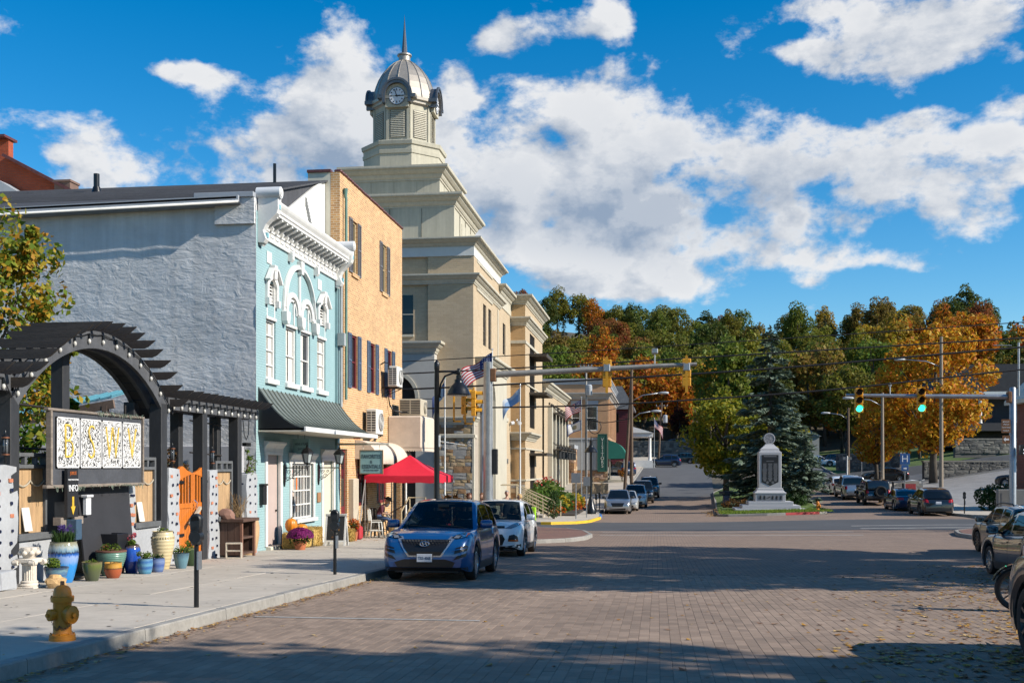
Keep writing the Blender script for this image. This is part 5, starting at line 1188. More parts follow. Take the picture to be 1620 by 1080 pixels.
p,tr,tz=pot('glazed_pot','small round blue banded pot left of the cream urn',-10.12,20.9,[(.19,0),(.23,.1),(.27,.35),(.26,.5),(.27,.55)],glaze('bluebands',[(0,(.03,.16,.28)),(.2,(.10,.28,.42)),(.42,(.03,.11,.32)),(.6,(.12,.30,.44)),(.8,(.04,.12,.30)),(.95,(.14,.28,.40))],drip=.05,horiz=True));plant(p,tz-.03,.24,.28,300,.05,LEAFG,10)
p,tr,tz=pot('glazed_pot','small lilac blue banded pot touching the cream urn',-10.12,21.45,[(.18,0),(.22,.1),(.26,.35),(.25,.48),(.26,.52)],glaze('lilacbands',[(0,(.06,.10,.26)),(.25,(.12,.20,.38)),(.5,(.05,.10,.30)),(.75,(.16,.22,.38)),(.95,(.08,.12,.26))],drip=.05,horiz=True));plant(p,tz-.05,.17,.2,130,.045,LEAFD,11)
p,tr,tz=pot('cream_urn','tall cream ribbed urn with a band of lettered ornament near its rim',-10.45,22.4,[(.23,0),(.30,.3),(.40,.8),(.43,1.1),(.39,1.32),(.37,1.4),(.40,1.45)],glaze('creamurn',[(0,(.50,.40,.22)),(.6,(.58,.48,.28)),(.95,(.55,.46,.28))],rough=.4,drip=.1),ribs=11);plant(p,tz-.05,.2,.2,90,.05,LEAFG,12)
b=MB()
for k in range(30):a=2*PI*k/30;b.box(-.02,.02,-.008,.008,1.16,1.24);b.v[-8:]=[tuple(Matrix.Rotation(a+PI/2,3,'Z')@(Vector(q)+Vector((0,-.435,0))))for q in b.v[-8:]]
b.part('relief_band',MAT['creamurn'],p,local=True)
p,tr,tz=pot('glazed_pot','teal blue pot of orange tinged foliage right of the cream urn',-10.15,22.65,[(.18,0),(.21,.1),(.28,.4),(.30,.56),(.31,.60)],glaze('tealpot',[(0,(.10,.19,.24)),(.6,(.12,.24,.29)),(.93,(.06,.12,.16))],drip=.08));plant(p,tz-.03,.25,.35,260,.05,LEAFG,13)
p,tr,tz=pot('glazed_pot','dark green pot at the right end of the row by the gate',-10.35,23.6,[(.2,0),(.24,.15),(.29,.5),(.30,.68),(.31,.72)],glaze('dkgreen',[(0,(.025,.05,.02)),(.9,(.035,.065,.025)),(.97,(.16,.17,.08))],drip=.05));plant(p,tz-.03,.22,.36,220,.05,LEAFG,14);leaf_cloud('flowers',foliage_mat('orange_bud',[(.42,.13,.02),(.5,.2,.03)]),[(.05,0,tz+.32,.18)],60,.03,15,1,p,local=True)
m=MB();cb=thing('cinder_block','pale concrete cinder block standing on end beside the brown cabinet','cinder block',(-10.55,26.65,zg(-10.5,26.6)))
m=MB();w=.2
for q in((-.1,.1,-.2,-.165,0,.4),(-.1,.1,.165,.2,0,.4),(-.1,.1,-.165,.165,0,.035),(-.1,.1,-.165,.165,.18,.215),(-.1,.1,-.165,.165,.365,.4)):m.box(*q)
m.v=[tuple(Matrix.Rotation(R(-75),3,'Z')@Vector(q)*1.0)for q in m.v];m.part('block',mat('cinder_concrete',(.45,.40,.32),.95,var=.15,scale=8,bump=.006,bscale=40),cb,local=True,bevel=.006)
CAB=mat('brown_cabinet_wood',(.085,.045,.03),.7,var=.3,scale=3,stretch=(4,4,.6));CABR=mat('oxblood_inside',(.07,.012,.010),.7)
cab=thing('open_cabinet','brown wooden cabinet with an open oxblood shelf side and overhanging top','cabinet',(-10.85,27.6,zg(-10.8,27.6)))
m=MB();m.box(-.42,.30,-.45,-.42,.06,.92);m.box(-.42,.30,.42,.45,.06,.92);m.box(-.44,-.41,-.42,.42,.06,.92);m.part('side_panel',CAB,cab,local=True)
for k in range(4):
 b=MB();b.box(-.42+.18*k+.004,-.42+.18*(k+1)-.004,-.475,-.45,.08,.92);b.part('plank',CAB,cab,local=True)
m=MB();m.box(-.5,.40,-.55,.58,.92,1.0);m.part('top',CAB,cab,local=True,bevel=.01)
for z in(.08,.48):
 b=MB();b.box(-.40,.30,-.42,.42,z,z+.05);b.part('shelf',CAB,cab,local=True)
b=MB();b.box(-.40,-.38,-.42,.42,.1,.92);b.part('back_panel',CABR,cab,local=True)
for y in(-.44,.44):
 b=MB();b.box(.27,.33,y-.04,y+.04,.0,.92);b.part('post',mat('cabinet_edge',(.20,.095,.06),.7),cab,local=True)
bm=bmesh.new();bmesh.ops.create_icosphere(bm,subdivisions=2,radius=.17)
for v in bm.verts:v.co*=1+.35*mnoise.noise(v.co*7);v.co.x*=1.3
m=MB();m.bm(bm,Matrix.Translation((-10.95,27.2,zg(-10.8,27.6)+1.10)));o=m.part('red_brown_rock',mat('red_brown_stone',(.24,.13,.095),.9,var=.2,scale=6),None,smooth=20);tag(o,'red brown rock on top of the brown cabinet','rock')
m=MB();m.lathe([(.2,0),(.27,.2),(.32,.5),(.33,.75),(.30,.92),(.3,.95)],(-10.95,28.6,zg(-10.9,28.6)),24);o=m.part('clay_jar',mat('tan_clay',(.46,.30,.16),.7,var=.15,stain=.2),None,smooth=40);tag(o,'tall tan clay jar behind the brown cabinet','jar')
tw=thing('dry_twigs','tuft of dry wiry twigs behind the brown cabinet','dry plant',(-11.0,28.1,zg(-11,28.1)+.9));
m=MB();r=random.Random(8)
for k in range(40):m.tube([(0,0,0),(r.uniform(-.12,.12),r.uniform(-.2,.2),r.uniform(.15,.3)),(r.uniform(-.2,.2),r.uniform(-.35,.35),r.uniform(.3,.8))],.005,4)
m.part('twigs',mat('straw_twig',(.25,.16,.07),.8),tw,local=True)
def shrub(name,label,cat,loc,cs,n,size,m,seed,stems=6,twig=None,group=None):
 r=thing(name,label,cat,loc,0,group);rr=random.Random(seed);mb=MB()
 for k in range(stems):
  c=cs[k%len(cs)];mb.tube([(rr.uniform(-.08,.08),rr.uniform(-.08,.08),0),(c[0]*.5+rr.uniform(-.1,.1),c[1]*.5,c[2]*.5),(c[0],c[1],c[2])],[.02,.014,.006],5)
 mb.part('stems',twig or mat('twig_brown',(.09,.06,.04),.9),r,local=True)
 leaf_cloud('foliage',m,cs,n,size,seed,.8,r,local=True)
 return r
shrub('rusty_shrub','rust and green shrub behind the wall right of the BSWV sign','shrub',(-11.9,23.4,-.4),[(.0,-.1,1.2,.35),(0,.2,1.7,.35),(.1,-.2,2.0,.3),(-.1,.2,2.35,.3),(0,0,2.65,.25),(.2,.3,.9,.4)],800,.07,LEAFR,21)
shrub('rusty_shrub','rust tinged shrub behind the orange gate','shrub',(-11.9,26.1,-.6),[(0,0,1.2,.4),(0,.2,1.7,.35),(0,-.2,2.1,.3),(0,-.35,2.5,.25),(0,.5,2.2,.2)],650,.06,LEAFR,22)
shrub('climbing_weed','thin green weed growing from the top of the last bottle pillar','plant',(-11.15,29.2,1.42),[(.05,-.1,.12,.14),(.05,.1,.2,.14),(.1,-.15,.45,.1),(.05,.25,.35,.12),(0,-.1,.65,.07)],150,.05,LEAFG,23,5)
m=MB();m.tube([(-11.36,29.35,2.95),(-11.36,29.45,2.55),(-11.36,29.6,2.4),(-11.36,29.75,2.55),(-11.36,29.8,2.95)],.012,5);m.box(-11.42,-11.3,29.45,29.8,2.22,2.32);o=m.part('cable_loop',BLACKM,perg)
HYD=mat('hydrant_yellow',(.60,.20,.010),.5,var=.14,scale=6,stain=.3,dirt_col=(.34,.10,.02),coat=.15)
def hydrant(lab,x,y,z,rz):
 r=thing('fire_hydrant',lab,'fire hydrant',(x,y,z),rz,'fire hydrants');r.scale=(.64,.64,.78)
 m=MB();m.lathe([(.21,0),(.21,.035),(.205,.04),(.205,.08),(.15,.10),(.145,.12),(.145,.50),(.15,.52),(.18,.525),(.185,.56),(.185,.59),(.15,.60)],(0,0,0),32);m.part('barrel',HYD,r,local=True,smooth=35)
 m=MB();m.lathe([(.15,.60),(.145,.65),(.125,.705),(.09,.735),(.045,.745),(.04,.75)],(0,0,0),32);b=m.part('bonnet',HYD,r,local=True,smooth=40)
 m=MB();m.lathe([(.035,.745),(.035,.80),(.0,.805)],(0,0,0),5);m.part('operating_nut',mat('rusty_nut',(.16,.08,.04),.7),b,local=True)
 m=MB()
 for k in range(8):a=2*PI*k/8;m.lathe([(.014,.085),(.014,.105),(.0,.106)],(.18*math.cos(a),.18*math.sin(a),0),6);m.lathe([(.012,.59),(.012,.607),(.0,.608)],(.168*math.cos(a),.168*math.sin(a),0),6)
 m.part('flange_bolts',HYD,r,local=True)
 def nozzle(d,rad,ln,nm):
  d=Vector(d);c=Vector((0,0,.36));q=MB();q.tube([c+d*.10,c+d*(.145+ln*.35)],rad*.95,20);q.tube([c+d*(.15+ln*.35),c+d*(.15+ln)],rad*1.18,20);q.tube([c+d*(.15+ln),c+d*(.15+ln+.012)],[rad*1.1,rad*.9],20)
  o=q.part(nm,HYD,r,local=True,smooth=35);q=MB();q.tube([c+d*(.15+ln),c+d*(.15+ln+.055)],[rad*.42,rad*.36],5);q.part('cap_nut',HYD,o,local=True)
 nozzle((1,0,0),.105,.12,'pumper_cap');nozzle((0,-1,0),.068,.10,'hose_cap');nozzle((0,1,0),.068,.10,'hose_cap')
 for p,q in(((.22,.04,.28),(.1,-.13,.2)),((.03,-.22,.28),(.10,-.12,.2))):
  m=MB();P=Vector(p);Q=Vector(q)
  for k in range(9):
   t=k/8;c=P.lerp(Q,t)+Vector((0,0,-.07*math.sin(PI*t)));m.tube([c+Vector((.014*math.cos(a),.008*math.sin(a)*(k%2),.014*math.sin(a)))for a in[2*PI*j/8 for j in range(9)]],.004,4,cap=False)
  m.part('chain',mat('rusty_chain',(.14,.07,.035),.7),r,local=True)
 return r
hydrant('yellow fire hydrant on the sidewalk edge in the left foreground',-6.24,10.98,zg(-6.24,10.98),R(-25))
def meter():
 r=thing('parking_meter','','parking meter',(0,0,0),0,'parking meters');r.scale=(.9,)*3
 m=MB();m.lathe([(.038,0),(.036,.98)],(0,0,0),14);m.part('pole',BLACKM,r,local=True,smooth=40)
 m=MB();m.lathe([(.05,.95),(.075,.97),(.08,1.0),(.075,1.03)],(0,0,0),16);m.tube([(0,-.075,1.08),(0,.075,1.08)],.095,22);m.part('coin_vault',BLACKP,r,local=True,smooth=40)
 m=MB();out=[(-.075,1.14),(.075,1.14),(.088,1.25),(.092,1.34)]+[(.092*math.cos(t),1.345+.095*math.sin(t))for t in[PI*k/14 for k in range(15)]]+[(-.092,1.34),(-.088,1.25)]
 m.prism(out,lambda a,z,d:(a,d,z),-.06,.06);h=m.part('head',BLACKP,r,local=True,bevel=.018,smooth=30)
 m=MB();m.prism([(-.065,1.33)]+[(.065*math.cos(t),1.34+.065*math.sin(t))for t in[PI*k/10 for k in range(11)]],lambda a,z,d:(a,d,z),-.066,-.061);m.part('dial_window',GLASSD,h,local=True)
 m=MB();m.box(-.02,.02,-.07,-.06,1.2,1.24);m.part('coin_plate',CHROME if False else BLACKM,h,local=True)
 return r
mt=meter();mt.location=(-6.33,14.62,zg(-6.33,14.62));mt['label']='black parking meter on the sidewalk in front of the orange gate'
m=MB();m.box(.035,.06,-.07,.07,.58,.86);m.part('number_plate',GALV,mt,local=True)
place(mt,(-6.40,21.49,zg(-6.4,21.49)),0,'black parking meter at the kerb left of the blue car')
# ================================================================== COURTHOUSE
CBRICK=brick_mat('cream_court_brick',(.50,.39,.26),(.45,.345,.225),(.40,.32,.22),.40,.12,.012,rough=.85,bump=.004,var=.06)
TBRICK=brick_mat('tan_court_brick',(.50,.32,.155),(.45,.285,.135),(.40,.275,.15),.40,.12,.012,rough=.85,bump=.004,var=.06)
TRIM=mat('court_stone_trim',(.50,.46,.365),.7,var=.08,scale=.8,streak=.16,stain=.22,dirt_col=(.38,.35,.29))
EIFS=mat('court_render',(.46,.43,.34),.85,var=.08,scale=.6,streak=.2,stain=.22,dirt_col=(.40,.375,.31))
GREYPAN=mat('grey_coping_metal',(.46,.48,.52),.5,var=.05)
DOME=mat('dull_zinc',(.36,.325,.28),.46,metal=.5,var=.14,scale=1.2,stain=.2,dirt_col=(.20,.18,.16))
DOMED=mat('dark_zinc',(.15,.15,.155),.42,metal=.7,var=.15,scale=1.5)
FRAMEB=mat('bronze_frame',(.045,.038,.034),.5)
ct=thing('courthouse','cream brick courthouse with a stepped tower, zinc dome and clock','building',(-16.58,71.6,-1.6))
CX,CY_=-16.58,71.6
def rect_loft(m,x0,x1,y0,y1,prof):
 return m.loft([[(x0-d,y0-d,z),(x1+d,y0-d,z),(x1+d,y1+d,z),(x0-d,y1+d,z)]for d,z in prof])
def cornice_prof(z0,z1,out,base=0.0):
 h=z1-z0
 return[(base-.05,z0-.01),(base+.06,z0),(base+.06,z0+h*.12),(base+.14*out+.03,z0+h*.16),(base+.30*out,z0+h*.30),(base+.34*out,z0+h*.42),(base+.48*out,z0+h*.46),(base+.70*out,z0+h*.62),(base+.76*out,z0+h*.74),(base+.97*out,z0+h*.78),(base+out,z0+h*.86),(base+out,z1),(base-.2,z1+.04)]
H=5.57
x0,x1,y0,y1=CX-H,CX+H,CY_-H,CY_+H
cf=Fr('x+',x1);cy_=Fr('y-',y0)
pw=[(69.65,70.95,9.40,12.05),(71.85,73.15,9.40,12.05),(78.75,80.15,9.75,12.0),(78.75,80.15,5.2,6.95)]
m=MB()
m.quad((x0,y0,-2),(-13.8,y0,-2),(-13.8,y0,14.4),(x0,y0,14.4))
wall_with_holes(m,cy_,-13.8,x1,-2,14.4,[],.1)
wall_with_holes(m,cf,y0,y1,-2,14.4,pw[:2],.22)
m.box(x0,x1-.3,y0+.3,y1,-2,14.4)
m.part('tower_wall',CBRICK,ct)
m=MB();m.fbox(cy_,-13.8,x1-.003,-1.9,14.38,.0,.16);m.fbox(cf,y0-.16,y0+2.2,12.75,14.39,.0,.03);m.part('corner_pilaster',CBRICK,ct)
for a0,a1,z0,z1 in pw[:2]:sash_window(ct,cf,a0,a1,z0,z1,frame=FRAMEB,fw=.08,bars=(z0+1.0,),depth=.14)
m=MB();m.fbox(cy_,-15.55,-14.75,9.7,12.1,.0,.012);wd=m.part('window',GLASSD,ct)
m=MB();m.fbox(cy_,-15.55,-14.7,9.55,9.7,.0,.12);m.fbox(cy_,-15.55,-14.75,10.9,10.95,.012,.03);m.part('sill',TRIM,wd)
m=MB();rect_loft(m,x0,x1,y0-.16,y1,[(-.02,14.38),(.05,14.38),(.05,14.94),(-.02,14.95)]);m.part('frieze_band',mat('pale_frieze',(.60,.60,.57),.6,var=.05),ct)
m=MB();rect_loft(m,x0,x1,y0-.16,y1,cornice_prof(14.92,15.45,.55));m.part('cornice',TRIM,ct)
m=MB();rect_loft(m,x0,x1,y0-.16,y1,cornice_prof(12.70,13.28,.45));m.part('cornice',TRIM,ct)
m=MB();m.fbox(cf,y0+1.0,y0+7.5,14.2,14.34,0,.06);m.fbox(cf,y0+1.0,y0+7.5,12.5,12.66,0,.06);m.part('shadow_bead',TRIM,ct)
def tier(h,zb,zc,zt,out,name):
 m=MB();m.box(CX-h,CX+h,CY_-h,CY_+h,zb,zc+.02);t=m.part(name,EIFS,ct)
 m=MB();rect_loft(m,CX-h,CX+h,CY_-h,CY_+h,cornice_prof(zc,zt,out));m.part('tier_cornice',TRIM,t)
 return t
t2=tier(4.06,15.4,17.75,18.55,.62,'attic_tier')
m=MB();m.box(CX+.2,CX+4.06+.03,CY_-4.06-.05,CY_-4.06+.2,15.45,17.74);m.part('raised_panel',EIFS,t2);m=MB();m.box(CX+4.06-.2,CX+4.06+.035,CY_-1.3,CY_+3.2,15.9,17.3);m.part('raised_panel',EIFS,t2)
tier(2.95,18.5,19.75,20.60,.62,'attic_tier')
m=MB()
for h,za,zb in((4.09,15.5,17.7),(2.97,18.6,19.7)):
 for q in(-.5,0.,.5):
  m.box(CX+h*q-.008,CX+h*q+.008,CY_-h-.062 if q>=0 and h>4 else CY_-h+.014,CY_-h+.03,za,zb);m.box(CX+h-.03,CX+h-.015+(.03 if h>4 else .006),CY_+h*q-.008,CY_+h*q+.008,za,zb)
m.part('control_joints',mat('joint_dark',(.16,.15,.12),.9),ct,kind='stuff')
def octo(r_in,z,off=PI/8):
 R_=r_in/math.cos(PI/8);return[(CX+R_*math.cos(off+PI/4*k),CY_+R_*math.sin(off+PI/4*k),z)for k in range(8)]
m=MB();m.loft([octo(2.68,20.6),octo(2.68,21.66),octo(2.74,21.68),octo(2.76,21.9),octo(2.70,21.92),octo(2.70,22.2),octo(2.80,22.24),octo(2.84,22.46),octo(2.80,22.5),octo(2.2,22.62)])
m.part('octagon_base',EIFS,ct)
m=MB();m.loft([octo(2.02,22.55),octo(2.02,25.05)]);lan=m.part('belfry',EIFS,ct)
for k in range(8):
 a=PI/4*k;n=Vector((math.cos(a),math.sin(a),0));t=Vector((-math.sin(a),math.cos(a),0));c=Vector((CX,CY_,0))+n*2.02;hw=.50
 fr_=lambda s,z,d,c=c,n=n,t=t:tuple(c+t*s+n*d+Vector((0,0,z)))
 b=MB()
 for s in(-.73,.73):
  P=[fr_(s-.09,22.6,-.1),fr_(s+.09,22.6,-.1),fr_(s+.09,22.6,.06),fr_(s-.09,22.6,.06)]
  b.loft([P,[(p[0],p[1],25.0)for p in P]])
 b.part('belfry_pilaster',EIFS,lan)
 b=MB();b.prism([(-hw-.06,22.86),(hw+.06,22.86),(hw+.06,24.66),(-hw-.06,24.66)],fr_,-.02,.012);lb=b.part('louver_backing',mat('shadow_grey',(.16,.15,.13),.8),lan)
 if n.y>.5:continue
 for j in range(15):
  z=22.9+1.74*j/15;b=MB()
  b.loft([[fr_(-hw,z,.075),fr_(-hw,z+.10,.012),fr_(-hw,z+.085,.0),fr_(-hw,z-.015,.065)],[fr_(hw,z,.075),fr_(hw,z+.10,.012),fr_(hw,z+.085,.0),fr_(hw,z-.015,.065)]]);b.part('slat',TRIM,lb)
m=MB();m.loft([octo(2.04,25.0),octo(2.12,25.08),octo(2.2,25.1),octo(2.22,25.25),octo(2.36,25.3),octo(2.38,25.46),octo(2.30,25.5)]);m.part('belfry_cornice',DOME,lan)
def ring16(r,z,n=16):return[(CX+r*math.cos(2*PI*k/n),CY_+r*math.sin(2*PI*k/n),z)for k in range(n)]
prof=[(2.30,25.48),(2.24,25.7),(2.16,26.1),(2.02,26.55),(1.83,27.0),(1.58,27.4),(1.25,27.8),(.88,28.12),(.55,28.32),(.44,28.36)]
m=MB();m.loft([ring16(r,z)for r,z in prof]);dome=m.part('dome',DOME,ct)
for k in range(16):
 a=2*PI*k/16;b=MB();pts=[(CX+(r+.01)*math.cos(a),CY_+(r+.01)*math.sin(a),z)for r,z in prof];b.tube(pts,.032,5);b.part('rib',DOME,dome)
m=MB();m.lathe([(.45,28.3),(.50,28.36),(.42,28.42),(.42,28.72),(.52,28.76),(.52,28.84),(.3,28.92)],(CX,CY_,0),16);m.part('finial_drum',DOME,ct,smooth=30)
m=MB();m.lathe([(.21,28.88),(.19,29.2),(.10,30.2),(.03,31.1),(.004,31.5)],(CX,CY_,0),8);m.part('spire',DOMED,ct)
for k in(0,3,2,1):
 a=PI/2*k;n=Vector((math.cos(a),math.sin(a),0));t=Vector((-math.sin(a),math.cos(a),0));c=Vector((CX,CY_,0))
 fr_=lambda s,z,d,n=n,t=t:tuple(c+t*s+n*d+Vector((0,0,z)))
 zc=25.45
 arc=lambda r,q=14:[(-r*math.cos(PI*j/q),zc+r*math.sin(PI*j/q))for j in range(q+1)]
 b=MB();o=arc(1.02);i_=arc(.80);b.prism([(-1.02,25.0)]+o+[(1.02,25.0),(.80,25.0)]+i_[::-1]+[(-.80,25.0)],fr_,1.2,2.52);d=b.part('dormer_hood',DOMED,ct)
 b=MB();o=arc(1.12);i_=arc(.98);b.prism(o+i_[::-1],fr_,2.46,2.58);b.prism([(-1.35,25.28),(-.98,25.28),(-.98,25.5),(-1.35,25.5)],fr_,2.0,2.56);b.prism([(.98,25.28),(1.35,25.28),(1.35,25.5),(.98,25.5)],fr_,2.0,2.56);b.part('hood_moulding',DOMED,d)
 b=MB();b.prism([(-.82,24.75)]+arc(.82)+[(.82,24.75)],fr_,1.8,2.30);b.part('dormer_face',EIFS,d)
 b=MB();b.prism([(.58*math.cos(2*PI*j/32),zc-.02+.58*math.sin(2*PI*j/32))for j in range(32)],fr_,2.29,2.36);ck=b.part('clock_rim',DOMED,d)
 b=MB();b.prism([(.53*math.cos(2*PI*j/32),zc-.02+.53*math.sin(2*PI*j/32))for j in range(32)],fr_,2.35,2.37);b.part('clock_face',mat('clock_white',(.62,.63,.66),.5,var=.03),ck)
 b=MB();ccz=zc-.02
 for j in range(12):
  an=2*PI*j/12;s_,z_=math.sin(an),math.cos(an);l0,l1=(.33,.47)if j%3==0 else(.38,.47)
  b.bar(fr_(s_*l0,ccz+z_*l0,2.376),fr_(s_*l1,ccz+z_*l1,2.376),.065,.01,n)
 b.part('clock_numerals',BLACKP,ck)
 for an,ln,w in((R(-20),.45,.05),(R(88),.28,.07)):
  b=MB();b.bar(fr_(-math.sin(an)*.1,ccz-math.cos(an)*.1,2.386),fr_(math.sin(an)*ln,ccz+math.cos(an)*ln,2.386),w,.012,n);b.part('clock_hand',BLACKP,ck)
for o in ct.children:
 if o.name.split('.')[0]in('octagon_base','belfry','dome','finial_drum','spire','dormer_hood'):o.scale=(.93,.93,1)
PF=Fr('y-',65.1);GSTONE=mat('grey_cut_stone',(.45,.43,.385),.75,var=.06,scale=1)
def arch_wall(m,fr,s0,s1,z0,z1,sc,r,zs,depth):
 n=16;arc=[(sc-r*math.cos(PI*k/n),zs+r*math.sin(PI*k/n))for k in range(n+1)]
 m.prism([(s0,z0),(sc-r,z0),(sc-r,zs)]+arc[1:n//2+1]+[(sc,z1),(s0,z1)],fr,-depth,0)
 m.prism([(sc,zs+r)]+arc[n//2+1:]+[(sc+r,z0),(s1,z0),(s1,z1),(sc,z1)],fr,-depth,0)
m=MB();arch_wall(m,PF,-21,-13.25,-2,8.5,-15.9,1.5,5.75,.9);por=m.part('portico',GSTONE,ct)
m=MB();n=20
m.prism([(-15.9-1.72*math.cos(PI*k/n),5.75+1.72*math.sin(PI*k/n))for k in range(n+1)]+[(-15.9+1.5*math.cos(PI*k/n),5.75+1.5*math.sin(PI*k/n))for k in range(n+1)],PF,0,.08);m.part('arch_trim',TRIM,por)
m=MB();rect_loft(m,-21,-13.25,65.1,66.0,cornice_prof(8.45,9.15,.5));m.part('cornice',TRIM,por)
m=MB();m.fbox(PF,-21,-13.24,3.0,3.04,0,.004);m.fbox(PF,-21,-13.24,5.7,5.74,0,.004);m.box(-17.5,-14.3,65.95,66.05,-2,8);m.part('joint_lines_and_arch_shade',mat('dark_recess',(.05,.045,.04),.9),por)  # joints, plus a near-black sheet painted as the dark inside the arch
QF=Fr('x+',-10.3)
m=MB();arch_wall(m,QF,67.0,75.6,-2,7.7,68.9,1.45,5.6,.7);pos=m.part('street_portico',TRIM,ct)
m=MB();rect_loft(m,-11.0,-10.3,67.0,75.6,cornice_prof(7.65,8.35,.55));m.part('cornice',TRIM,pos)
m=MB();m.box(-11.08,-11.0,67.3,70.6,-2,7.2);m.part('recess',GSTONE,pos)
SV=Fr('y-',65.05)
m=MB();m.box(-13.24,-10.9,65.07,66.06,-2,4.5);m.box(-10.9,-10.88,65.3,67,-2,4.5);vb=m.part('veneer_core',mat('veneer_mortar',(.36,.31,.25),.9,var=.15),ct)
def rubble(fr,root,s0,s1,z0,z1,seed,hmin=.16,hmax=.42,mats=None,depth=.05,name='stone'):
 r=random.Random(seed);z=z0
 while z<z1-.05:
  h=min(r.uniform(hmin,hmax),z1-z)
  s=s0+r.uniform(-.15,0)
  while s<s1:
   w=r.uniform(h*.9,h*2.2);a,b=max(s,s0),min(s+w,s1)
   if b-a>.05:
    parts=[(z,z+h)]if r.random()<.62 or h<.26 else[(z,z+h*.5),(z+h*.5,z+h)]
    for c,d in parts:
     q=MB();e=.008;dp=depth*r.uniform(.5,1.2);v=[]
     for ss,zz in((a+e,c+e),(b-e,c+e),(b-e,d-e),(a+e,d-e)):v.append(fr(ss,zz,-.03))
     for ss,zz in((a+e,c+e),(b-e,c+e),(b-e,d-e),(a+e,d-e)):v.append(fr(ss+r.uniform(-.008,.008),zz+r.uniform(-.008,.008),dp*r.uniform(.6,1.0)))
     v.append(fr((a+b)/2+r.uniform(-.04,.04),(c+d)/2,dp*1.15))
     q.add(v,[(4,5,8),(5,6,8),(6,7,8),(7,4,8),(0,1,5,4),(1,2,6,5),(2,3,7,6),(3,0,4,7)])
     q.part(name,r.choice(mats),root)
   s+=w
  z+=h
STONES=[mat('stone_grey',(.34,.32,.29),.9,var=.2,scale=5),mat('stone_tan',(.43,.31,.19),.9,var=.2,scale=5),mat('stone_rust',(.33,.19,.095),.9,var=.25,scale=5),mat('stone_ochre',(.46,.33,.18),.9,var=.2,scale=5),mat('stone_pale',(.46,.42,.36),.9,var=.15,scale=5)]
rubble(SV,vb,-13.22,-10.92,-1.7,3.35,5,mats=STONES);rubble(SV,vb,-13.22,-10.92,3.62,4.2,6,mats=STONES)
m=MB();rect_loft(m,-13.24,-10.9,65.03,66.2,cornice_prof(4.15,4.62,.3));m.part('cornice',TRIM,vb)
m=MB();rect_loft(m,-13.24,-10.9,65.0,66.2,[(0,3.36),(.08,3.38),(.08,3.56),(0,3.6)]);m.part('band',TRIM,vb)
m=MB();m.box(-10.93,-10.82,65.0,65.3,-2,4.2);m.part('corner_strip',TRIM,vb)
m=MB();wall_with_holes(m,Fr('x+',-11.02),y1,83.05,-2,14.3,pw[2:],.2);m.box(-30,-11.3,y1,83,-2,14.3);mb_=m.part('main_wall',CBRICK,ct)
for a0,a1,z0,z1 in pw[2:]:
 f=sash_window(ct,Fr('x+',-11.02),a0,a1,z0,z1,frame=FRAMEB,fw=.08,bars=(z0+.8,),depth=.14)
m=MB();m.fbox(Fr('x+',-11.02),78.6,80.3,4.95,5.2,0,.22);m.fbox(Fr('x+',-11.02),78.6,80.3,4.75,4.95,0,.14);m.part('sill',TRIM,mb_)
m=MB();m.fbox(Fr('x+',-11.02),y1+.02,83,13.0,13.8,0,.05);m.part('frieze_band',TRIM,mb_)
m=MB();rect_loft(m,-30,-11.02,y1-.1,83.2,cornice_prof(13.75,14.45,.55));m.part('cornice',TRIM,mb_)
m=MB();m.fbox(Fr('x+',-11.02),y1-1.2,y1-.9,-1.5,12.6,0,.05);m.part('downpipe',TRIM,mb_)
for s,z in(('MORGAN',3.28),('COUNTY',2.66),('COURTHOUSE',2.04)):
 text('lettering',s,.52,(-10.98,78.0,z),ROT_X,mat('grey_letters',(.20,.20,.20),.5),ct,.02,align='LEFT',sx=1.0)
bx0,bx1,by0,by1=-11.6,-9.9,83.0,95.5
vf=Fr('x+',bx1);vy=Fr('y-',by0)
holes=[(86.0,89.5,4.7,12.1),(86.2,89.7,-1.4,3.0)]
m=MB();wall_with_holes(m,vf,by0,by1,-2,14.0,holes,.3);m.box(-30,bx1-.5,by0+.3,by1,-2,14.0)
pv=m.part('pavilion_wall',CBRICK,ct)
m=MB();m.quad((bx0,by0,-2),(bx1,by0,-2),(bx1,by0,14),(bx0,by0,14));m.part('pavilion_side',TBRICK,pv)
m=MB();rect_loft(m,bx0-.5,bx1,by0,by1,cornice_prof(13.9,14.6,.6));m.part('cornice',TRIM,pv)
m=MB();rect_loft(m,bx0-.5,bx1,by0,by1,cornice_prof(12.3,12.95,.45));m.part('cornice',TRIM,pv)
for z0,z1 in((10.95,11.2),(7.85,8.0),(2.95,3.1),(.55,.7)):
 m=MB();rect_loft(m,bx0,bx1,by0,by1,[(0,z0),(.07,z0+.02),(.07,z1-.02),(0,z1)]);m.part('band',TRIM,pv)
m=MB();rect_loft(m,bx0,bx1,by0-.1,89.9,cornice_prof(3.65,4.25,.5));m.part('cornice',TRIM,pv)
for a0,a1,z0,z1 in holes:
 g=MB();g.fbox(vf,a0,a1,z0,z1,-.28,-.25);gl=g.part('window',GLASSD,pv)
 for k in range(7):
  b=MB();y=a0+(a1-a0)*k/6;b.fbox(vf,y-.05,y+.05,z0,z1,-.25,-.05);b.part('mullion',FRAMEB,gl)
 for z in([z0+1.85*j for j in range(1,4)]if z1>8 else[z0+2.4]):
  b=MB();b.fbox(vf,a0,a1,z-.05,z+.05,-.25,-.1);b.part('transom',FRAMEB,gl)
BRONZ=mat('bronze_canopy',(.11,.095,.08),.45,metal=.4,var=.1)
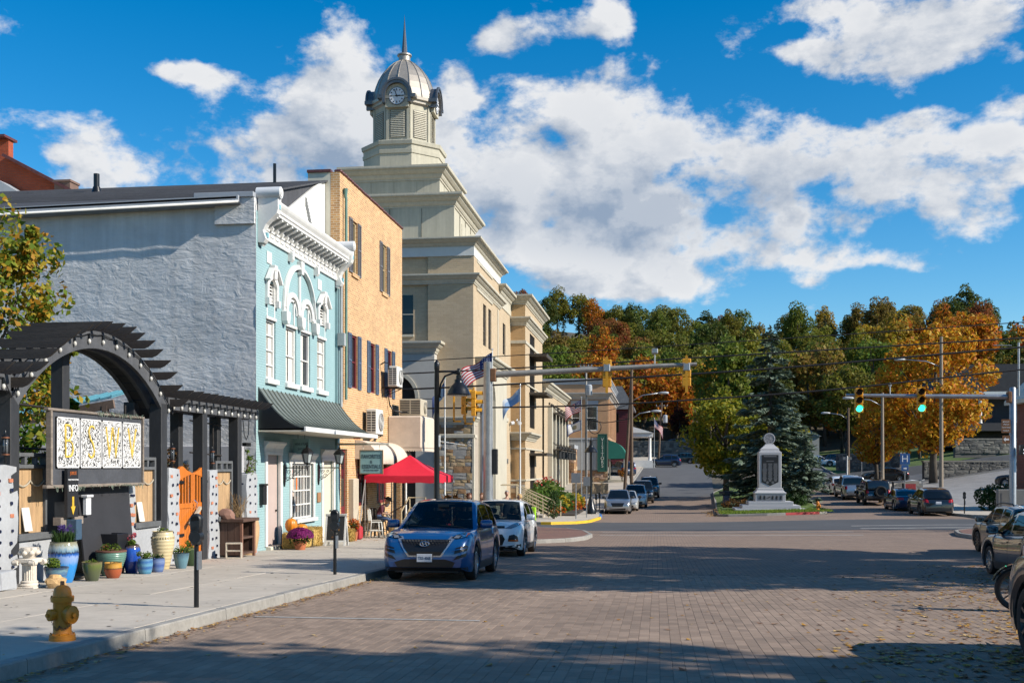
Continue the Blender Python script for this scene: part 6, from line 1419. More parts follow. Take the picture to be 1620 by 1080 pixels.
for z,yy in((10.35,(85.6,90.4)),(7.35,(85.6,90.4)),(2.62,(85.6,90.4))):
 b=MB();b.fbox(vf,*yy,z,z+.10,0,1.35);b.fbox(vf,*yy,z-.12,z+.12,1.30,1.38);c=b.part('canopy',BRONZ,pv)
 for k in range(6):b=MB();y=yy[0]+.1+(yy[1]-yy[0]-.2)*k/5;b.fbox(vf,y-.04,y+.04,z-.1,z,.0,1.3);b.part('canopy_rib',BRONZ,c)
rubble(vy,pv,-11.0,-9.93,-1.0,.55,9,mats=STONES)
m=MB();m.tube([(-10.5,82.9,5.2),(-10.5,82.5,5.1)],.06,8);m.tube([(-10.35,82.45,4.95),(-10.2,82.3,4.9)],.14,10);m.tube([(-10.7,82.45,4.95),(-10.9,82.3,4.9)],.14,10);m.part('floodlight',mat('floodlight_white',(.6,.6,.6),.5),pv)
wf=Fr('x+',-9.75)
m=MB();wh=[(99.6+3.5*k,102.0+3.5*k,-.4,6.4)for k in range(5)]
wall_with_holes(m,wf,95.52,119.0,-2,8.3,wh,.35);m.box(-30,-10.2,95.6,119,-2,8.3);m.quad((-10.2,119,-2),(-9.75,119,-2),(-9.75,119,8.3),(-10.2,119,8.3))
wg=m.part('wing_wall',CBRICK,ct)
m=MB();rect_loft(m,-29,-9.75,95.9,119,cornice_prof(8.2,9.05,.6));m.part('cornice',TRIM,wg)
for a0,a1,z0,z1 in wh:
 g=MB();g.fbox(wf,a0,a1,z0,z1,-.34,-.31);w_=g.part('window',GLASS,wg)
 g=MB();g.fbox(wf,(a0+a1)/2-.05,(a0+a1)/2+.05,z0,z1,-.31,-.2);g.fbox(wf,a0,a1,2.9,3.1,-.31,-.2);g.part('mullion',FRAMEB,w_)
for k in range(6):
 y=99.05+3.5*k-.3;g=MB();g.fbox(wf,y,y+.75,-.6,7.1,0,.42);g.part('fin',TRIM,wg,bevel=.02)
for z,d in((6.45,1.0),(3.15,1.2)):
 for k in range(5):
  g=MB();y=99.4+3.5*k;g.fbox(wf,y-.1,y+2.9,z,z+.10,0,d);g.fbox(wf,y-.1,y+2.9,z-.1,z+.14,d-.05,d);c=g.part('canopy',BRONZ,wg)
  g=MB()
  for yy in(y+.3,y+2.4):g.bar(wf(yy,z+.9,.02),wf(yy,z+.12,d-.1),.05,.05);g.tube([wf(yy,z+.9,.0),wf(yy,z+.9,.14)],.13,8)
  g.part('tie_rod',BRONZ,c)
g=MB();g.tube([wf(98.8,3.0,.95),wf(117.5,3.0,.95)],.045,6);rail=g.part('lamp_rail',BLACKM,wg)
for k in range(6):
 g=MB();y=99.6+3.5*k;g.tube([wf(y,2.35,.95),wf(y,3.45,.95)],.26,12);g.part('cylinder_lamp',BLACKP,rail,smooth=40)
sbd=thing('stone_annex','small flat roofed building faced in brown rubble beside the courthouse wing','building',(-8,120,-.5))
p0,p1,p2=Vector((-9.2,118.6,0)),Vector((-8.85,118.0,0)),Vector((-6.95,125.8,0))
def seg_fr(a,b):
 t=(b-a).normalized();n=Vector((t.y,-t.x,0));return(lambda s,z,d:tuple(a+t*s+n*d+Vector((0,0,z)))),(b-a).length
f1,l1=seg_fr(p0,p1);f2,l2=seg_fr(p1,p2)
m=MB();m.prism([(0,-1.5),(l2,-1.5),(l2,3.25),(0,3.9)],f2,-2.5,-.03);m.part('wall',MAT['veneer_mortar'],sbd)
ns=len(sbd.children);BST=[mat('stone_brown',(.26,.15,.085),.9,var=.25,scale=5),mat('stone_rust',(.33,.19,.095)),mat('stone_pinkish',(.42,.28,.20),.9,var=.2,scale=5),mat('stone_tan',(.43,.31,.19))]
rubble(f2,sbd,0,2.6,-.6,3.6,12,.3,.5,BST);rubble(f2,sbd,7.2,l2,-.6,3.2,13,.3,.5,BST)
f3,l3=seg_fr(p1+Vector((-1.6,0,0)),p1);rubble(f3,sbd,0,l3,-.6,3.6,14,.3,.5,BST)
m=MB();m.prism([(2.6,1.3),(7.2,1.3),(7.2,3.15),(2.6,3.4)],f2,-.02,.05);m.part('white_fascia',WHITE,sbd)
m=MB();m.prism([(3.0,-.8),(7.0,-.8),(7.0,1.3),(3.0,1.3)],f2,-.02,.01);w_=m.part('shop_window',GLASS,sbd)
for s in(2.8,4.2,5.6,7.0):b=MB();b.prism([(s-.12,-1),(s+.12,-1),(s+.12,1.3),(s-.12,1.3)],f2,0,.06);b.part('window_frame',WHITE,w_)
m=MB();m.prism([(-.2,3.6),(l2+.1,3.05),(l2+.1,3.35),(-.2,4.0)],f2,-.3,.14);m.part('coping',FASC,sbd)
vb_=thing('visitors_building','two storey tan brick building with a vertical green VISITORS sign and a green awning','building',(-5.24,119,.1))
TANB=brick_mat('tan_far_brick',(.46,.27,.15),(.40,.235,.13),(.36,.26,.18),.4,.13,.012,var=.1)
nf=Fr('y-',119.0);ef=Fr('x+',-5.24)
hol=[(-9.2,-8.2,5.5,8.2),(-7.6,-6.35,5.5,8.2)]
m=MB();wall_with_holes(m,nf,-14,-5.24,4.6,10.6,hol,.15);wall_with_holes(m,ef,119,141,4.6,10.6,[(121.2+3.6*k,122.4+3.6*k,5.2,8.2)for k in range(5)],.15);m.box(-14,-5.5,119.3,141,4.6,10.4);m.part('upper_wall',TANB,vb_)
for h in hol:sash_window(vb_,nf,*h,frame=WHITE,fw=.12,bars=(6.9,),depth=.08)
for h in hol:m=MB();m.fbox(nf,h[0]-.05,h[1]+.05,8.2,8.75,-.1,.03);m.part('lintel_panel',FASC,vb_)
for k in range(5):sash_window(vb_,ef,121.2+3.6*k,122.4+3.6*k,5.2,8.2,frame=WHITE,fw=.12,bars=(6.7,),depth=.08)
for k in range(6):m=MB();m.fbox(ef,119.6+3.6*k,120.6+3.6*k,4.9,9.0,0,.12);m.part('pilaster',TANB,vb_)
m=MB();rect_loft(m,-14,-5.24,119,141,cornice_prof(8.9,9.6,.5));m.part('cornice',mat('weathered_cornice',(.36,.33,.30),.7,var=.1),vb_)
m=MB();rect_loft(m,-14,-5.24,119,141,cornice_prof(10.5,11.1,.3));m.part('parapet_cornice',FASC,vb_)
m=MB();m.box(-14,-5.3,118.9,119.2,4.55,4.75);m.part('string_course',FASC,vb_)
SID=mat('grey_siding',(.36,.37,.37),.7,var=.06)
for k in range(24):
 b=MB();x=-13.9+.355*k;b.box(x+.006,x+.345,118.98,119.05,1.3,4.5);b.part('siding_board',SID,vb_)
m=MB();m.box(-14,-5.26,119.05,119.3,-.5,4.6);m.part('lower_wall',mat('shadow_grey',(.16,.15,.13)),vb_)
rubble(nf,vb_,-9.5,-5.3,-.3,1.25,15,.25,.45,BST)
m=MB();m.box(-6.35,-5.35,118.84,118.9,1.15,5.15);s_=m.part('vertical_sign',mat('green_sign',(.012,.075,.055),.5),vb_)
m=MB()
for q in((-6.37,-6.3,1.13,5.17),(-5.4,-5.33,1.13,5.17),(-6.37,-5.33,1.13,1.2),(-6.37,-5.33,5.1,5.17)):m.box(q[0],q[1],118.81,118.9,q[2],q[3])
m.part('sign_border',mat('green_sign_edge',(.03,.12,.09),.5),s_)
for k,ch in enumerate('VISITORS'):text('letter',ch,.50,(-5.85,118.82,4.55-.40*k),ROT_Y,mat('sign_cream',(.62,.62,.55),.6),s_,.006,sx=.95)
m=MB();prof=[(1.9*math.sin(PI/2*k/8),2.55+1.9*math.cos(PI/2*k/8))for k in range(9)]
m.loft([[ef(y,z,d)for y in(119.2,126.0)]for d,z in prof],cap=False,closed=False)
for y in(119.2,126.0):m.add([ef(y,z,d)for d,z in prof]+[ef(y,2.5,0)],[tuple(range(10))])
m.part('green_awning',mat('green_canvas',(.012,.14,.10),.7,var=.08),vb_,smooth=40)
m=MB();m.box(-5.1,-5.02,119.3,119.4,.2,2.6);m.box(-3.6,-3.5,119.3,119.4,.2,2.6);m.box(-5.3,-3.4,119.2,127,-.2,.25);m.part('porch',TRIM,vb_)
m=MB();m.box(-5.2,-5.1,119.5,126,.3,4.4);m.part('shop_front',GLASSD,vb_)
shrub('porch_flowers','orange and green flower tub under the green awning','planter',(-3.7,118.4,.1),[(0,0,.7,.35),(.2,.1,1.1,.3),(-.2,0,1.0,.3)],200,.14,foliage_mat('marigold',[(.45,.15,.01),(.30,.10,.02),(.08,.12,.02)]),31)
rh=thing('red_house','dark red clapboard house with a grey roof and white porch columns beyond the VISITORS building','house',(-4,148,1.6))
REDC=mat('dark_red_clapboard',(.12,.022,.028),.7,var=.1)
m=MB();m.box(-9,-3.4,146,156,1,9.4);m.part('wall',REDC,rh)
for k in range(28):b=MB();z=1.2+.29*k;b.box(-9.02,-3.37,145.96,146,z,z+.05);b.part('clapboard',REDC,rh)
m=MB();m.prism([(-9.4,9.2),(-3.0,9.2),(-3.0,9.4),(-4.6,12.2),(-7.8,12.2),(-9.4,9.4)],Fr('y-',146),-10.4,.5);m.part('roof',mat('grey_shingle',(.17,.17,.175),.9,var=.25,scale=2),rh)
m=MB();m.box(-6.2,-5.0,145.9,145.97,6.2,8.6);m.part('window',GLASSD,rh)
m=MB();m.box(-3.5,-.6,146.5,153,5.6,6.1);m.prism([(-3.5,6.1),(-.5,6.1),(-3.5,7.0)],Fr('y-',146.5),-6.5,.2);p=m.part('porch_roof',WHITE,rh)
for y in(146.9,149.5,152.4):b=MB();b.lathe([(.26,0),(.2,.2),(.17,2.9),(.25,3.1)],(-1.0,y,2.5),14);b.part('column',WHITE,p,smooth=40)
m=MB();m.box(-3.5,-.6,146.4,153,1.2,2.5);m.part('porch_base',WHITE,rh)
# ================================================================== VEHICLES
from mathutils.bvhtree import BVHTree
def paint(name,col,metal=.35,rough=.28):return mat(name,col,rough,metal=metal,var=.03,scale=30,coat=1.0)
CLAD=mat('grey_plastic_cladding',(.022,.022,.024),.55,var=.1,scale=14)
HEADL=mat('headlight_glass',(.30,.31,.33),.08,metal=.5,var=.3,scale=18)
AMBER=mat('amber_lens',(.42,.09,.015),.15,var=.2,scale=20)
REDL=mat('red_lens',(.30,.010,.014),.12,var=.2,scale=20)
PLATE=mat('plate_white',(.50,.52,.56),.5,var=.05)
PLATEB=mat('plate_ink',(.03,.04,.08),.5)
ALLOY=mat('alloy_rim',(.48,.49,.51),.28,metal=.85,var=.08)
ALLOYD=mat('dark_alloy',(.07,.07,.075),.35,metal=.6,var=.1)
GRILLE=mat('grille_black',(.008,.008,.009),.35,var=.3,scale=40)
def car_glass():
 m=bpy.data.materials.new('tinted_car_glass');m.use_nodes=True;nt=m.node_tree;nt.nodes.remove(nt.nodes['Principled BSDF']);L=nt.links.new
 t=nt.nodes.new('ShaderNodeBsdfTransparent');t.inputs[0].default_value=(.34,.38,.38,1);g=nt.nodes.new('ShaderNodeBsdfGlossy');g.inputs['Roughness'].default_value=.02
 w=nt.nodes.new('ShaderNodeLayerWeight');w.inputs[0].default_value=.28;x=nt.nodes.new('ShaderNodeMixShader');L(w.outputs['Fresnel'],x.inputs[0]);L(t.outputs[0],x.inputs[1]);L(g.outputs[0],x.inputs[2]);L(x.outputs[0],nt.nodes['Material Output'].inputs[0]);return m
CGLASS=car_glass();SEATM=mat('seat_cloth',(.10,.095,.09),.85,var=.15)
class Spec:pass
SPECS={}
def spec(name,**k):
 s=Spec();s.__dict__.update(k);SPECS[name]=s
spec('crossover',L=4.5,W=1.86,H=1.65,wb=2.68,fo=.90,r=.35,ground=.20,top=[(-2.25,.80),(-2.22,.98),(-2.1,1.06),(-1.2,1.07),(.2,1.03),(.95,1.04),(1.3,1.03),(1.75,.985),(2.0,.93),(2.14,.84),(2.22,.72),(2.25,.60)],roof=[(-2.14,1.05),(-1.80,1.46),(-1.72,1.555),(-1.2,1.615),(-.5,1.65),(.0,1.62),(.12,1.59),(.98,1.03)],tumble=.30,pillars=[.02,-.98,-1.72],cabin=(-1.85,.9))
spec('wagon',L=4.6,W=1.82,H=1.52,wb=2.72,fo=.90,r=.335,ground=.18,top=[(-2.3,.78),(-2.26,.95),(-2.15,1.0),(-1.2,1.01),(.2,.97),(.95,.97),(1.4,.96),(1.85,.90),(2.1,.82),(2.26,.70),(2.3,.58)],roof=[(-2.2,.99),(-1.95,1.36),(-1.85,1.43),(-1.2,1.50),(-.4,1.52),(.05,1.49),(.18,1.46),(1.05,.96)],tumble=.30,pillars=[.0,-.95,-1.75],cabin=(-1.95,.95))
spec('sedan',L=4.65,W=1.82,H=1.45,wb=2.72,fo=.92,r=.325,ground=.16,top=[(-2.32,.72),(-2.29,.90),(-2.2,.97),(-1.5,1.0),(-.6,.96),(.5,.92),(1.0,.93),(1.5,.90),(1.95,.82),(2.2,.72),(2.30,.62),(2.32,.5)],roof=[(-1.85,.98),(-1.2,1.28),(-.95,1.37),(-.5,1.43),(-.1,1.45),(.1,1.43),(.25,1.40),(1.15,.91)],tumble=.36,pillars=[.0,-.85],cabin=(-1.25,1.0))
spec('boxy',L=4.2,W=1.86,H=1.83,wb=2.46,fo=.72,r=.41,ground=.36,top=[(-2.1,.9),(-2.09,1.12),(-2.05,1.18),(-1.2,1.18),(.4,1.18),(.75,1.20),(1.2,1.19),(1.7,1.16),(1.95,1.12),(2.05,1.05),(2.09,.9),(2.1,.7)],roof=[(-2.06,1.17),(-2.0,1.70),(-1.95,1.78),(-1.2,1.82),(-.4,1.83),(.22,1.80),(.32,1.77),(.66,1.18)],tumble=.12,pillars=[.12,-.75,-1.55],cabin=(-1.98,.6))
spec('pickup',L=5.6,W=1.95,H=1.85,wb=3.45,fo=.95,r=.40,ground=.30,top=[(-2.8,.80),(-2.78,1.10),(-2.74,1.16),(-1.2,1.16),(-.9,1.14),(.3,1.14),(1.05,1.14),(1.6,1.12),(2.2,1.08),(2.6,1.0),(2.76,.88),(2.8,.62)],roof=[(-1.12,1.14),(-1.05,1.6),(-1.0,1.74),(-.5,1.82),(.0,1.85),(.35,1.82),(.45,1.79),(1.1,1.13)],tumble=.22,pillars=[.2,-.55],cabin=(-1.05,1.0))
spec('bigsuv',L=4.8,W=1.92,H=1.78,wb=2.79,fo=.95,r=.385,ground=.26,top=[(-2.4,.85),(-2.38,1.05),(-2.3,1.14),(-1.2,1.14),(.3,1.12),(1.0,1.13),(1.45,1.12),(1.95,1.07),(2.2,1.0),(2.34,.90),(2.39,.76),(2.4,.60)],roof=[(-2.34,1.13),(-2.15,1.60),(-2.05,1.70),(-1.4,1.76),(-.5,1.78),(.1,1.75),(.22,1.72),(.95,1.12)],tumble=.24,pillars=[.1,-.9,-1.7],cabin=(-2.08,.9))
def car(name,label,kind,body,loc,rz,cat='car',group='vehicles parked along the street',rim=None,grille=None,light='std',clad=True,plate=None,detail=2,chrome_grille=False,rails=False,twotone=None,spokes=10):
 S=SPECS[kind];L,W,Hh,r=S.L,S.W,S.H,S.r
 x,y=loc[0],loc[1];z=loc[2]if len(loc)>2 else gz(x,y)
 root=thing(name,label,cat,(x,y,z),rz,group)
 d=Vector((-math.sin(rz),math.cos(rz)));hw=S.wb/2
 if len(loc)<3:
  zf,zr=gz(x+d.x*hw,y+d.y*hw),gz(x-d.x*hw,y-d.y*hw)
  e=d.y and 0;sx=Vector((math.cos(rz),math.sin(rz)));zl,zr2=gz(x-sx.x*.8,y-sx.y*.8),gz(x+sx.x*.8,y+sx.y*.8)
  root.rotation_euler=(math.atan2(zf-zr,S.wb),math.atan2(zl-zr2,1.6),rz);root.location.z=(zf+zr)/2
 fa=L/2-S.fo;ra_=fa-S.wb;axles=(fa,ra_);ar=r+.055
 tx,tz=[p[0]for p in S.top],[p[1]for p in S.top]
 top=lambda q:float(np.interp(q,tx,tz))
 def zb(q):
  base=S.ground+(.10*max(0,(abs(q)-L/2+.35)/.35)**2)
  for a in axles:
   if abs(q-a)<ar:base=max(base,r+math.sqrt(ar*ar-(q-a)**2))
  return base
 def hwid(q):
  e=(L/2-abs(q));c=.55 if q>0 else .42
  t=max(0,min(1,e/c));return W/2*(.80+.20*(1-(1-t)**2.6))
 cols=set(np.linspace(-L/2,L/2,30).round(3).tolist())
 for a in axles:
  for k in range(13):cols.add(round(a-ar*math.cos(PI*k/12),3))
  cols.add(round(a-ar-.012,3));cols.add(round(a+ar+.012,3))
 for e in(.02,.05,.10,.16,.24,.34,.46):cols.add(round(L/2-e,3));cols.add(round(-L/2+e,3))
 cols=sorted(cols);cols=[c for i,c in enumerate(cols)if i==0 or c-cols[i-1]>.006]
 T=[(0,.955),(.08,.975),(.25,.995),(.48,1.0),(.68,.992),(.80,.975),(.90,.955),(.965,.92),(1.0,.86)]
 def warp(q,zz):
  for sgn in(1,-1):
   e=L/2-sgn*q
   if e<.6:
    s=(1-e/.6)**2;zm=.55
    q=q-sgn*s*(.10*abs((zz-zm)/.5)**2.0)
  return q
 rings=[]
 for q in cols:
  b,t_=zb(q),top(q);b=min(b,t_-.08);w=hwid(q);side=[(w*k,b+(t_-b)*t)for t,k in T]
  crown=.03 if abs(q)<L/2-.3 else .015
  half=side+[(w*.62,t_+crown*.55),(w*.3,t_+crown*.9),(0,t_+crown)]
  ring=[(px,warp(q,pz),pz)for px,pz in half]+[(-px,warp(q,pz),pz)for px,pz in half[-2::-1]]
  rings.append(ring)
 m=MB();m.loft(rings);bo=m.part('body',body,root,local=True,smooth=38,weld=True)
 rx,rzz=[p[0]for p in S.roof],[p[1]for p in S.roof]
 y0,y1=rx[0],rx[-1]
 gc=sorted(set(np.linspace(y0,y1,26).round(3).tolist()+[round(v,3)for v in rx]+[round(p+o,3)for p in S.pillars for o in(-.045,.045)]))
 gc=[c for i,c in enumerate(gc)if i==0 or c-gc[i-1]>.008]
 GR=[]
 for q in gc:
  zt=float(np.interp(q,rx,rzz));zbelt=min(top(q)-.015,zt);h=zt-zbelt;wb_=hwid(q)*.925;wt=wb_-S.tumble*h
  GR.append([(wb_,zbelt),(wb_-S.tumble*.03,zbelt+min(.03,h*.2)),(wb_-S.tumble*h*.5+.012*min(1,h*2),zbelt+h*.5),(wt+.02*min(1,h*2),zbelt+h*.84),(wt-.01,zbelt+h*.93),(wt-.09,zt-.004*min(1,h*3)),(wt*.55,zt+.02*min(1,h*3)),(0,zt+.028*min(1,h*3))])
 P=lambda i,j,sgn:(sgn*GR[i][j][0],gc[i],GR[i][j][1])
 shell=MB();ws=MB();rw=MB();sides={}
 yr_f=[p[0]for p in S.roof if p[1]>=Hh-.05][-1];wsy=(S.roof[-2][0]-.02,y1-.05);rwy=(y0+.03,S.roof[1][0]+.01 if kind in('boxy','pickup')else S.roof[1][0]+.0)
 for i in range(len(gc)-1):
  mid=(gc[i]+gc[i+1])/2
  for sgn in(1,-1):
   for j in range(7):
    tgt=shell
    if j in(1,2)and S.cabin[0]+.06<mid<S.cabin[1]-.12 and not any(abs(mid-p)<.04 for p in S.pillars):
     key=(sgn,sum(mid<p for p in S.pillars));tgt=sides.setdefault(key,MB())
    elif j in(5,6)and wsy[0]<mid<wsy[1]:tgt=ws
    elif j in(5,6)and rwy[0]<mid<rwy[1]:tgt=rw
    a,b,c,d_=P(i,j,sgn),P(i+1,j,sgn),P(i+1,j+1,sgn),P(i,j+1,sgn)
    tgt.quad(a,b,c,d_)if sgn>0 else tgt.quad(d_,c,b,a)
 gh=shell.part('cabin',body if not twotone else twotone,root,local=True,smooth=38,weld=True)
 GL=CGLASS if detail>1 else GLASSD
 ws.part('windshield',GL,root,local=True,smooth=True,weld=True)
 if rw.v:rw.part('rear_window',GL,root,local=True,smooth=True,weld=True)
 for mm in sides.values():mm.part('side_window',GL,root,local=True,smooth=True,weld=True)
 if detail>1:
  mm=MB();zf_=top(0);mm.box(-W*.40,W*.40,S.cabin[0]+.3,S.cabin[1]+.05,zf_-.06,zf_+.012);mm.cbox(-W*.36,W*.36,S.cabin[1]-.42,S.cabin[1]-.1,zf_,zf_+.07,.02);mm.part('dashboard',DARKP,root,local=True)
  for px_,py_ in((-.38,-.1),(.38,-.1),(-.42,-1.05),(.42,-1.05)):
   mm=MB();mm.cbox(px_-.22,px_+.22,py_-.1,py_+.06,zf_-.02,zf_+.16,.05);mm.cbox(px_-.13,px_+.13,py_-.12,py_,zf_+.19,zf_+.36,.04);mm.part('seat',SEATM,root,local=True,smooth=40)
  mm=MB();mm.tube([(.38+.17*math.cos(2*PI*k/16),S.cabin[1]-.55+.04*math.sin(2*PI*k/16),zf_+.03+.16*math.sin(2*PI*k/16))for k in range(17)],.014,5,cap=False);mm.part('steering_wheel',DARKP,root,local=True);mm=MB();mm.cbox(-.12,.12,S.cabin[1]-.62,S.cabin[1]-.58,Hh-.17,Hh-.10,.01);mm.part('inner_mirror',DARKP,root,local=True)
 u=MB();u.box(-W/2+.27,W/2-.27,-L/2+.25,L/2-.25,S.ground-.02,.62);u.part('underbody',DARKP,root,local=True)
 dg=bmesh.new();dg.from_mesh(bo.data);bmesh.ops.triangulate(dg,faces=dg.faces[:]);bvh=BVHTree.FromBMesh(dg);dg.free()
 def patch(nm,poly,view,m_,off=.006,res=.05,parent=None,mirror=False,both=False):
  out=None
  for sg in((1,-1)if both else((-1,)if mirror else(1,))):
   bm=bmesh.new();vs=[bm.verts.new((a*sg if view in 'fr' else a,b,0))for a,b in poly];f=bm.faces.new(vs)
   bmesh.ops.triangulate(bm,faces=[f])
   for _ in range(4):
    lng=[e for e in bm.edges if e.calc_length()>res*2]
    if not lng:break
    bmesh.ops.subdivide_edges(bm,edges=lng,cuts=1);bmesh.ops.triangulate(bm,faces=bm.faces[:])
   ok=True
   for v in bm.verts:
    a,b=v.co.x,v.co.y
    if view=='f':o,dr=Vector((a,9,b)),Vector((0,-1,0))
    elif view=='r':o,dr=Vector((a,-9,b)),Vector((0,1,0))
    elif view=='t':o,dr=Vector((a,b,9)),Vector((0,0,-1))
    else:o,dr=Vector((9*sg,a,b)),Vector((-sg,0,0))
    h=bvh.ray_cast(o,dr)
    if h[0]is None:v.co=Vector((0,0,-99));continue
    v.co=h[0]-dr*off
   bmesh.ops.delete(bm,geom=[v for v in bm.verts if v.co.z<-50],context='VERTS')
   me=bpy.data.meshes.new(nm);bm.to_mesh(me);bm.free();me.materials.append(m_)
   out=instance(nm,me,parent or root)
  return out
 rect=lambda a0,a1,b0,b1:[(a0,b0),(a1,b0),(a1,b1),(a0,b1)]
 cl=CLAD if clad else body
 if detail:
  if clad:
   for a in axles:
    n=14;o=[(a-(ar+.075)*math.cos(PI*k/n),r+(ar+.075)*math.sin(PI*k/n)*.98)for k in range(n+1)];i_=[(a-(ar+.002)*math.cos(PI*k/n),r+(ar+.002)*math.sin(PI*k/n))for k in range(n+1)]
    for sg in(1,-1):
     mm=MB()
     def pr(p):
      h=bvh.ray_cast(Vector((9*sg,p[0],p[1])),Vector((-sg,0,0)));return(h[0].x+sg*.012 if h[0]and abs(h[0].x)>W*.3 else sg*W*.49,p[0],p[1])
     A=[pr(p)for p in o];B_=[pr(p)for p in i_]
     for k in range(n):mm.quad(A[k],A[k+1],B_[k+1],B_[k]);mm.quad(B_[k],B_[k+1],(B_[k+1][0]-sg*.1,B_[k+1][1],B_[k+1][2]),(B_[k][0]-sg*.1,B_[k][1],B_[k][2]))
     mm.part('wheel_arch_trim',CLAD,root,local=True)
   patch('sill_trim',rect(ra_+ar+.03,fa-ar-.03,S.ground+.005,S.ground+.15),'s',CLAD,both=True)
   patch('rear_lower_bumper',rect(-W*.42,W*.42,S.ground+.11,S.ground+.30),'r',CLAD)
  zt1=top(0)-.05;seams=[fa-ar-.10]+[p for p in S.pillars if p>ra_+.1]
  for q in seams:patch('door_seam',rect(q-.006,q+.006,S.ground+.16,zt1),'s',DARKP,.003,both=True)
  patch('door_seam',rect(seams[-1]if len(seams)>1 else 0,seams[0],S.ground+.16,S.ground+.172),'s',DARKP,.003,both=True)
  for q in[p for p in S.pillars if p>ra_+.1][:2]:patch('door_handle',rect(q+.06,q+.26,zt1-.13,zt1-.09),'s',body,.022,both=True)
 for sg in(1,-1):
  mm=MB();cx=hwid(S.cabin[1]-.2)*.925;cyy=S.cabin[1]-.22;cz=top(cyy)+.10
  bm=bmesh.new();bmesh.ops.create_cube(bm,size=1);bmesh.ops.subdivide_edges(bm,edges=bm.edges[:],cuts=2,use_grid_fill=True)
  for v in bm.verts:
   n_=v.co.normalized()*.55;v.co=v.co.lerp(n_,.55);v.co=Vector((sg*(cx+.15)+v.co.x*.26,cyy+v.co.y*.20,cz+v.co.z*.18))
  mm.bm(bm);mi=mm.part('mirror',body if detail>1 else CLAD,root,local=True,smooth=True)
  mm=MB();mm.bar((sg*(cx-.03),cyy,cz-.06),(sg*(cx+.1),cyy,cz-.05),.08,.04);mm.part('mirror_stalk',CLAD,mi,local=True)
  mm=MB();mm.box(sg*(cx+.05),sg*(cx+.25),cyy-.097,cyy-.088,cz-.065,cz+.065);mm.part('mirror_glass',mat('mirror_glass',(.25,.28,.30),.05,metal=.8,var=0),mi,local=True)
 F,Rr='f','r'
 hz=top(L/2-.18)
 if light=='std':
  patch('headlight',[(W*.27,hz-.20),(W*.44,hz-.16),(W*.455,hz-.05),(W*.40,hz-.035),(W*.27,hz-.13)],F,HEADL,both=True)
  patch('grille',[(-W*.25,hz-.10),(W*.25,hz-.10),(W*.19,hz-.36),(-W*.19,hz-.36)],F,GRILLE)
  patch('lower_grille',rect(-W*.30,W*.30,S.ground+.12,S.ground+.26),F,GRILLE)
 rz_=top(-L/2+.12)
 if kind in('crossover','wagon','bigsuv'):
  patch('tail_light',[(W*.30,rz_-.24),(W*.46,rz_-.20),(W*.475,rz_-.02),(W*.43,rz_+.02),(W*.32,rz_-.08)],Rr,REDL,.012,both=True)
  patch('tail_light',[(-L/2+.04,rz_-.21),(-L/2+.28,rz_-.10),(-L/2+.22,rz_-.02),(-L/2+.05,rz_-.02)],'s',REDL,.01,both=True)
 elif kind=='sedan':
  patch('tail_light',rect(W*.24,W*.47,rz_-.22,rz_-.07),Rr,REDL,.012,both=True);patch('tail_light',rect(-L/2+.04,-L/2+.24,rz_-.2,rz_-.08),'s',REDL,.01,both=True)
 else:patch('tail_light',rect(W*.37,W*.46,rz_-.30,rz_-.05),Rr,REDL,.02,both=True)
 patch('rear_plate',rect(-.16,.16,.72,.87)if kind not in('boxy',)else rect(-.7,-.42,.68,.82),Rr,PLATE,.012)
 if rails:
  for sg in(1,-1):
   mm=MB();xx=sg*(hwid(0)*.925-S.tumble*.55-.04);mm.tube([(xx,-1.6,Hh-.01),(xx,-1.5,Hh+.05),(xx,-.5,Hh+.085),(xx,.0,Hh+.05),(xx,.1,Hh+.0)],.022,6);mm.part('roof_rail',BLACKP,root,local=True,smooth=True)
 wt=.23
 tm=MB();prof=[(r*.66,-wt/2+.02),(r*.80,-wt/2),(r*.95,-wt/2+.012),(r,-wt/2+.05),(r,wt/2-.05),(r*.95,wt/2-.012),(r*.80,wt/2),(r*.66,wt/2-.02)]
 tm.loft([[(d_,q*math.cos(2*PI*k/28),q*math.sin(2*PI*k/28))for k in range(28)]for q,d_ in prof],cap=False);tme=tm.mesh('tyre',RUBBER,smooth=40)
 rm_=MB();rr=r*.67
 rm_.loft([[(d_,q*math.cos(2*PI*k/24),q*math.sin(2*PI*k/24))for k in range(24)]for q,d_ in((rr,-.05),(rr,wt/2-.02),(rr*.93,wt/2-.012),(rr*.90,wt/2-.05),(rr*.88,-.02))],cap=False)
 for k in range(spokes):
  a=2*PI*k/spokes;rm_.bar((wt/2-.045,rr*.15*math.cos(a),rr*.15*math.sin(a)),(wt/2-.025,rr*.92*math.cos(a),rr*.92*math.sin(a)),.055 if spokes<8 else .035,.03,(1,0,0))
 rm_.tube([(wt/2-.07,0,0),(wt/2-.02,0,0)],rr*.2,12)
 rme_=rm_.mesh('rim',rim or ALLOY);bk=MB();bk.tube([(-.03,0,0),(.0,0,0)],rr*.9,20);bke=bk.mesh('brake_disc',mat('brake_dark',(.03,.03,.032),.5,metal=.5))
 for a in axles:
  for sg in(1,-1):
   w_=instance('wheel',tme,root,(sg*(W/2-.125),a,r),(0,0,0 if sg>0 else PI))
   w_.data=tme;instance('rim',rme_,w_);instance('brake_disc',bke,w_)
 root['_']=0;del root['_']
 return root,patch,top,S,bo
BLUEP=paint('blue_car_paint',(.006,.066,.21),metal=.15);WHITEP=paint('white_car_paint',(.72,.73,.74),metal=0);SILVERP=paint('silver_car_paint',(.40,.40,.40),metal=.8)
BLACKC=paint('black_car_paint',(.008,.009,.011),metal=.1);NAVYP=paint('navy_car_paint',(.010,.022,.060),metal=.4);GREYP=paint('dark_grey_car_paint',(.045,.047,.052),metal=.6)
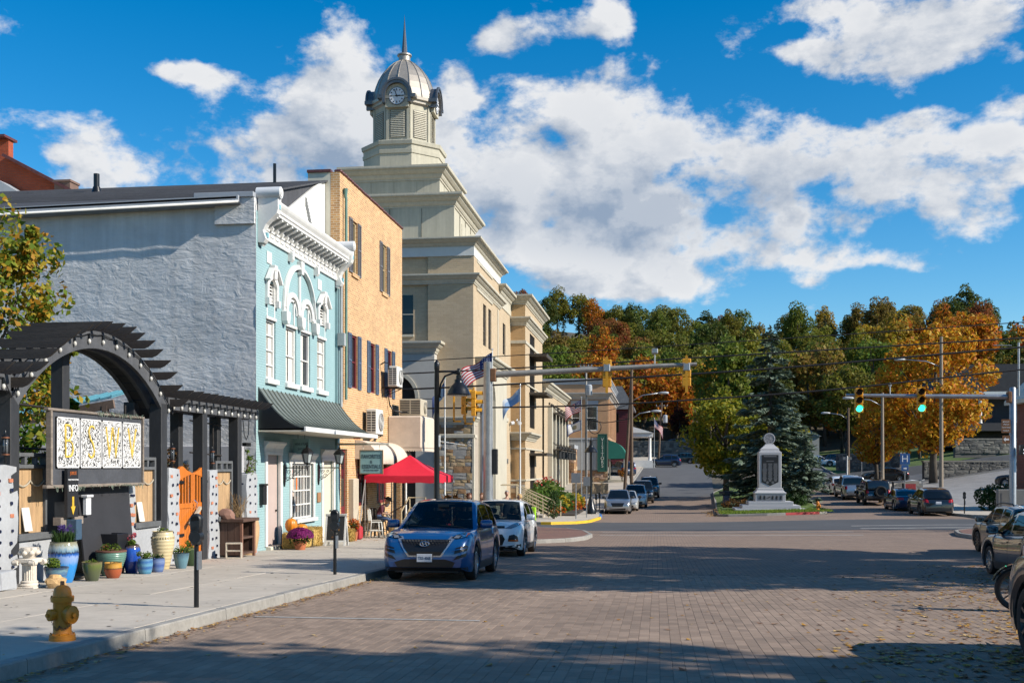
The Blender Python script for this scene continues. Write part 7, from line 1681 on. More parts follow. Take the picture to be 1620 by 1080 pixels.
TAUPE=paint('taupe_grey_car_paint',(.085,.075,.065),metal=.6);SLATEB=paint('slate_blue_car_paint',(.035,.055,.085),metal=.5);PALES=paint('pale_silver_paint',(.55,.55,.53),metal=.5);TEALC=paint('dark_teal_car_paint',(.015,.05,.06),metal=.4)
rt,patch,top,S,bo=car('parked_car','blue crossover parked at the kerb facing us, with a wide black honeycomb grille','crossover',BLUEP,(-4.62,23.95),PI,light='hero')
L_,W_=S.L,S.W
patch('grille_surround',[(-.60,.90),(-.50,.92),(-.40,.80),(.40,.80),(.50,.92),(.60,.90),(.47,.70),(.34,.505),(-.34,.505),(-.47,.70)],'f',mat('satin_chrome',(.50,.52,.55),.25,metal=.8,var=.03),.012,.04)
g=patch('grille',[(-.515,.855),(.515,.855),(.43,.69),(.315,.535),(-.315,.535),(-.43,.69)],'f',GRILLE,.018,.04)
hexm=MB()
for i in range(-8,9):
 for j in range(6):
  a,b=i*.062+(.031 if j%2 else 0),.565+.053*j
  if abs(a)>.30+(b-.535)*.62:continue
  hexm.tube([(a+.026*math.cos(PI/3*k+PI/6),2.215-.10*((b-.55)/.5)**2-.035*(abs(a)/.5)**2+.02,b+.026*math.sin(PI/3*k+PI/6))for k in range(7)],.005,3,cap=False)
hexm.part('honeycomb',mat('grille_bright',(.05,.05,.055),.25,metal=.5),g,local=True,kind='stuff')
lg=MB();n=26
lg.tube([(.092*math.cos(2*PI*k/n),2.245,.765+.046*math.sin(2*PI*k/n))for k in range(n+1)],.010,6,cap=False)
lg.tube([(-.045,2.25,.732),(-.022,2.25,.80)],.010,6);lg.tube([(.022,2.25,.732),(.045,2.25,.80)],.010,6);lg.tube([(-.036,2.25,.756),(0,2.25,.765),(.036,2.25,.774)],.010,6)
lg.part('badge',CHROME,g,local=True)
for sg in(1,-1):
 pl=lambda P:[(a*sg,b)for a,b in P]
 h=patch('headlight',pl([(.50,.885),(.62,.86),(.82,.90),(.865,1.0),(.80,1.0),(.60,.945)]),'f',GLASSD,.012,.04)
 patch('reflector',pl([(.56,.885),(.66,.88),(.70,.93),(.60,.935)]),'f',HEADL,.018,.04,parent=h);patch('lens',pl([(.70,.885),(.79,.905),(.80,.955),(.71,.94)]),'f',CHROME,.018,.04,parent=h);patch('amber_lens',pl([(.80,.91),(.85,.955),(.84,.985),(.80,.975)]),'f',AMBER,.018,.04,parent=h)
 f=patch('fog_recess',pl([(.60,.57),(.84,.63),(.86,.71),(.82,.745),(.63,.69)]),'f',GRILLE,.010,.05)
 patch('blue_fin',pl([(.60,.635),(.85,.685),(.85,.70),(.60,.655)]),'f',BLUEP,.022,.05,parent=f)
 f=patch('fog_recess',pl([(.58,.44),(.82,.52),(.84,.585),(.66,.53)]),'f',GRILLE,.010,.05)
patch('lower_grille',[(-.56,.30),(.56,.30),(.62,.40),(.42,.46),(-.42,.46),(-.62,.40)],'f',GRILLE,.012,.05)
patch('front_lip',[(-.85,.22),(.85,.22),(.85,.30),(.6,.29),(-.6,.29),(-.85,.30)],'f',CLAD,.01,.05)
pm_=MB();pm_.cbox(-.155,.155,2.262,2.274,.405,.565,.004);pp=pm_.part('number_plate',PLATE,rt,local=True)
pm_=MB();pm_.box(-.165,.165,2.2,2.264,.395,.575);pm_.part('plate_frame',CLAD,pp,local=True)
o=text('plate_lettering','TX3-4068',.085,(0,0,0),(R(90),0,PI),PLATEB,None,.002,sx=.72);o.parent=pp;o.location=(0,2.276,.48)
for k,(a,b,w,h,c)in enumerate(((-.02,1.27,.08,.17,(.04,.10,.14)),(-.62,1.10,.14,.07,(.05,.10,.13)))):
 pass
wm=MB()
for sx in(-.55,.12):wm.bar((sx,.93,1.075),(sx+.52,.86,1.115),.012,.012)
wm.part('wiper',BLACKP,rt,local=True)
for sx in(-.26,.30):
 pass
rt2,patch,top,S,bo=car('parked_car','white crossover parked behind the blue crossover, facing us','crossover',WHITEP,(-4.80,33.85),PI,light='hero',rim=ALLOY,spokes=6)
for sg in(1,-1):
 pl=lambda P:[(a*sg,b)for a,b in P]
 h=patch('headlight',pl([(.42,.83),(.60,.82),(.83,.92),(.86,1.02),(.80,1.03),(.62,.95)]),'f',HEADL,.012,.04);patch('amber_lens',pl([(.80,.92),(.86,.97),(.86,1.02),(.81,1.02)]),'f',AMBER,.018,.04,parent=h)
 f=patch('fog_recess',pl([(.52,.46),(.82,.46),(.80,.60),(.70,.66),(.56,.63)]),'f',GRILLE,.012,.05);patch('amber_strip',pl([(.54,.455),(.82,.455),(.81,.51),(.55,.50)]),'f',AMBER,.02,.05,parent=f)
patch('grille',[(-.42,.83),(.42,.83),(.40,.90),(-.40,.90)],'f',GRILLE,.012,.05)
patch('lower_grille',[(-.36,.34),(.36,.34),(.44,.52),(.36,.66),(-.36,.66),(-.44,.52)],'f',GRILLE,.012,.05)
patch('front_lip',[(-.88,.20),(.88,.20),(.88,.38),(.5,.32),(-.5,.32),(-.88,.38)],'f',CLAD,.012,.05)
sm_=MB();sm_.box(-.13,-.02,.655,.66,1.25,1.27);sm_=None
car('parked_car','silver crossover facing us, first of the cars parked beyond the crossing on the left','crossover',SILVERP,(-2.75,79.4),PI,detail=1,light='std')
car('parked_car','pale silver sedan half hidden behind the silver crossover','sedan',PALES,(-2.3,84.6),PI,detail=1)
car('parked_car','white boxy sport utility with a roof rack behind the pale sedan','bigsuv',PALES,(-1.75,90.2),PI,detail=1,rails=True)
car('parked_pickup','black pickup truck facing us behind the white boxy sport utility','pickup',BLACKC,(-1.25,96.6),PI,cat='pickup truck',detail=1)
car('parked_car','dark sport utility, last in the parked row on the left before the hill','bigsuv',GREYP,(-.75,103.6),PI,detail=1)
car('crossing_car','navy blue crossover seen side on across the top of the uphill street','crossover',NAVYP,(.9,149.0),R(90),detail=1,group=None)
car('parked_car','dark teal hatchback behind the navy crossover at the top of the street','wagon',TEALC,(3.4,158.5),R(80),detail=1,group=None)
car('parked_car','dark sport utility parked in the shade beyond the green awning','bigsuv',NAVYP,(-4.05,131.5),R(20),detail=1,group=None)
jp,jpatch,_,S,bo=car('parked_jeep','black open style off roader with a spare wheel on its back door','boxy',BLACKC,(15.75,84.3),0,cat='off roader',rim=ALLOYD,spokes=6,detail=1)
tme=[c for c in jp.children if c.name.startswith('wheel')and c.data.name.startswith('tyre')][0]
sp_=instance('spare_wheel',tme.data,jp,(.12,-2.24,1.02),(0,0,-PI/2));instance('rim',tme.children[0].data,sp_);rg=MB();rg.tube([(-.13,.0,0),(-.02,0,0)],.12,10);rg.part('spare_carrier',BLACKP,sp_,local=True)
mm=MB();mm.box(-.95,.95,-2.3,-2.08,.52,.72);mm.part('rear_bumper',CLAD,jp,local=True,bevel=.02)
for sx in(1,-1):
 for yy in(1.38-.0,-1.08):mm=MB();mm.prism([(yy-.55,.70),(yy-.38,.90),(yy+.38,.90),(yy+.55,.70),(yy+.5,.66),(yy+.34,.83),(yy-.34,.83),(yy-.5,.66)],lambda a,z,d,sx=sx:(sx*d,a,z),.80,1.02);mm.part('fender_flare',CLAD,jp,local=True)
car('parked_pickup','silver pickup truck seen from behind, between the off roader and the white wagon','pickup',SILVERP,(15.3,91.0),0,cat='pickup truck',detail=1)
car('parked_car','white wagon seen from behind with tall red tail lights, ahead of the silver pickup','wagon',WHITEP,(15.35,97.6),0,detail=1)
car('crossing_car','black sedan seen side on crossing at the upper street corner','sedan',BLACKC,(23.9,121.2),R(90),detail=1,group=None)
car('parked_car','white sedan seen side on beyond the spruce, facing right','sedan',WHITEP,(21.0,150.0),R(-90),detail=1,group=None)
car('parked_car','dark sedan just behind the white sedan on the upper right street','sedan',GREYP,(24.2,157.5),R(-75),detail=1,group=None)
car('parked_car','black crossover seen from behind, nearest the crossing on the far right','crossover',BLACKC,(16.55,70.6),0,detail=1,rim=ALLOYD)
car('parked_car','dark blue grey sedan ahead of the black crossover on the far right','sedan',NAVYP,(16.4,77.3),0,detail=1)
car('parked_car','dark car parked by the hedge at the edge of the gravel lot','crossover',BLACKC,(31.0,99.0,gz(31,99)+.14),R(60),detail=1,group=None)
car('parked_car','dark taupe wagon with roof rails, far end of the near right row by the corner','wagon',paint('dark_bronze_paint',(.045,.042,.036),metal=.6),(11.28,36.55),0,detail=2,rails=True,rim=ALLOYD)
car('parked_car','slate blue sedan cut by the right edge of the picture, behind the motorcycle','sedan',SLATEB,(8.38,25.0),0,detail=2)
car('parked_car','dark grey sport utility whose front wheel shows at the lower right edge','bigsuv',TAUPE,(4.80,10.78),0,detail=2,rim=ALLOYD)
mc=thing('motorcycle','black motorcycle at the right edge, its front wheel and fender towards the road','motorcycle',(6.15,17.35,gz(5.6,17.4)),R(78))
def mwheel(yy,r_=.33):
 t=MB();t.loft([[(d_,q*math.cos(2*PI*k/30),q*math.sin(2*PI*k/30))for k in range(30)]for q,d_ in((r_*.80,-.05),(r_*.93,-.065),(r_,-.03),(r_,.03),(r_*.93,.065),(r_*.80,.05))],cap=False)
 w=t.part('wheel',RUBBER,mc,local=True,smooth=40);w.location=(0,yy,r_)
 t=MB();t.loft([[(d_,q*math.cos(2*PI*k/30),q*math.sin(2*PI*k/30))for k in range(30)]for q,d_ in((r_*.82,-.03),(r_*.74,-.02),(r_*.74,.02),(r_*.82,.03))],cap=False)
 for k in range(10):a=2*PI*k/10;t.bar((.0,.03*math.cos(a),.03*math.sin(a)),(.0,r_*.76*math.cos(a),r_*.76*math.sin(a)),.022,.018,(1,0,0))
 t.tube([(-.06,0,0),(.06,0,0)],.05,10);t.tube([(.05,0,0),(.056,0,0)],.14,18);t.part('rim',ALLOYD,w,local=True)
mwheel(.78);mwheel(-.72)
t=MB();n=14
t.loft([[(sx*.085,.78+.385*math.cos(R(20)+R(150)*k/n),.33+.385*math.sin(R(20)+R(150)*k/n))for sx in(-1,1)]+[(sx*.06,.78+.36*math.cos(R(20)+R(150)*k/n),.33+.36*math.sin(R(20)+R(150)*k/n))for sx in(1,-1)]for k in range(n+1)]);t.part('front_fender',BLACKC,mc,local=True,smooth=40)
t=MB()
for sx in(-.11,.11):t.tube([(sx,.78,.33),(sx,.48,1.0)],.025,8)
t.part('fork',BLACKM,mc,local=True);t=MB();t.tube([(-.38,.30,1.08),(-.2,.44,1.04),(.2,.44,1.04),(.38,.30,1.08)],.016,7);t.part('handlebar',BLACKM,mc,local=True)
t=MB();t.lathe([(.001,0),(.08,.02),(.10,.09),(.09,.13)],(0,0,0),14);t.xf(Matrix.Translation((0,.58,.90))@Matrix.Rotation(R(-90),4,'X'));t.part('headlight',HEADL,mc,local=True,smooth=40)
for sx in(-1,1):t=MB();t.tube([(sx*.3,.36,1.07),(sx*.36,.34,1.25)],.01,5);t.box(sx*.30,sx*.44,.33,.35,1.23,1.34);t.part('mirror',BLACKP,mc,local=True)
t=MB();t.loft([[(.16*c*w,yy,zc+.13*s_*h)for c,s_ in[(math.cos(2*PI*k/12),math.sin(2*PI*k/12))for k in range(12)]]for yy,w,h,zc in((.40,.4,.5,.86),(.25,1,1,.85),(0,1.05,1,.82),(-.2,.6,.6,.76))]);t.part('tank',BLACKC,mc,local=True,smooth=50)
t=MB();t.cbox(-.15,.15,-.75,-.15,.68,.78,.04);t.part('seat',RUBBER,mc,local=True);t=MB();t.cbox(-.17,.17,-.25,.30,.28,.62,.05);t.tube([(.18,.2,.3),(.2,-.2,.24),(.2,-1.0,.3)],.045,8);t.part('engine',GALV,mc,local=True);t=MB();t.bar((0,.42,.9),(0,.1,.35),.05,.06);t.bar((0,.2,.35),(0,-.72,.35),.12,.06);t.bar((0,-.1,.75),(0,-.72,.35),.06,.05);t.part('frame',BLACKM,mc,local=True)
# ================================================================== STREET FURNITURE
SIGY=mat('signal_yellow',(.62,.30,.015),.45,var=.1,scale=3,stain=.15)
LENSK=mat('dark_lens',(.02,.012,.010),.2,var=.1)
def bell(m,c,r=.30,h=.55):
 x,y,z=c
 m.lathe([(r,0),(r+.012,.02),(r*.97,.05),(r*.86,.16),(r*.66,.28),(r*.42,.36),(r*.36,.40),(r*.36,.46),(r*.22,.50),(r*.22,h),(.02,h+.02)],(x,y,z),24);return m
l1=thing('street_lamp','tall black street lamp with one bell shade on a side arm, behind the blue car','street lamp',(-6.6,32.8,zg(-6.6,32.8)))
zt=4.82;zb_=zg(-6.6,32.8)
m=MB();m.lathe([(.22,0),(.22,.25),(.15,.32),(.13,.7),(.085,.8),(.085,2.2),(.075,zt-zb_-.25),(.085,zt-zb_-.22),(.085,zt-zb_-.05),(.06,zt-zb_),(.02,zt-zb_+.04)],(-6.6,32.8,zb_),14);m.part('post',BLACKM,l1,smooth=40)
m=MB();m.tube([(-6.6,32.8,4.52),(-5.93,32.8,4.52)],.032,8);m.tube([(-6.52,32.8,3.75),(-6.48,32.8,4.15),(-6.35,32.8,4.38),(-6.1,32.8,4.47),(-5.95,32.8,4.45)],.03,8);m.tube([(-6.6,32.8,3.75),(-6.46,32.8,3.75)],.02,6);m.tube([(-5.93,32.8,4.38),(-5.93,32.8,4.60)],.05,10);m.part('arm',BLACKM,l1,smooth=True)
m=MB();bell(m,(-5.93,32.8,3.80),.36,.60);s_=m.part('bell_shade',BLACKM,l1,smooth=50);m=MB();m.disc((-5.93,32.8,3.80),(0,0,1),.27,20,.02);m.part('diffuser',mat('lamp_diffuser',(.45,.45,.42),.4),s_)
m=MB();m.tube([(-6.52,32.8,2.42),(-5.75,32.8,2.30)],.014,6);m.box(-6.56,-6.5,32.75,32.85,2.25,2.6);m.part('banner_arm',WHITE,l1)
l2=thing('street_lamp','black street lamp with a bell shade on top, beyond the crossing on the left','street lamp',(-4.4,74,zg(-4.4,74)))
z2=zg(-4.4,74)
m=MB();m.lathe([(.34,0),(.34,.3),(.26,.42),(.17,.9),(.11,1.1),(.085,1.2),(.075,4.2),(.10,4.25)],(-4.4,74,z2),14);m.part('post',BLACKM,l2,smooth=40)
m=MB();bell(m,(-4.4,74,z2+4.1),.45,.8);m.tube([(-4.4,74,z2+4.8),(-4.4,74,z2+5.2)],[.06,.02],8);m.part('bell_shade',BLACKM,l2,smooth=50)
def signal(root,at,face,lit=None,nm='signal_head',k=1.0):
 """three lens head hanging at 'at' (top centre), facing the angle face"""
 M=Matrix.Translation(at)@Matrix.Rotation(face,4,'Z')@Matrix.Scale(k,4)
 m=MB()
 for j in range(3):
  zc=-.19-.36*j;m.cbox(-.17,.17,-.08,.12,zc-.175,zc+.175,.025)
 m.box(-.03,.03,.0,.06,0,.12);m.box(-.03,.03,0,.06,-1.3,-1.12);m.xf(M);h=m.part(nm,SIGY,root)
 for j in range(3):
  zc=-.19-.36*j
  m=MB();n=10
  rings=[[(.15*math.cos(PI*t/n-.12*(1 if t==0 else 0)),y,zc+.15*math.sin(PI*t/n)-(.0))for t in range(n+1)]for y in(-.08,-.34)]
  m.loft(rings,cap=False,closed=False);m.loft([[(p[0]*1.04,p[1],p[2]+.006)for p in r]for r in rings],cap=False,closed=False);m.xf(M);m.part('visor',SIGY,h)
  g=MB();g.tube([(0,-.085,zc),(0,-.10,zc)],.14,18);g.xf(M)
  on=lit==j
  l=g.part('lens',mat('green_signal_lit',(.02,.5,.35),.2,emit=((.03,.95,.55),2.2),var=0)if on else LENSK,h)
 return h
mast=thing('signal_mast','grey signal mast whose rusty arm carries two yellow signals seen from behind','traffic signal',(-6.6,43,zg(-6.6,43)))
zm=zg(-6.6,43)
m=MB();m.lathe([(.30,0),(.30,.06),(.2,.1),(.175,6.85),(.18,6.88),(.1,6.9)],(-6.6,43,zm),18);m.part('post',GALV,mast,smooth=40)
m=MB();m.tube([(-6.45,43,5.26),(-3,43,5.40),(0,43,5.53),(1.5,43,5.58)],[.125,.105,.085,.07],14);a=m.part('arm',GALVD,mast,smooth=40)
m=MB();m.cbox(-6.5,-6.28,42.85,43.15,5.0,5.5,.02);m.part('arm_flange',mat('rusty_steel',(.20,.10,.05),.75,metal=.3,var=.3),a)
for x in(-1.94,1.11):
 m=MB();m.cbox(x-.13,x+.13,42.85,43.12,5.32,5.62,.03);m.part('clamp',GALV,a);m=MB();m.box(x-.05,x+.05,42.86,42.92,4.5,5.88);m.part('hanger',SIGY,a)
 signal(mast,(x,43.12,5.82),PI)
m=MB();m.tube([(-.1,43,5.55),(-.1,43,6.05)],.03,6);m.cbox(-.22,.02,42.85,43.15,6.0,6.2,.03);m.part('detector_camera',GALV,a)
p2=thing('signal_pole','short grey signal pole with two yellow side facing heads and a lit walk signal','traffic signal',(-7.28,46,zg(-7.28,46)))
zp=zg(-7.28,46);m=MB();m.lathe([(.19,0),(.19,.3),(.125,.36),(.12,4.2-zp),(.05,4.3-zp)],(-7.28,46,zp),16);m.part('post',mat('blue_grey_steel',(.26,.31,.36),.45,metal=.5,var=.15),p2,smooth=40)
signal(p2,(-7.62,45.9,4.86),R(90));signal(p2,(-8.1,46.2,4.95),R(90))
m=MB()
for x,zz in((-7.62,4.75),(-8.1,4.85)):
 m.box(x-.45,x-.38,45.95,46.02,zz-1.3,zz);m.box(x-.45,x-.1,45.95,46.02,zz-.05,zz+.02);m.box(x-.45,x-.1,45.95,46.02,zz-1.32,zz-1.25);m.bar((x,46,zz-.4),(-7.28,46,3.9),.05,.05)
m.part('bracket_frame',SIGY,p2)
def walk_signal(root,x,y,z):
 m=MB();m.cbox(x-.22,x+.22,y-.14,y+.14,z-.22,z+.22,.02);h=m.part('walk_signal',BLACKP,root)
 f=Fr('y-',y-.145);g=MB()
 g.prism([(x+.05*math.cos(2*PI*k/10)+.02,z+.14+.035*math.sin(2*PI*k/10))for k in range(10)],f,0,.004)
 for P in([(x-.01,z+.09),(x+.05,z+.09),(x+.04,z-.03),(x-.02,z-.03)],[(x+.04,z+.08),(x+.11,z-.0),(x+.09,z-.02),(x+.03,z+.04)],[(x-.01,z+.08),(x-.09,z+.02),(x-.08,z-.03),(x-.06,z-.03),(x-.05,z+.01),(x,z+.04)],[(x-.02,z-.03),(x+.02,z-.03),(x-.05,z-.17),(x-.1,z-.17)],[(x+.01,z-.03),(x+.05,z-.03),(x+.08,z-.17),(x+.04,z-.17)]):g.prism(P,f,0,.004)
 g.part('walking_figure',mat('walk_lit',(.8,.8,.85),.4,emit=((.85,.88,1.0),1.6),var=0),h)
walk_signal(p2,-7.0,45.9,1.95)
m=MB();m.cbox(-6.42,-6.22,42.9,43.1,1.35,2.35,.02);m.part('speaker_box',BLACKP,mast)
rs=thing('signal_mast','grey signal mast on the right whose arm carries two green lit signals facing us','traffic signal',(16.19,53.4,zg(16.19,53.4)))
zr_=zg(16.19,53.4)
m=MB();m.lathe([(.28,0),(.28,.06),(.16,.1),(.14,5.25-zr_),(.1,5.3-zr_)],(16.19,53.4,zr_),16);m.tube([(16.45,53.4,4.9),(16.45,53.4,7.35)],.05,8);m.tube([(16.1,53.2,7.2),(15.3,53.2,7.22)],.02,5);m.part('post',GALV,rs,smooth=40)
m=MB();m.tube([(16.1,53.4,4.86),(12,53.4,4.93),(8.75,53.4,5.0)],[.115,.09,.07],12);a=m.part('arm',GALV,rs,smooth=40);m=MB();m.cbox(15.95,16.1,53.2,53.6,4.6,5.1,.02);m.part('arm_flange',MAT['rusty_steel'],a)
for x in(9.32,12.11):signal(rs,(x,53.25,5.32),0,lit=2,k=1.06)
m=MB();m.tube([(10.75,53.4,4.95),(10.75,53.4,5.45)],.03,6);m.lathe([(.07,0),(.08,.1),(.03,.16)],(10.75,53.4,5.4),8);m.part('detector_camera',GALV,a)
walk_signal(rs,16.62,53.1,2.42);m=MB();m.cbox(16.85,17.6,53.0,53.2,2.2,2.64,.02);m.part('walk_signal_housing',BLACKP,rs)
BRS=mat('brown_sign',(.17,.075,.03),.5)
f=Fr('y-',53.15);m=MB();m.fbox(f,15.62,16.02,3.2,3.82,0,.02);s_=m.part('direction_sign',BRS,rs)
for q,zz in(('BERKELEY',3.7),('SPRINGS',3.58),('STATE PARK',3.44),('MUSEUM',3.3)):text('lettering',q,.085,(15.82,53.125,zz),ROT_Y,MAT['white_letter'],s_,.002,sx=.8)
m=MB();m.fbox(f,15.66,16.0,2.72,3.08,0,.02);s_=m.part('arrow_sign',BRS,rs);m=MB();m.prism([(15.7,2.9),(15.8,3.0),(15.8,2.94),(15.95,2.94),(15.95,2.86),(15.8,2.86),(15.8,2.8)],f,.02,.026);m.part('arrow',MAT['white_letter'],s_)
cbx=thing('control_cabinet','grey traffic control cabinet beside the right signal mast','control cabinet',(16.5,54.1,zg(16.5,54.1)));m=MB();z0=zg(16.5,54.1);m.cbox(15.65,17.1,53.75,54.1,z0,z0+1.75,.02);m.part('casing',mat('cabinet_grey',(.20,.20,.19),.5),cbx);m=MB();m.box(15.8,16.9,53.74,53.75,z0+.2,z0+1.6);m.part('door',mat('cabinet_grey',(.2,.2,.19)),cbx)
CABLE=mat('black_cable',(.010,.010,.011),.6)
def cable(lab,pts,r):
 P=[Vector(p)for p in pts];out=[]
 for i in range(len(P)-1):
  for k in range(6):
   t=k/6;p0,p1,p2_,p3=P[max(i-1,0)],P[i],P[i+1],P[min(i+2,len(P)-1)]
   out.append(.5*((2*p1)+(p2_-p0)*t+(2*p0-5*p1+4*p2_-p3)*t*t+(3*p1-p0-3*p2_+p3)*t**3))
 out.append(P[-1]);m=MB();m.tube(out,r,6);o=m.part('overhead_cable',CABLE,None,smooth=True);tag(o,lab,'cable','cables across the crossing');return o
cable('thin black overhead cable, highest of the four crossing the street',[(-24,50,6.3),(-13.98,50,6.44),(-6.86,50,6.7),(4.44,50,7.25),(16.14,50,7.89),(30,50,8.7)],.022)
cable('black overhead cable, second from the top of the four crossing the street',[(-24,50,5.7),(-13.98,50,5.88),(-6.86,50,6.12),(1.48,50,6.5),(16.14,50,7.21),(30,50,8.0)],.035)
cable('thick black overhead cable, third from the top of the four crossing the street',[(-24,50,5.1),(-13.98,50,5.17),(-6.86,50,5.4),(4.58,50,5.96),(16.14,50,6.83),(30,50,7.8)],.045)
cable('thick black overhead cable, lowest of the four crossing the street',[(-24,50,4.6),(-13.98,50,4.36),(-6.86,50,4.36),(-1.21,50,4.49),(7.33,50,5.01),(16.14,50,5.88),(30,50,7.0)],.04)
def upole(lab,x,y,top,wood,r=.16,lean=0.,arms=(),xarm=None,transformer=None,name='utility_pole'):
 zb0=gz(x,y);t=thing(name,lab,'utility pole',(x,y,zb0))
 m=MB();m.tube([(x,y,zb0-.3),(x+lean,y,top)],[r,r*.68],12);m.part('pole',wood,t,smooth=40)
 for(za,ln,d)in arms:
  xx=x+lean*(za-zb0)/(top-zb0);s_=1 if d>0 else-1
  m=MB();m.tube([(xx,y,za-.5),(xx+s_*ln*.4,y,za+.05),(xx+s_*ln,y,za+.25)],.045,7);a=m.part('lamp_arm',GALV,t,smooth=True)
  m=MB();m.loft([[(xx+s_*(ln+q),y+w*math.cos(2*PI*k/10),za+.25+h*math.sin(2*PI*k/10))for k in range(10)]for q,w,h in((-.1,.07,.06),(.15,.17,.11),(.55,.2,.13),(.85,.12,.08))]);m.part('lamp_head',mat('lamp_head_grey',(.42,.43,.44),.4),a,smooth=True)
 if xarm:m=MB();m.box(x+lean-xarm[1]/2,x+lean+xarm[1]/2,y-.06,y+.06,xarm[0]-.06,xarm[0]+.06);m.part('crossarm',wood,t);m=MB();[m.lathe([(.05,0),(.06,.1),(.02,.18)],(x+lean+q*xarm[1]/2*.9,y,xarm[0]+.06),8)for q in(-1,-.4,.4,1)];m.part('insulators',GALV,t,kind='stuff')
 if transformer:m=MB();m.lathe([(.28,0),(.3,.05),(.3,.95),(.2,1.05)],(x+lean+transformer[1],y-.1,transformer[0]),14);m.part('transformer',mat('transformer_grey',(.36,.38,.40),.5),t,smooth=40)
 return t
upole('tall weathered utility pole in front of the orange maple with a long lamp arm',25.88,106,13.6,WOODPALE,.2,arms=((11.3,3.3,-1),),transformer=None)
upole('pale wooden pole with a short lamp arm to the left, between the two green signals',20.07,103,8.3,WOODPALE,.17,arms=((7.6,2.6,-1),))
upole('dark brown pole with a lamp arm standing at the upper right street corner',20.41,123,8.0,WOODPOLE,.17,arms=((7.2,2.0,-1),))
upole('brown pole carrying two lamp arms over the uphill street',-2.4,104.5,10.6,WOODPOLE,.17,arms=((8.3,2.6,1),(6.6,1.9,1)))
upole('leaning brown pole with a transformer just left of the pole with two lamp arms',-3.15,107,11.4,WOODPOLE,.17,lean=.75)
upole('brown pole with a grey box at the top of the uphill street',.1,151,10.4,WOODPOLE,.15,lean=.5,transformer=(7.6,.45),xarm=(9.8,1.6))
upole('grey pole with a transformer beside the far end of the courthouse wing',-6.9,108,10.8,GALVD,.14,transformer=(8.6,.3),xarm=(11.4,1.2))
for x,lab in((-24,'utility pole carrying the four cables behind the brick building'),(30,'utility pole carrying the four cables on the right beyond the brick eaves')):upole(lab,x,50,9.3,WOODPOLE,.18,xarm=(8.8,2.0))
cable('thin service cable from the courthouse pole to the two lamp pole',[(-6.9,108,7.4),(-5,106.5,7.0),(-2.4,104.5,7.6)],.03);cable('slack cable loop hung by the stone annex',[(-6.9,108,6.3),(-5,107,5.9),(-2.6,105,6.2)],.045)
m=MB();m.tube([(-6.0+.6*math.cos(2*PI*k/18),107.4,5.5+.65*math.sin(2*PI*k/18))for k in range(19)],.05,6,cap=False);o=m.part('cable_coil',CABLE,None);tag(o,'black coil of spare cable hanging above the stone annex','cable coil')
def flag(name,lab,x,y,top,w,h,fn,mats,droop=.35,dr=(-1,.12),pole_lab=None,r=.05,grp='flagpoles'):
 zb0=gz(x,y)
 p=thing('flagpole',pole_lab,'flagpole',(x,y,zb0));m=MB();m.lathe([(r*1.5,0),(r,.4),(r*.6,top-zb0)],(x,y,zb0),10);m.part('pole',WHITE if 'white' in pole_lab else GALV,p,smooth=40);m=MB();m.lathe([(.001,0),(.07,.06),(.001,.13)],(x,y,top-.01),10);m.part('finial',CHROME,p,smooth=True)
 f=thing(name,lab,'flag',(x,y,top-.15));d=Vector((*dr,0)).normalized();nn=Vector((-d.y,d.x,0));bins={}
 NX,NZ=26,26
 def P(i,j):
  u=i/NX;v=j/NZ
  q=Vector((x,y,top-.12))+d*(w*u*(1-.12*droop))-Vector((0,0,1))*(h*v+w*droop*u**1.25*(1+.25*math.sin(u*5+v*2)))
  return q+nn*(.10*w*u*math.sin(u*7+v*1.6+.5))
 for i in range(NX):
  for j in range(NZ):
   k=fn((i+.5)/NX,(j+.5)/NZ);bins.setdefault(k,MB()).quad(P(i,j),P(i+1,j),P(i+1,j+1),P(i,j+1))
 m=MB()
 ks=list(bins)
 for k in ks:
  m.cur=mats.index(k);m.add(bins[k].v,bins[k].f)
 m.cur=0
 o=m.part('cloth',[mat('flag_'+k[0],k[1],.8,var=.04)for k in mats],f,smooth=True,weld=True)
 return f
FR,FW,FB=('red',(.42,.025,.04)),('white',(.66,.64,.62)),('navy',(.03,.045,.16))
def usa(u,v):
 if u<.42 and v<.54:
  a,b=(u/.42*6)%1,(v/.54*5)%1
  return FW if(a-.5)**2+(b-.5)**2<.05 else FB
 return FR if int(v*13)%2==0 else FW
flag('us_flag','large red and white striped flag with a starred navy corner, flying by the signal mast',-9.5,63.5,8.4,1.95,1.15,usa,[FR,FW,FB],droop=.62,pole_lab='tall white flagpole behind the signal mast in front of the courthouse')
WV=('wv_navy',(.05,.08,.20));flag('state_flag','navy and white flag hanging limp on the leftmost flagpole',-12.2,63,6.7,.9,.8,lambda u,v:WV if(u<.1 or v<.12 or u>.6)else FW,[FW,WV],droop=1.4,pole_lab='white flagpole in front of the stone veneer, leftmost of the courthouse flagpoles')
SK,SW=('sky',(.28,.42,.62)),('pale',(.60,.64,.68));flag('county_flag','pale blue and white flag trailing left from its pole in front of the pavilion',-7.93,64,6.35,1.15,.75,lambda u,v:SK if(v>.35 and abs(u-.5)<.4)else SW,[SW,SK],droop=.85,pole_lab='white flagpole in front of the courthouse pavilion')
flag('us_flag','small striped flag with a navy corner above a white flag, beside the courthouse wing',-5.58,82,6.75,1.3,.85,usa,[FR,FW,FB],droop=.55,pole_lab='thin grey flagpole with two flags beside the courthouse wing')
f=flag('state_flag','white flag with a blue edge and a tan seal, below the small striped flag',-5.58,82,5.25,1.15,.75,lambda u,v:('wv_navy',(.05,.08,.20))if(u<.06 or u>.94 or v<.08 or v>.92)else(('seal',(.30,.26,.16))if(u-.5)**2+(v-.5)**2*.5<.03 else FW),[FW,WV,('seal',(.30,.26,.16))],droop=.45,pole_lab='thin grey flagpole lower halyard')
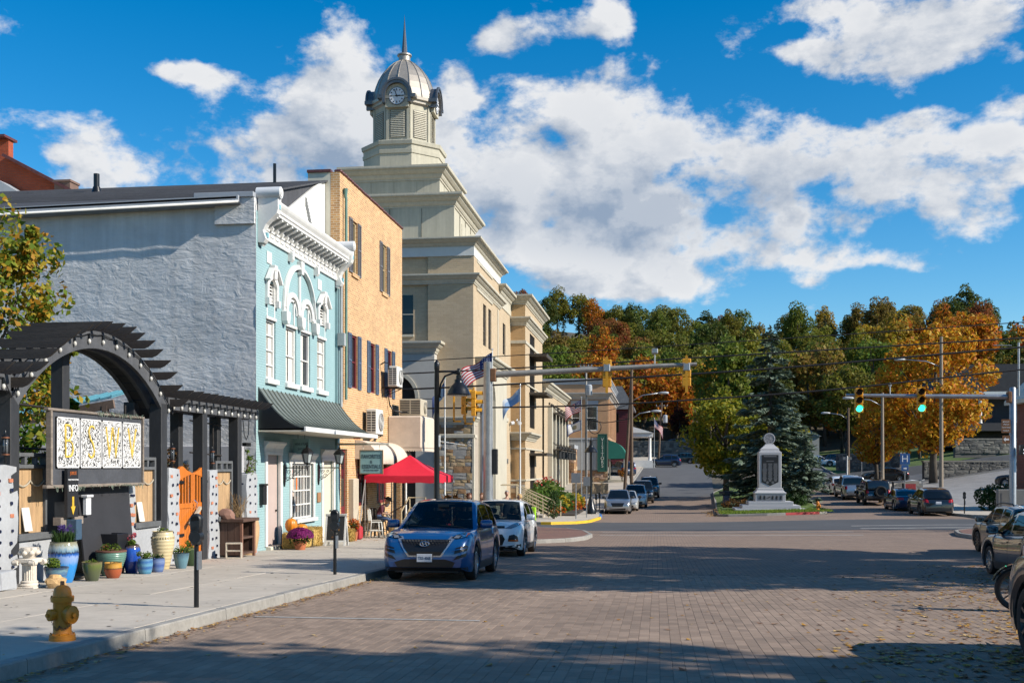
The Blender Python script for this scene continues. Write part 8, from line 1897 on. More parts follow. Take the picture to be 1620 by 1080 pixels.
for o in[o for o in COL.objects if o.get('label')=='thin grey flagpole lower halyard']:
 for c in list(o.children):bpy.data.objects.remove(c)
 bpy.data.objects.remove(o)
flag('us_flag','tiny striped flag hanging on the porch of the red house',-.4,147,8.0,1.3,1.0,usa,[FR,FW,FB],droop=1.1,dr=(1,.1),pole_lab='short grey flagpole at the porch of the red house')
def post_sign(lab,x,y,h,plates,r=.035,post=GALV,name='road_sign',zoff=.15):
 z0=gz(x,y)+zoff;t=thing(name,lab,'road sign',(x,y,z0));m=MB();m.lathe([(r,0),(r,h)],(x,y,z0),8);m.part('post',post,t)
 for(za,zb1,w,mm)in plates:m=MB();m.cbox(x-w/2,x+w/2,y-.05,y-.03,z0+za,z0+zb1,.005);m.part('plate',mm,t)
 return t,z0
GREYS=mat('sign_back_grey',(.25,.26,.27),.5,metal=.4,var=.1)
post_sign('grey back of a square road sign on a post by the yellow kerb',-4.85,66.4,2.75,[(2.15,2.75,.55,GREYS)])
post_sign('grey back of a narrow road sign on a post beside the bell topped lamp',-4.35,68.6,2.55,[(1.95,2.5,.42,GREYS)])
hs,z0=post_sign('blue hospital sign with a white H beside the orange maple',17.95,84,3.6,[(2.75,3.55,.7,mat('sign_blue',(.02,.09,.26),.5)),(2.3,2.72,.5,mat('sign_blue',(.02,.09,.26)))])
text('lettering','H',.7,(17.95,83.945,z0+3.15),ROT_Y,MAT['white_letter'],hs,.004)
m=MB();m.prism([(17.85,z0+2.42),(18.0,z0+2.42),(18.0,z0+2.36),(18.1,z0+2.47),(18.0,z0+2.58),(18.0,z0+2.52),(17.85,z0+2.52)],Fr('y-',83.95),0,.006);m.part('arrow',MAT['white_letter'],hs)
post_sign('white street name post at the upper right corner',20.05,121.5,2.5,[(2.1,2.4,.9,GALV)],.09,WHITE,'street_name_sign')
post_sign('grey road sign on a thin post beside the dark brown pole',21.6,121.8,3.0,[(2.4,2.95,.45,GREYS)])
for x,y,lab in((18.05,88.6,'black parking meter beside the off roader, left of the pair there'),(18.25,86.0,'black parking meter beside the off roader, right of the pair there'),(18.15,68.9,'black parking meter right of the black crossover on the far right'),(-4.15,80.2,'black parking meter in front of the silver crossover beyond the crossing'),(-4.2,76.6,'black parking meter with a silver plate beside the bell topped lamp'),(-2.75,113,'black parking meter beside the pole with two lamp arms')):
 place(mt,(x,y,zg(x,y)),0,lab)
m=MB();x,y=19.2,88.0;z0=zg(x,y);rb_=thing('red_barrier','red plank barrier at the edge of the gravel lot','barrier',(x,y,z0))
for k in range(6):q=MB();q.box(x-.42+.14*k+.005,x-.42+.14*k+.135,y-.02,y+.02,z0,z0+1.15);q.part('plank',mat('faded_red_paint',(.33,.035,.04),.6),rb_)
q=MB();q.box(x-.4,x+.4,y+.02,y+.05,z0+.2,z0+.3);q.box(x-.4,x+.4,y+.02,y+.05,z0+.8,z0+.9);q.part('rail',MAT['faded_red_paint'],rb_)
m=MB();m.cbox(18.6,20.4,91,92.2,zg(19,91),zg(19,91)+.75,.05);o=m.part('stone_planter',mat('planter_stone',(.16,.155,.15),.9,var=.2),None);tag(o,'low grey stone planter behind the red barrier','planter')
m=MB();m.loft([[(20.1+q,93.2+.7*math.cos(2*PI*k/10)*w,zg(19,91)+.6+.5*h*math.sin(PI*k/10 if k<=5 else PI*(10-k)/10))for k in range(10)]for q,w,h in((-1.2,.3,.4),(-.6,.8,1),(.2,1,1.4),(.9,.8,1.2),(1.3,.3,1.5))]);m.jitter(.06,3);o=m.part('tarp_cover',mat('silver_tarp',(.42,.44,.46),.35,var=.1),None);tag(o,'crumpled silver tarp lying over the stone planter','tarp')
GRAN=mat('pale_granite',(.40,.40,.415),.7,var=.08,scale=30,stain=.08);GRAND=mat('granite_band',(.20,.20,.21),.5,var=.3,scale=14);BLKG=mat('black_granite',(.010,.010,.012),.42,var=.2,scale=20,spec=.6)
mo=thing('war_memorial','pale granite memorial with a black name plaque and a carved disc on top','monument',(7.6,77.4,-1.42))
X0,Y0=7.6,77.4
for i,(w,d,z0,z1)in enumerate(((4.8,3.2,-1.7,-1.17),(3.83,2.6,-1.17,-.95),(2.97,2.1,-.95,-.70))):m=MB();m.cbox(X0-w/2,X0+w/2,Y0-d/2,Y0+d/2,z0,z1,.02);m.part('step',GRAN,mo)
m=MB();m.cbox(X0-1.0,X0+1.0,Y0-.75,Y0+.75,-.70,-.19,.015);ba=m.part('base_block',GRAN,mo)
m=MB();m.box(X0-.82,X0+.82,Y0-.77,Y0-.75,-.62,-.27);pl_=m.part('figure_panel',GRAND,ba)
r=random.Random(4)
for k in range(6):
 m=MB();x=X0-.66+.27*k;fp=Fr('y-',Y0-.77);lean=(k-2)*.02
 m.prism([(x-.05,-.58),(x-.02,-.58),(x,-.47),(x+.03,-.58),(x+.06,-.58),(x+.04,-.42),(x+.08,-.38),(x+.03,-.35),(x+.02,-.30),(x-.02,-.30),(x-.03,-.35),(x-.07,-.44)]if k!=2 else[(x-.1,-.45),(x+.1,-.36),(x+.12,-.40),(x-.06,-.50)],fp,0,.015);m.part('carved_figure',BLKG,pl_)
m=MB();m.loft([[(X0+sx*w,Y0+sy*d,z)for sx,sy in((-1,-1),(1,-1),(1,1),(-1,1))]for w,d,z in((1.05,.78,-.19),(1.05,.78,-.10),(.92,.66,.0),(.88,.62,.05),(.84,.60,.2),(.78,.55,.22))]);m.part('base_moulding',GRAN,mo,bevel=.012)
m=MB();m.cbox(X0-.76,X0+.76,Y0-.53,Y0+.53,.2,2.66,.03);shf=m.part('shaft',GRAN,mo)
m=MB();fp=Fr('y-',Y0-.53);m.prism([(X0-.56,.62),(X0,.36),(X0+.56,.62),(X0+.56,2.46),(X0-.56,2.46)],fp,-.02,.02);pq=m.part('name_plaque',BLKG,shf)
EN=mat('engraved_grey',(.20,.20,.21),.6)
for c in range(3):
 for j in range(17):
  m=MB();w=r.uniform(.10,.15);x=X0-.36+.36*c;z=1.86-.065*j;m.box(x-w,x+w,Y0-.553,Y0-.549,z-.014,z+.014);m.part('engraved_line',EN,pq)
m=MB();m.box(X0-.42,X0+.42,Y0-.553,Y0-.549,2.33,2.38);m.box(X0-.25,X0+.25,Y0-.553,Y0-.549,2.02,2.05);m.part('engraved_line',EN,pq)
for x,z in((-.36,.74),(0,.74),(.36,.74),(-.18,.58),(.18,.58)):m=MB();m.disc((X0+x,Y0-.553,z),(0,-1,0),.095,16,.008);m.part('service_seal',mat('seal_grey',(.13,.13,.135),.4,var=.3,scale=30),pq)
m=MB();m.loft([[(X0+sx*w,Y0+sy*d,z)for sx,sy in((-1,-1),(1,-1),(1,1),(-1,1))]for w,d,z in((.68,.46,2.64),(.68,.46,2.72),(.62,.42,2.74),(.60,.40,2.88),(.55,.36,2.92),(.32,.2,3.12),(.28,.16,3.2))]);m.part('cap',GRAN,mo,bevel=.01)
m=MB();m.disc((X0,Y0,3.57),(0,1,0),.39,32,.16);dk=m.part('carved_disc',GRAN,mo,smooth=30)
m=MB();m.tube([(X0+.34*math.cos(2*PI*k/28),Y0-.085,3.57+.34*math.sin(2*PI*k/28))for k in range(29)],.02,5,cap=False);m.part('disc_rim',GRAN,dk)
m=MB();m.disc((X0,Y0-.082,3.57),(0,1,0),.31,26,.008);m.part('emblem',mat('carved_emblem',(.22,.22,.23),.7,var=.8,scale=9),dk)
hydrant('small yellow fire hydrant on the median by the red kerb',10.35,74.0,gz(10.35,74)+.18,R(-20))
m=MB();z0=gz(5.05,83)+.15;pb=thing('drop_box','dark blue drop box in the shade of the spruce','drop box',(5.05,83,z0));m.cbox(4.8,5.3,82.7,83.3,z0,z0+.85,.04);m.loft([[(4.8,82.7,z0+.85),(5.3,82.7,z0+.85),(5.3,83.3,z0+.85),(4.8,83.3,z0+.85)],[(4.45,82.6,z0+1.15),(5.3,82.6,z0+1.15),(5.3,83.4,z0+1.15),(4.45,83.4,z0+1.15)]]);m.part('body',mat('dark_navy_enamel',(.010,.018,.05),.4),pb);m=MB();m.box(4.5,4.9,82.58,82.6,z0+.95,z0+1.1);m.part('slot',BLACKP,pb)
CANR=mat('red_canopy_cloth',(.62,.010,.035),.65,var=.06,scale=2,bump=.01,bscale=4)
tn=thing('red_canopy','bright red pop up canopy on thin legs in front of the brick building','canopy',(-9.75,43.2,zg(-9.75,43.2)))
cx0,cx1,cy0,cy1=-11.25,-8.3,41.7,44.6;ez,pz=1.30,2.12;ap=((cx0+cx1)/2,(cy0+cy1)/2,pz)
m=MB();co=[(cx0,cy0),(cx1,cy0),(cx1,cy1),(cx0,cy1)];n=8
for(a,b)in zip(co,co[1:]+co[:1]):
 for i in range(n):
  def Q(t,h):
   e=Vector((a[0]+(b[0]-a[0])*t,a[1]+(b[1]-a[1])*t,ez));p=e.lerp(Vector(ap),h);p.z-=.10*math.sin(PI*h)*(1-.3*abs(t-.5));return p
  for k in range(6):m.quad(Q(i/n,k/6),Q((i+1)/n,k/6),Q((i+1)/n,(k+1)/6),Q(i/n,(k+1)/6))
 for i in range(n):
  t0,t1=i/n,(i+1)/n;p=lambda t,z:(a[0]+(b[0]-a[0])*t,a[1]+(b[1]-a[1])*t,z)
  w=lambda t:ez-.27+.02*math.sin(t*20);m.quad(p(t0,ez),p(t1,ez),p(t1,w(t1)),p(t0,w(t0)))
m.part('cloth',CANR,tn,smooth=25,weld=True)
LEG=mat('canopy_leg_grey',(.42,.42,.42),.4,metal=.5)
for(a,b)in((cx0+.03,cy1-.03),(cx1-.03,cy0+.03),(cx1-.03,cy1-.03),(cx0+.03,cy0+.03)):m=MB();m.bar((a,b,zg(a,b)),(a,b,ez),.035,.035);m.part('leg',LEG,tn)
m=MB();m.bar((-11.15,41.5,1.15),(-11.0,39.9,zg(-11,39.9)),.035,.035);m.part('guy_pole',LEG,tn)
m=MB();m.cbox(-11.1,-10.85,39.75,40.1,zg(-11,39.9),zg(-11,39.9)+.5,.06);o=m.part('weight_bag',mat('red_nylon',(.40,.02,.03),.6),None);tag(o,'red weight bag at the foot of the leaning canopy pole','bag')
WCH=mat('white_chair_metal',(.62,.61,.56),.4,metal=.2);DCH=mat('dark_chair_metal',(.05,.045,.04),.5)
def chair(lab,x,y,rz,m_,sm,k=1.0):
 r=thing('high_chair',lab,'chair',(x,y,zg(x,y)),rz,'high metal chairs under the canopy');r.scale=(k,)*3
 for sx,sy in((-1,-1),(1,-1),(-1,1),(1,1)):
  m=MB();m.tube([(sx*.25,sy*.25,0),(sx*.2,sy*.2,.62)]if sy<0 else[(sx*.25,.27,0),(sx*.2,.2,.62),(sx*.19,.24,1.08)],.022,8);m.part('leg',m_,r,local=True,smooth=True)
 m=MB();m.cbox(-.22,.22,-.22,.22,.60,.64,.012);m.part('seat',m_,r,local=True);m=MB();m.cbox(-.20,.20,-.20,.2,.64,.70,.025);m.part('cushion',sm,r,local=True)
 m=MB();m.tube([(-.19,.24,1.05),(-.12,.26,1.12),(.12,.26,1.12),(.19,.24,1.05)],.022,8);b=m.part('backrest',m_,r,local=True,smooth=True)
 for k_ in(-.09,0,.09):m=MB();m.bar((k_,.21,.66),(k_,.255,1.1),.03,.012);m.part('slat',m_,b,local=True)
 m=MB()
 for q,s in(((-.24,-.24,.25),(.24,-.24,.25)),((-.24,.24,.25),(.24,.24,.25)),((-.24,-.24,.3),(-.24,.24,.3)),((.24,-.24,.3),(.24,.24,.3))):m.tube([q,s],.014,6)
 m.part('stretcher',m_,r,local=True);return r
chair('white slatted high chair in front of the seated man',-10.72,41.3,R(120),WCH,mat('grey_cushion',(.20,.18,.15),.9));chair('dark high chair against the brick wall left of the white chair',-11.1,41.9,R(-20),DCH,DCH)
m=MB();x,y=-10.05,41.7;z0=zg(x,y);st_=thing('round_log','pale round log standing as a table by the seated man','log',(x,y,z0));m.lathe([(.21,0),(.22,.1),(.215,.5),(.20,.52)],(x,y,z0),20);m.part('bark',mat('pale_wood_log',(.50,.32,.13),.8,var=.25,scale=4),st_,smooth=40);m=MB();m.disc((x,y,z0+.525),(0,0,1),.195,20,.01);m.part('cut_face',mat('cut_wood',(.52,.38,.2),.8),st_)
m=MB();m.box(x+.06,x+.2,y-.226,y-.214,z0+.26,z0+.42);m.part('paper_label',mat('notice_paper',(.66,.63,.58)),st_)
STRAW=mat('straw',(.55,.36,.10),.85,var=.35,scale=8,stretch=(1,3,8),bump=.02,bscale=22)
def bale(lab,x,y,l,w,h,seed):
 z0=zg(x,y);t=thing('straw_bale',lab,'straw bale',(x,y,z0),0,'straw bales by the shop front');m=MB();m.cbox(-w/2,w/2,-l/2,l/2,0,h,.05);b=m.part('bale',STRAW,t,local=True)
 r=np.random.default_rng(seed);mb=MB();rr=random.Random(seed)
 for k in range(420):
  f_=rr.choice('xyzx');px,py,pz=rr.uniform(-w/2,w/2),rr.uniform(-l/2,l/2),rr.uniform(0,h)
  if f_=='x':px=w/2
  elif f_=='y':py=-l/2
  else:pz=h
  a=Vector((px,py,pz));d=Vector((rr.uniform(-.6,.6),rr.uniform(-1,1),rr.uniform(-.8,.8))).normalized()*rr.uniform(.05,.13);n=Vector((rr.uniform(0,.03),-rr.uniform(0,.02),rr.uniform(0,.03)));s=d.cross(Vector((.3,.5,.8))).normalized()*.006
  mb.add([a-d/2+s,a-d/2-s,a+d/2-s+n,a+d/2+s+n],[(0,1,2,3)])
 mb.part('loose_straw',foliage_mat('straw_blades',[(.50,.32,.08),(.62,.44,.15),(.38,.24,.06)]),t,local=True,kind='stuff')
 for yy in(-l*.2,l*.2):q=MB();q.tube([(w/2+.01,yy,0),(w/2+.012,yy,h+.01),(-w/2,yy,h+.012)],.006,5);q.part('twine',mat('twine',(.3,.2,.1),.8),t,local=True)
 return t
bale('longer straw bale below the barred shop window, behind the purple flowers',-10.95,33.05,2.1,.46,.52,1);bale('shorter straw bale standing on end right of the longer one',-10.95,34.45,.5,.44,.60,2);bale('small straw bale beside the chalkboard and orange flowers',-10.9,38.3,.5,.35,.42,3)
def pumpkin(lab,x,y,z0,r0,h,col,nm):
 t=thing('pumpkin',lab,'pumpkin',(x,y,z0),rng.uniform(0,3),'pumpkins by the shop front');m=MB();n=40;rings=[]
 for i in range(13):
  ph=PI*i/12;rr=r0*math.sin(ph)**.75 if 0<i<12 else .01;zz=h/2-h/2*math.cos(ph)-(.05*h if i in(0,12)else 0)
  rings.append([((rr*(1-.07*abs(math.cos(5*2*PI*k/n))**4))*math.cos(2*PI*k/n),(rr*(1-.07*abs(math.cos(5*2*PI*k/n))**4))*math.sin(2*PI*k/n),zz)for k in range(n)])
 m.loft(rings);m.part('flesh',mat(nm,col,.38,var=.12,scale=6),t,local=True,smooth=True);m=MB();m.tube([(0,0,h*.94),(.01,0,h*1.04),(.05,.01,h*1.12)],[.03,.02,.022],7);m.part('stalk',mat('dry_stalk',(.20,.15,.06),.8),t,local=True)
pumpkin('tall orange pumpkin standing on the straw behind the purple mums',-10.98,32.3,zg(-11,32.3)+.50,.19,.42,(.62,.20,.012),'pumpkin_orange');pumpkin('squat orange pumpkin on the straw right of the tall one',-10.88,32.95,zg(-11,32.95)+.51,.19,.23,(.64,.22,.012),'pumpkin_bright')
x,y=-10.5,31.7;z0=zg(x,y);mu=thing('chrysanthemum_pot','big dome of purple magenta chrysanthemums in a terracotta pot before the straw','potted flowers',(x,y,z0));m=MB();m.lathe([(.14,0),(.19,.22),(.21,.22),(.21,.27),(.18,.27)],(0,0,0),24);m.part('pot',mat('terracotta_pot',(.42,.13,.055),.75,var=.15),mu,local=True,smooth=40)
leaf_cloud('foliage',LEAFD,[(0,0,.36,.24),(.12,.1,.34,.2),(-.12,-.1,.34,.2),(.12,-.12,.34,.2)],420,.05,5,.6,mu,local=True)
r=np.random.default_rng(9);V=[]
m=MB()
for k in range(520):
 th=r.uniform(0,2*PI);ph=math.acos(r.uniform(.02,1));c=Vector((.40*math.sin(ph)*math.cos(th),.40*math.sin(ph)*math.sin(th),.36+.30*math.cos(ph)));nn=Vector((c.x,c.y,(c.z-.36)*1.4)).normalized();a=nn.orthogonal().normalized();b=nn.cross(a);q=.034
 m.add([c+nn*.012]+[c+(a*math.cos(2*PI*j/6)+b*math.sin(2*PI*j/6))*q*r.uniform(.8,1.15)for j in range(6)],[(0,1,2),(0,2,3),(0,3,4),(0,4,5),(0,5,6),(0,6,1)])
m.part('flowers',MAG,mu,local=True,kind='stuff')
x,y=-10.35,34.9;z0=zg(x,y);cbd=thing('chalkboard_stand','white framed folding chalkboard with coloured chalk writing on the sidewalk','sandwich board',(x,y,z0))
M1=Matrix.Translation((x,y-.18,z0))@Matrix.Rotation(R(-12),4,'X');M2=Matrix.Translation((x,y+.22,z0))@Matrix.Rotation(R(12),4,'X')
for i,MM in enumerate((M1,M2)):
 m=MB();m.box(-.35,-.29,-.02,.02,0,1.05);m.box(.29,.35,-.02,.02,0,1.05);m.box(-.29,.29,-.02,.02,.98,1.05);m.box(-.29,.29,-.02,.02,.12,.18);m.xf(MM);fr_=m.part('frame',WHITE,cbd);m=MB();m.box(-.29,.29,-.012,.012,.18,.98);m.xf(MM);bd=m.part('board',mat('chalkboard_black',(.018,.02,.022),.7,var=.2),fr_)
 if i==0:
  for q,(s,zz,c,sz)in enumerate((('HIPPIE',.84,(.06,.25,.40),.13),('OPEN 10-5',.66,(.40,.36,.08),.08),('PUMPKINS',.52,(.45,.20,.03),.08),('SOAP',.40,(.35,.35,.32),.08),('CANDLES',.28,(.42,.18,.05),.07))):
   o=text('chalk_writing',s,sz,(0,0,0),(R(90),0,0),mat('chalk_%d'%q,c,.9),None,.002,sx=.75);o.parent=bd;o.matrix_parent_inverse=Matrix();P_=MM@Vector((0,-.016,zz));o.location=P_-wloc(bd);o.rotation_euler=(R(90-12),0,0)
x,y=-10.9,38.9;z0=zg(x,y);of_=thing('orange_flower_pot','pot of orange and red flowers between the chalkboard and the red bag','potted flowers',(x,y,z0));m=MB();m.lathe([(.13,0),(.17,.3),(.18,.32)],(0,0,0),18);m.part('pot',MAT['terracotta_pot'],of_,local=True,smooth=40);leaf_cloud('foliage',LEAFD,[(0,0,.5,.2)],160,.06,2,.8,of_,local=True);leaf_cloud('flowers',foliage_mat('orange_red_flower',[(.55,.12,.01),(.48,.05,.01),(.6,.2,.02)]),[(0,0,.62,.2),(.1,.05,.55,.15)],240,.05,3,.5,of_,local=True)
BRAIL=mat('beige_rail',(.50,.40,.25),.6)
rl=thing('entrance_railing','beige metal stair railing at the dark corner entrance','railing',(-10.6,47.6,zg(-10.6,47.6)));z0=zg(-10.6,47.6)
m=MB();m.tube([(-11.0,46.9,z0),(-11.0,46.9,z0+.95),(-10.75,47.2,z0+1.55),(-10.0,47.2,z0+1.55),(-10.0,47.2,z0)],.035,7);m.tube([(-10.7,47.2,z0),(-10.7,47.2,z0+1.5)],.03,6);m.tube([(-10.95,47,z0+.5),(-10.7,47.2,z0+1.1),(-10.0,47.2,z0+1.1)],.025,6);m.part('frame',BRAIL,rl,smooth=40)
for k in range(6):m=MB();m.tube([(-10.62+.1*k,47.2,z0+.3),(-10.62+.1*k,47.2,z0+1.1)],.014,5);m.part('baluster',BRAIL,rl)
pl_=thing('wooden_planter','dark wooden planter with rust brown grasses behind the blue car','planter',(-8.9,46.6,zg(-8.9,46.6)));z0=zg(-8.9,46.6);m=MB();m.cbox(-9.9,-7.9,46.2,47.0,z0,z0+.95,.02);m.cbox(-9.95,-7.85,46.15,47.05,z0+.95,z0+1.05,.01);m.part('box',BRN,pl_,bevel=.01)
for k in range(6):q=MB();q.box(-9.88+.33*k,-9.88+.33*k+.31,46.17,46.2,z0+.05,z0+.94);q.part('plank',BRN,pl_)
leaf_cloud('dry_grasses',LEAFR,[(-.6,-.5,.6,.4),(0,-.55,.75,.45),(.6,-.5,.95,.4),(.2,0,1.2,.4)],700,.16,8,.8,pl_,local=True,elong=4)
m=MB();x,y=-5.75,50.4;z0=zg(x,y);nb=thing('newspaper_box','lime green newspaper box at the corner behind the white car','newspaper box',(x,y,z0));m.cbox(x-.22,x+.22,y-.2,y+.2,z0+.2,z0+1.1,.02);m.box(x-.2,x-.14,y-.15,y+.15,z0,z0+.2);m.box(x+.14,x+.2,y-.15,y+.15,z0,z0+.2);m.part('casing',mat('lime_plastic',(.32,.62,.015),.45,var=.05),nb);m=MB();m.box(x-.15,x+.17,y-.212,y-.2,z0+.4,z0+.85);m.part('front_poster',mat('poster_mix',(.5,.38,.25),.5,var=.6,scale=9),nb)
sr=thing('stair_railing','tan metal stair railing running down beside the courthouse flower bed','railing',(-7.2,70,zg(-7.2,70)));z0=zg(-7.2,68)
for(xa,ya,xb,yb)in((-8.6,67.6,-6.6,67.6),(-8.8,69.6,-6.4,69.6)):
 m=MB();zt0,zt1=z0+2.0,z0+.95;m.tube([(xa-1.0,ya,zt0),(xa,ya,zt0),(xb,yb,zt1),(xb+.35,yb,zt1),(xb+.35,yb,z0)],.035,6)
 for j in range(4):m.tube([(xa,ya,zt0-.22*(j+1)),(xb,yb,zt1-.22*(j+1))],.02,5)
 m.tube([(xa,ya,z0),(xa,ya,zt0)],.035,6);m.tube([(xb,yb,z0),(xb,yb,zt1)],.035,6);m.part('rail',BRAIL,sr,smooth=40)
 for k in range(1,6):q=MB();t=k/6;q.tube([(xa+(xb-xa)*t,ya,z0),(xa+(xb-xa)*t,ya,zt0+(zt1-zt0)*t)],.02,5);q.part('baluster',BRAIL,sr)
m=MB()
for k in range(5):m.box(-9.4,-7.0+.0-.35*k,67.7,69.5,z0-.1,z0+.15*(k+1))
o=m.part('stone_steps',CONC,None);tag(o,'concrete steps between the tan stair railings','steps')
bed=thing('flower_bed','dense flower bed of cannas, yellow and orange blooms beside the courthouse','flower bed',(-6.9,76.5,zg(-6.9,76.5)))
FLC=[(-1.2,-4.5,.5,.9),(-1.0,-3,.9,1.0),(-.8,-1.2,1.2,1.0),(-.9,.8,1.3,1.0),(-.7,2.6,1.2,1.0),(-.5,4.4,1.0,.9),(.3,-3.5,.4,.7),(.4,-1,.5,.8),(.5,1.5,.6,.8),(.6,3.6,.5,.7),(1.0,5.2,.5,.6)]
leaf_cloud('foliage',foliage_mat('bed_leaf',[(.07,.14,.02),(.10,.19,.025),(.05,.09,.02),(.13,.17,.03)]),FLC,3600,.17,41,.8,bed,local=True,elong=2.2)
leaf_cloud('yellow_flowers',foliage_mat('yellow_bloom',[(.55,.40,.02),(.42,.32,.03),(.5,.3,.02)]),[(.5,-2.2,.7,.6),(.9,2.8,.7,.6),(1.1,4.4,.6,.6)],600,.12,42,.5,bed,local=True,stuff=True)
leaf_cloud('orange_flowers',MAT['orange_red_flower'],[(1.0,.8,.25,.5),(1.1,2.2,.3,.5),(1.3,5.4,.4,.5),(.6,-4,.2,.4),(.2,-4.8,.3,.4)],520,.12,43,.5,bed,local=True)
leaf_cloud('canna_flowers',foliage_mat('canna_red',[(.5,.03,.03),(.42,.04,.04)]),[(-.9,-3.4,2.0,.3),(-.8,-1.0,2.3,.25),(-.8,1.5,2.25,.35),(-.6,3.6,2.1,.3),(-.4,4.6,1.9,.3)],70,.13,44,.7,bed,local=True)
m=MB();m.cbox(-8.6,-5.2,70.4,82.5,gz(-7,76)-.3,zg(-7,76)+.12,.05);m.part('soil_bed',SOILP,bed)
shrub('round_shrub','dark green shrub at the foot of the stair railing','shrub',(-6.2,66.3,zg(-6.2,66.3)),[(0,0,.5,.45),(0,0,1.0,.4),(.1,.1,1.4,.3)],700,.08,LEAFD,51)
m=MB();m.cbox(-8,-4.6,104.5,105.1,-1.4,.1,.04);o=m.part('low_stone_wall',STONES[1],None);tag(o,'low tan wall closing the paved apron beyond the flower bed','wall')
rl2=thing('apron_railing','short tan railing at the steps before the VISITORS building','railing',(-5,103.5,zg(-5,103.5)));z0=zg(-5,103.5);m=MB()
for y in(102.6,104.4):m.tube([(-6.0,y,z0+.4),(-6.0,y,z0+1.7),(-5.0,y,z0+1.0),(-5.0,y,z0)],.04,6)
m.part('rail',BRAIL,rl2)
def stone_wall(lab,a,b,h,base=None,th=.5,sz=(.35,.6),seed=1,cap=True):
 a=Vector((*a,0));b=Vector((*b,0));t=thing('stone_wall',lab,'stone wall',((a.x+b.x)/2,(a.y+b.y)/2,gz((a.x+b.x)/2,(a.y+b.y)/2)));f,l=seg_fr(a,b);z0=min(gz(a.x,a.y),gz(b.x,b.y))if base is None else base
 m=MB();m.prism([(0,z0-.6),(l,z0-.6),(l,z0+h-.02),(0,z0+h-.02)],f,-th,-.03);m.part('core',mat('dark_mortar',(.10,.095,.09),.95),t);rubble(f,t,0,l,z0-.1,z0+h,seed,sz[0],sz[1],[mat('wall_stone_a',(.13,.125,.115),.9,var=.25,scale=3),mat('wall_stone_b',(.18,.17,.15),.9,var=.25,scale=3),mat('wall_stone_c',(.08,.078,.075),.9,var=.25,scale=3)],depth=.1)
 if cap:m=MB();m.prism([(-.1,z0+h-.02),(l+.1,z0+h-.02),(l+.1,z0+h+.14),(-.1,z0+h+.14)],f,-th,.12);m.part('coping',mat('wall_stone_b',(.26,.245,.22)),t)
 return t
stone_wall('dark stone retaining wall closing the view at the top of the uphill street',(-5,176),(9,178),2.6,3.0,sz=(.3,.55),seed=61)
stone_wall('long rough stone retaining wall behind the gravel lot on the right',(27,117.5),(50,121),1.5,gz(30,117),sz=(.22,.42),seed=62)
stone_wall('sloping stone wall beside the driveway behind the black sedan',(21.8,140),(27,128.5),2.4,.7,sz=(.25,.45),seed=63)
stone_wall('upper garden stone wall below the dark house',(34,133),(52,136),1.5,gz(40,134)+.2,sz=(.3,.5),seed=64)
car('parked_car','dark car parked up behind the stone wall at the top of the street','bigsuv',GREYP,(4.2,186,5.2),R(90),detail=0,group=None)
m=MB();m.box(-12,14,178.3,190,2.5,5.15);m.struct('upper_terrace',LAWN)
bb=thing('brick_office','red brick building with a wide beige eave at the right edge beyond the crossing','building',(22,72,-1.2));bfy=Fr('y-',72);bfx=Fr('x-',22)
m=MB();m.box(23.3,40,72,76,-2,5.7);m.part('wall',brick_mat('office_brick',(.26,.085,.055),(.21,.07,.045),(.16,.12,.10),.3,.1,.012),bb);m=MB();m.box(22.8,41,71.2,77,5.7,5.95);m.prism([(22.8,5.95),(41,6.1),(38,7.2),(24,7.2)],Fr('y-',71.2),-5.8,0);m.part('roof',CREAMP,bb);m=MB();m.fbox(bfy,26,28,-.2,2.2,0,.05);m.part('window',GLASSD,bb);m=MB();m.tube([(23.6,71.9,5.6),(23.6,71.9,1.0)],.05,6);m.part('downpipe',FASC,bb)
hd=thing('clipped_hedge','dark clipped hedge left of the right brick building','hedge',(20.9,73.6,zg(20.9,73.6)));leaf_cloud('foliage',LEAFD,[(0,0,.5,.75),(.3,.2,1.1,.6),(-.25,.3,.9,.6),(.5,-.2,.5,.7),(.9,.3,.9,.8)],2600,.10,71,.5,hd,local=True);m=MB();m.tube([(0,0,0),(0,0,.8)],.06,6);m.part('stems',WOODPOLE,hd,local=True)
dh=thing('dark_house','dark roofed house with a white columned porch up behind the orange maple','house',(45,150,gz(45,150)));zh=7.2
m=MB();m.box(36,54,150,160,zh-3,zh+4.2);m.part('wall',mat('dark_house_wall',(.07,.065,.07),.8),dh);m=MB();m.prism([(35,zh+4),(55,zh+4),(52,zh+7.5),(38,zh+7.5)],Fr('y-',147.5),-13,0);m.part('roof',mat('dark_house_roof',(.045,.045,.05),.9,var=.2),dh)
m=MB();m.box(36,54,147.4,147.8,zh+3.4,zh+4.0);p_=m.part('porch_beam',WHITE,dh)
for x in(36.4,40.8,45.2,49.6,53.6):m=MB();m.lathe([(.3,0),(.24,.2),(.2,3.3),(.28,3.45)],(x,147.6,zh),12);m.part('column',WHITE,p_,smooth=40)
m=MB();m.box(35.6,54.4,147,150,zh-1.0,zh);m.part('porch_floor',mat('dark_house_wall',(.07,.065,.07)),dh)
sg_=thing('grey_shed','small grey shed among the trees beyond the spruce','shed',(21.5,170,2.6));m=MB();m.box(20.3,24,170,174,2,6.2);m.part('wall',SID,sg_);m=MB();m.prism([(20,6.2),(24.3,6.2),(22.1,7.4)],Fr('y-',169.8),-4.4,0);m.part('roof',FASC,sg_)
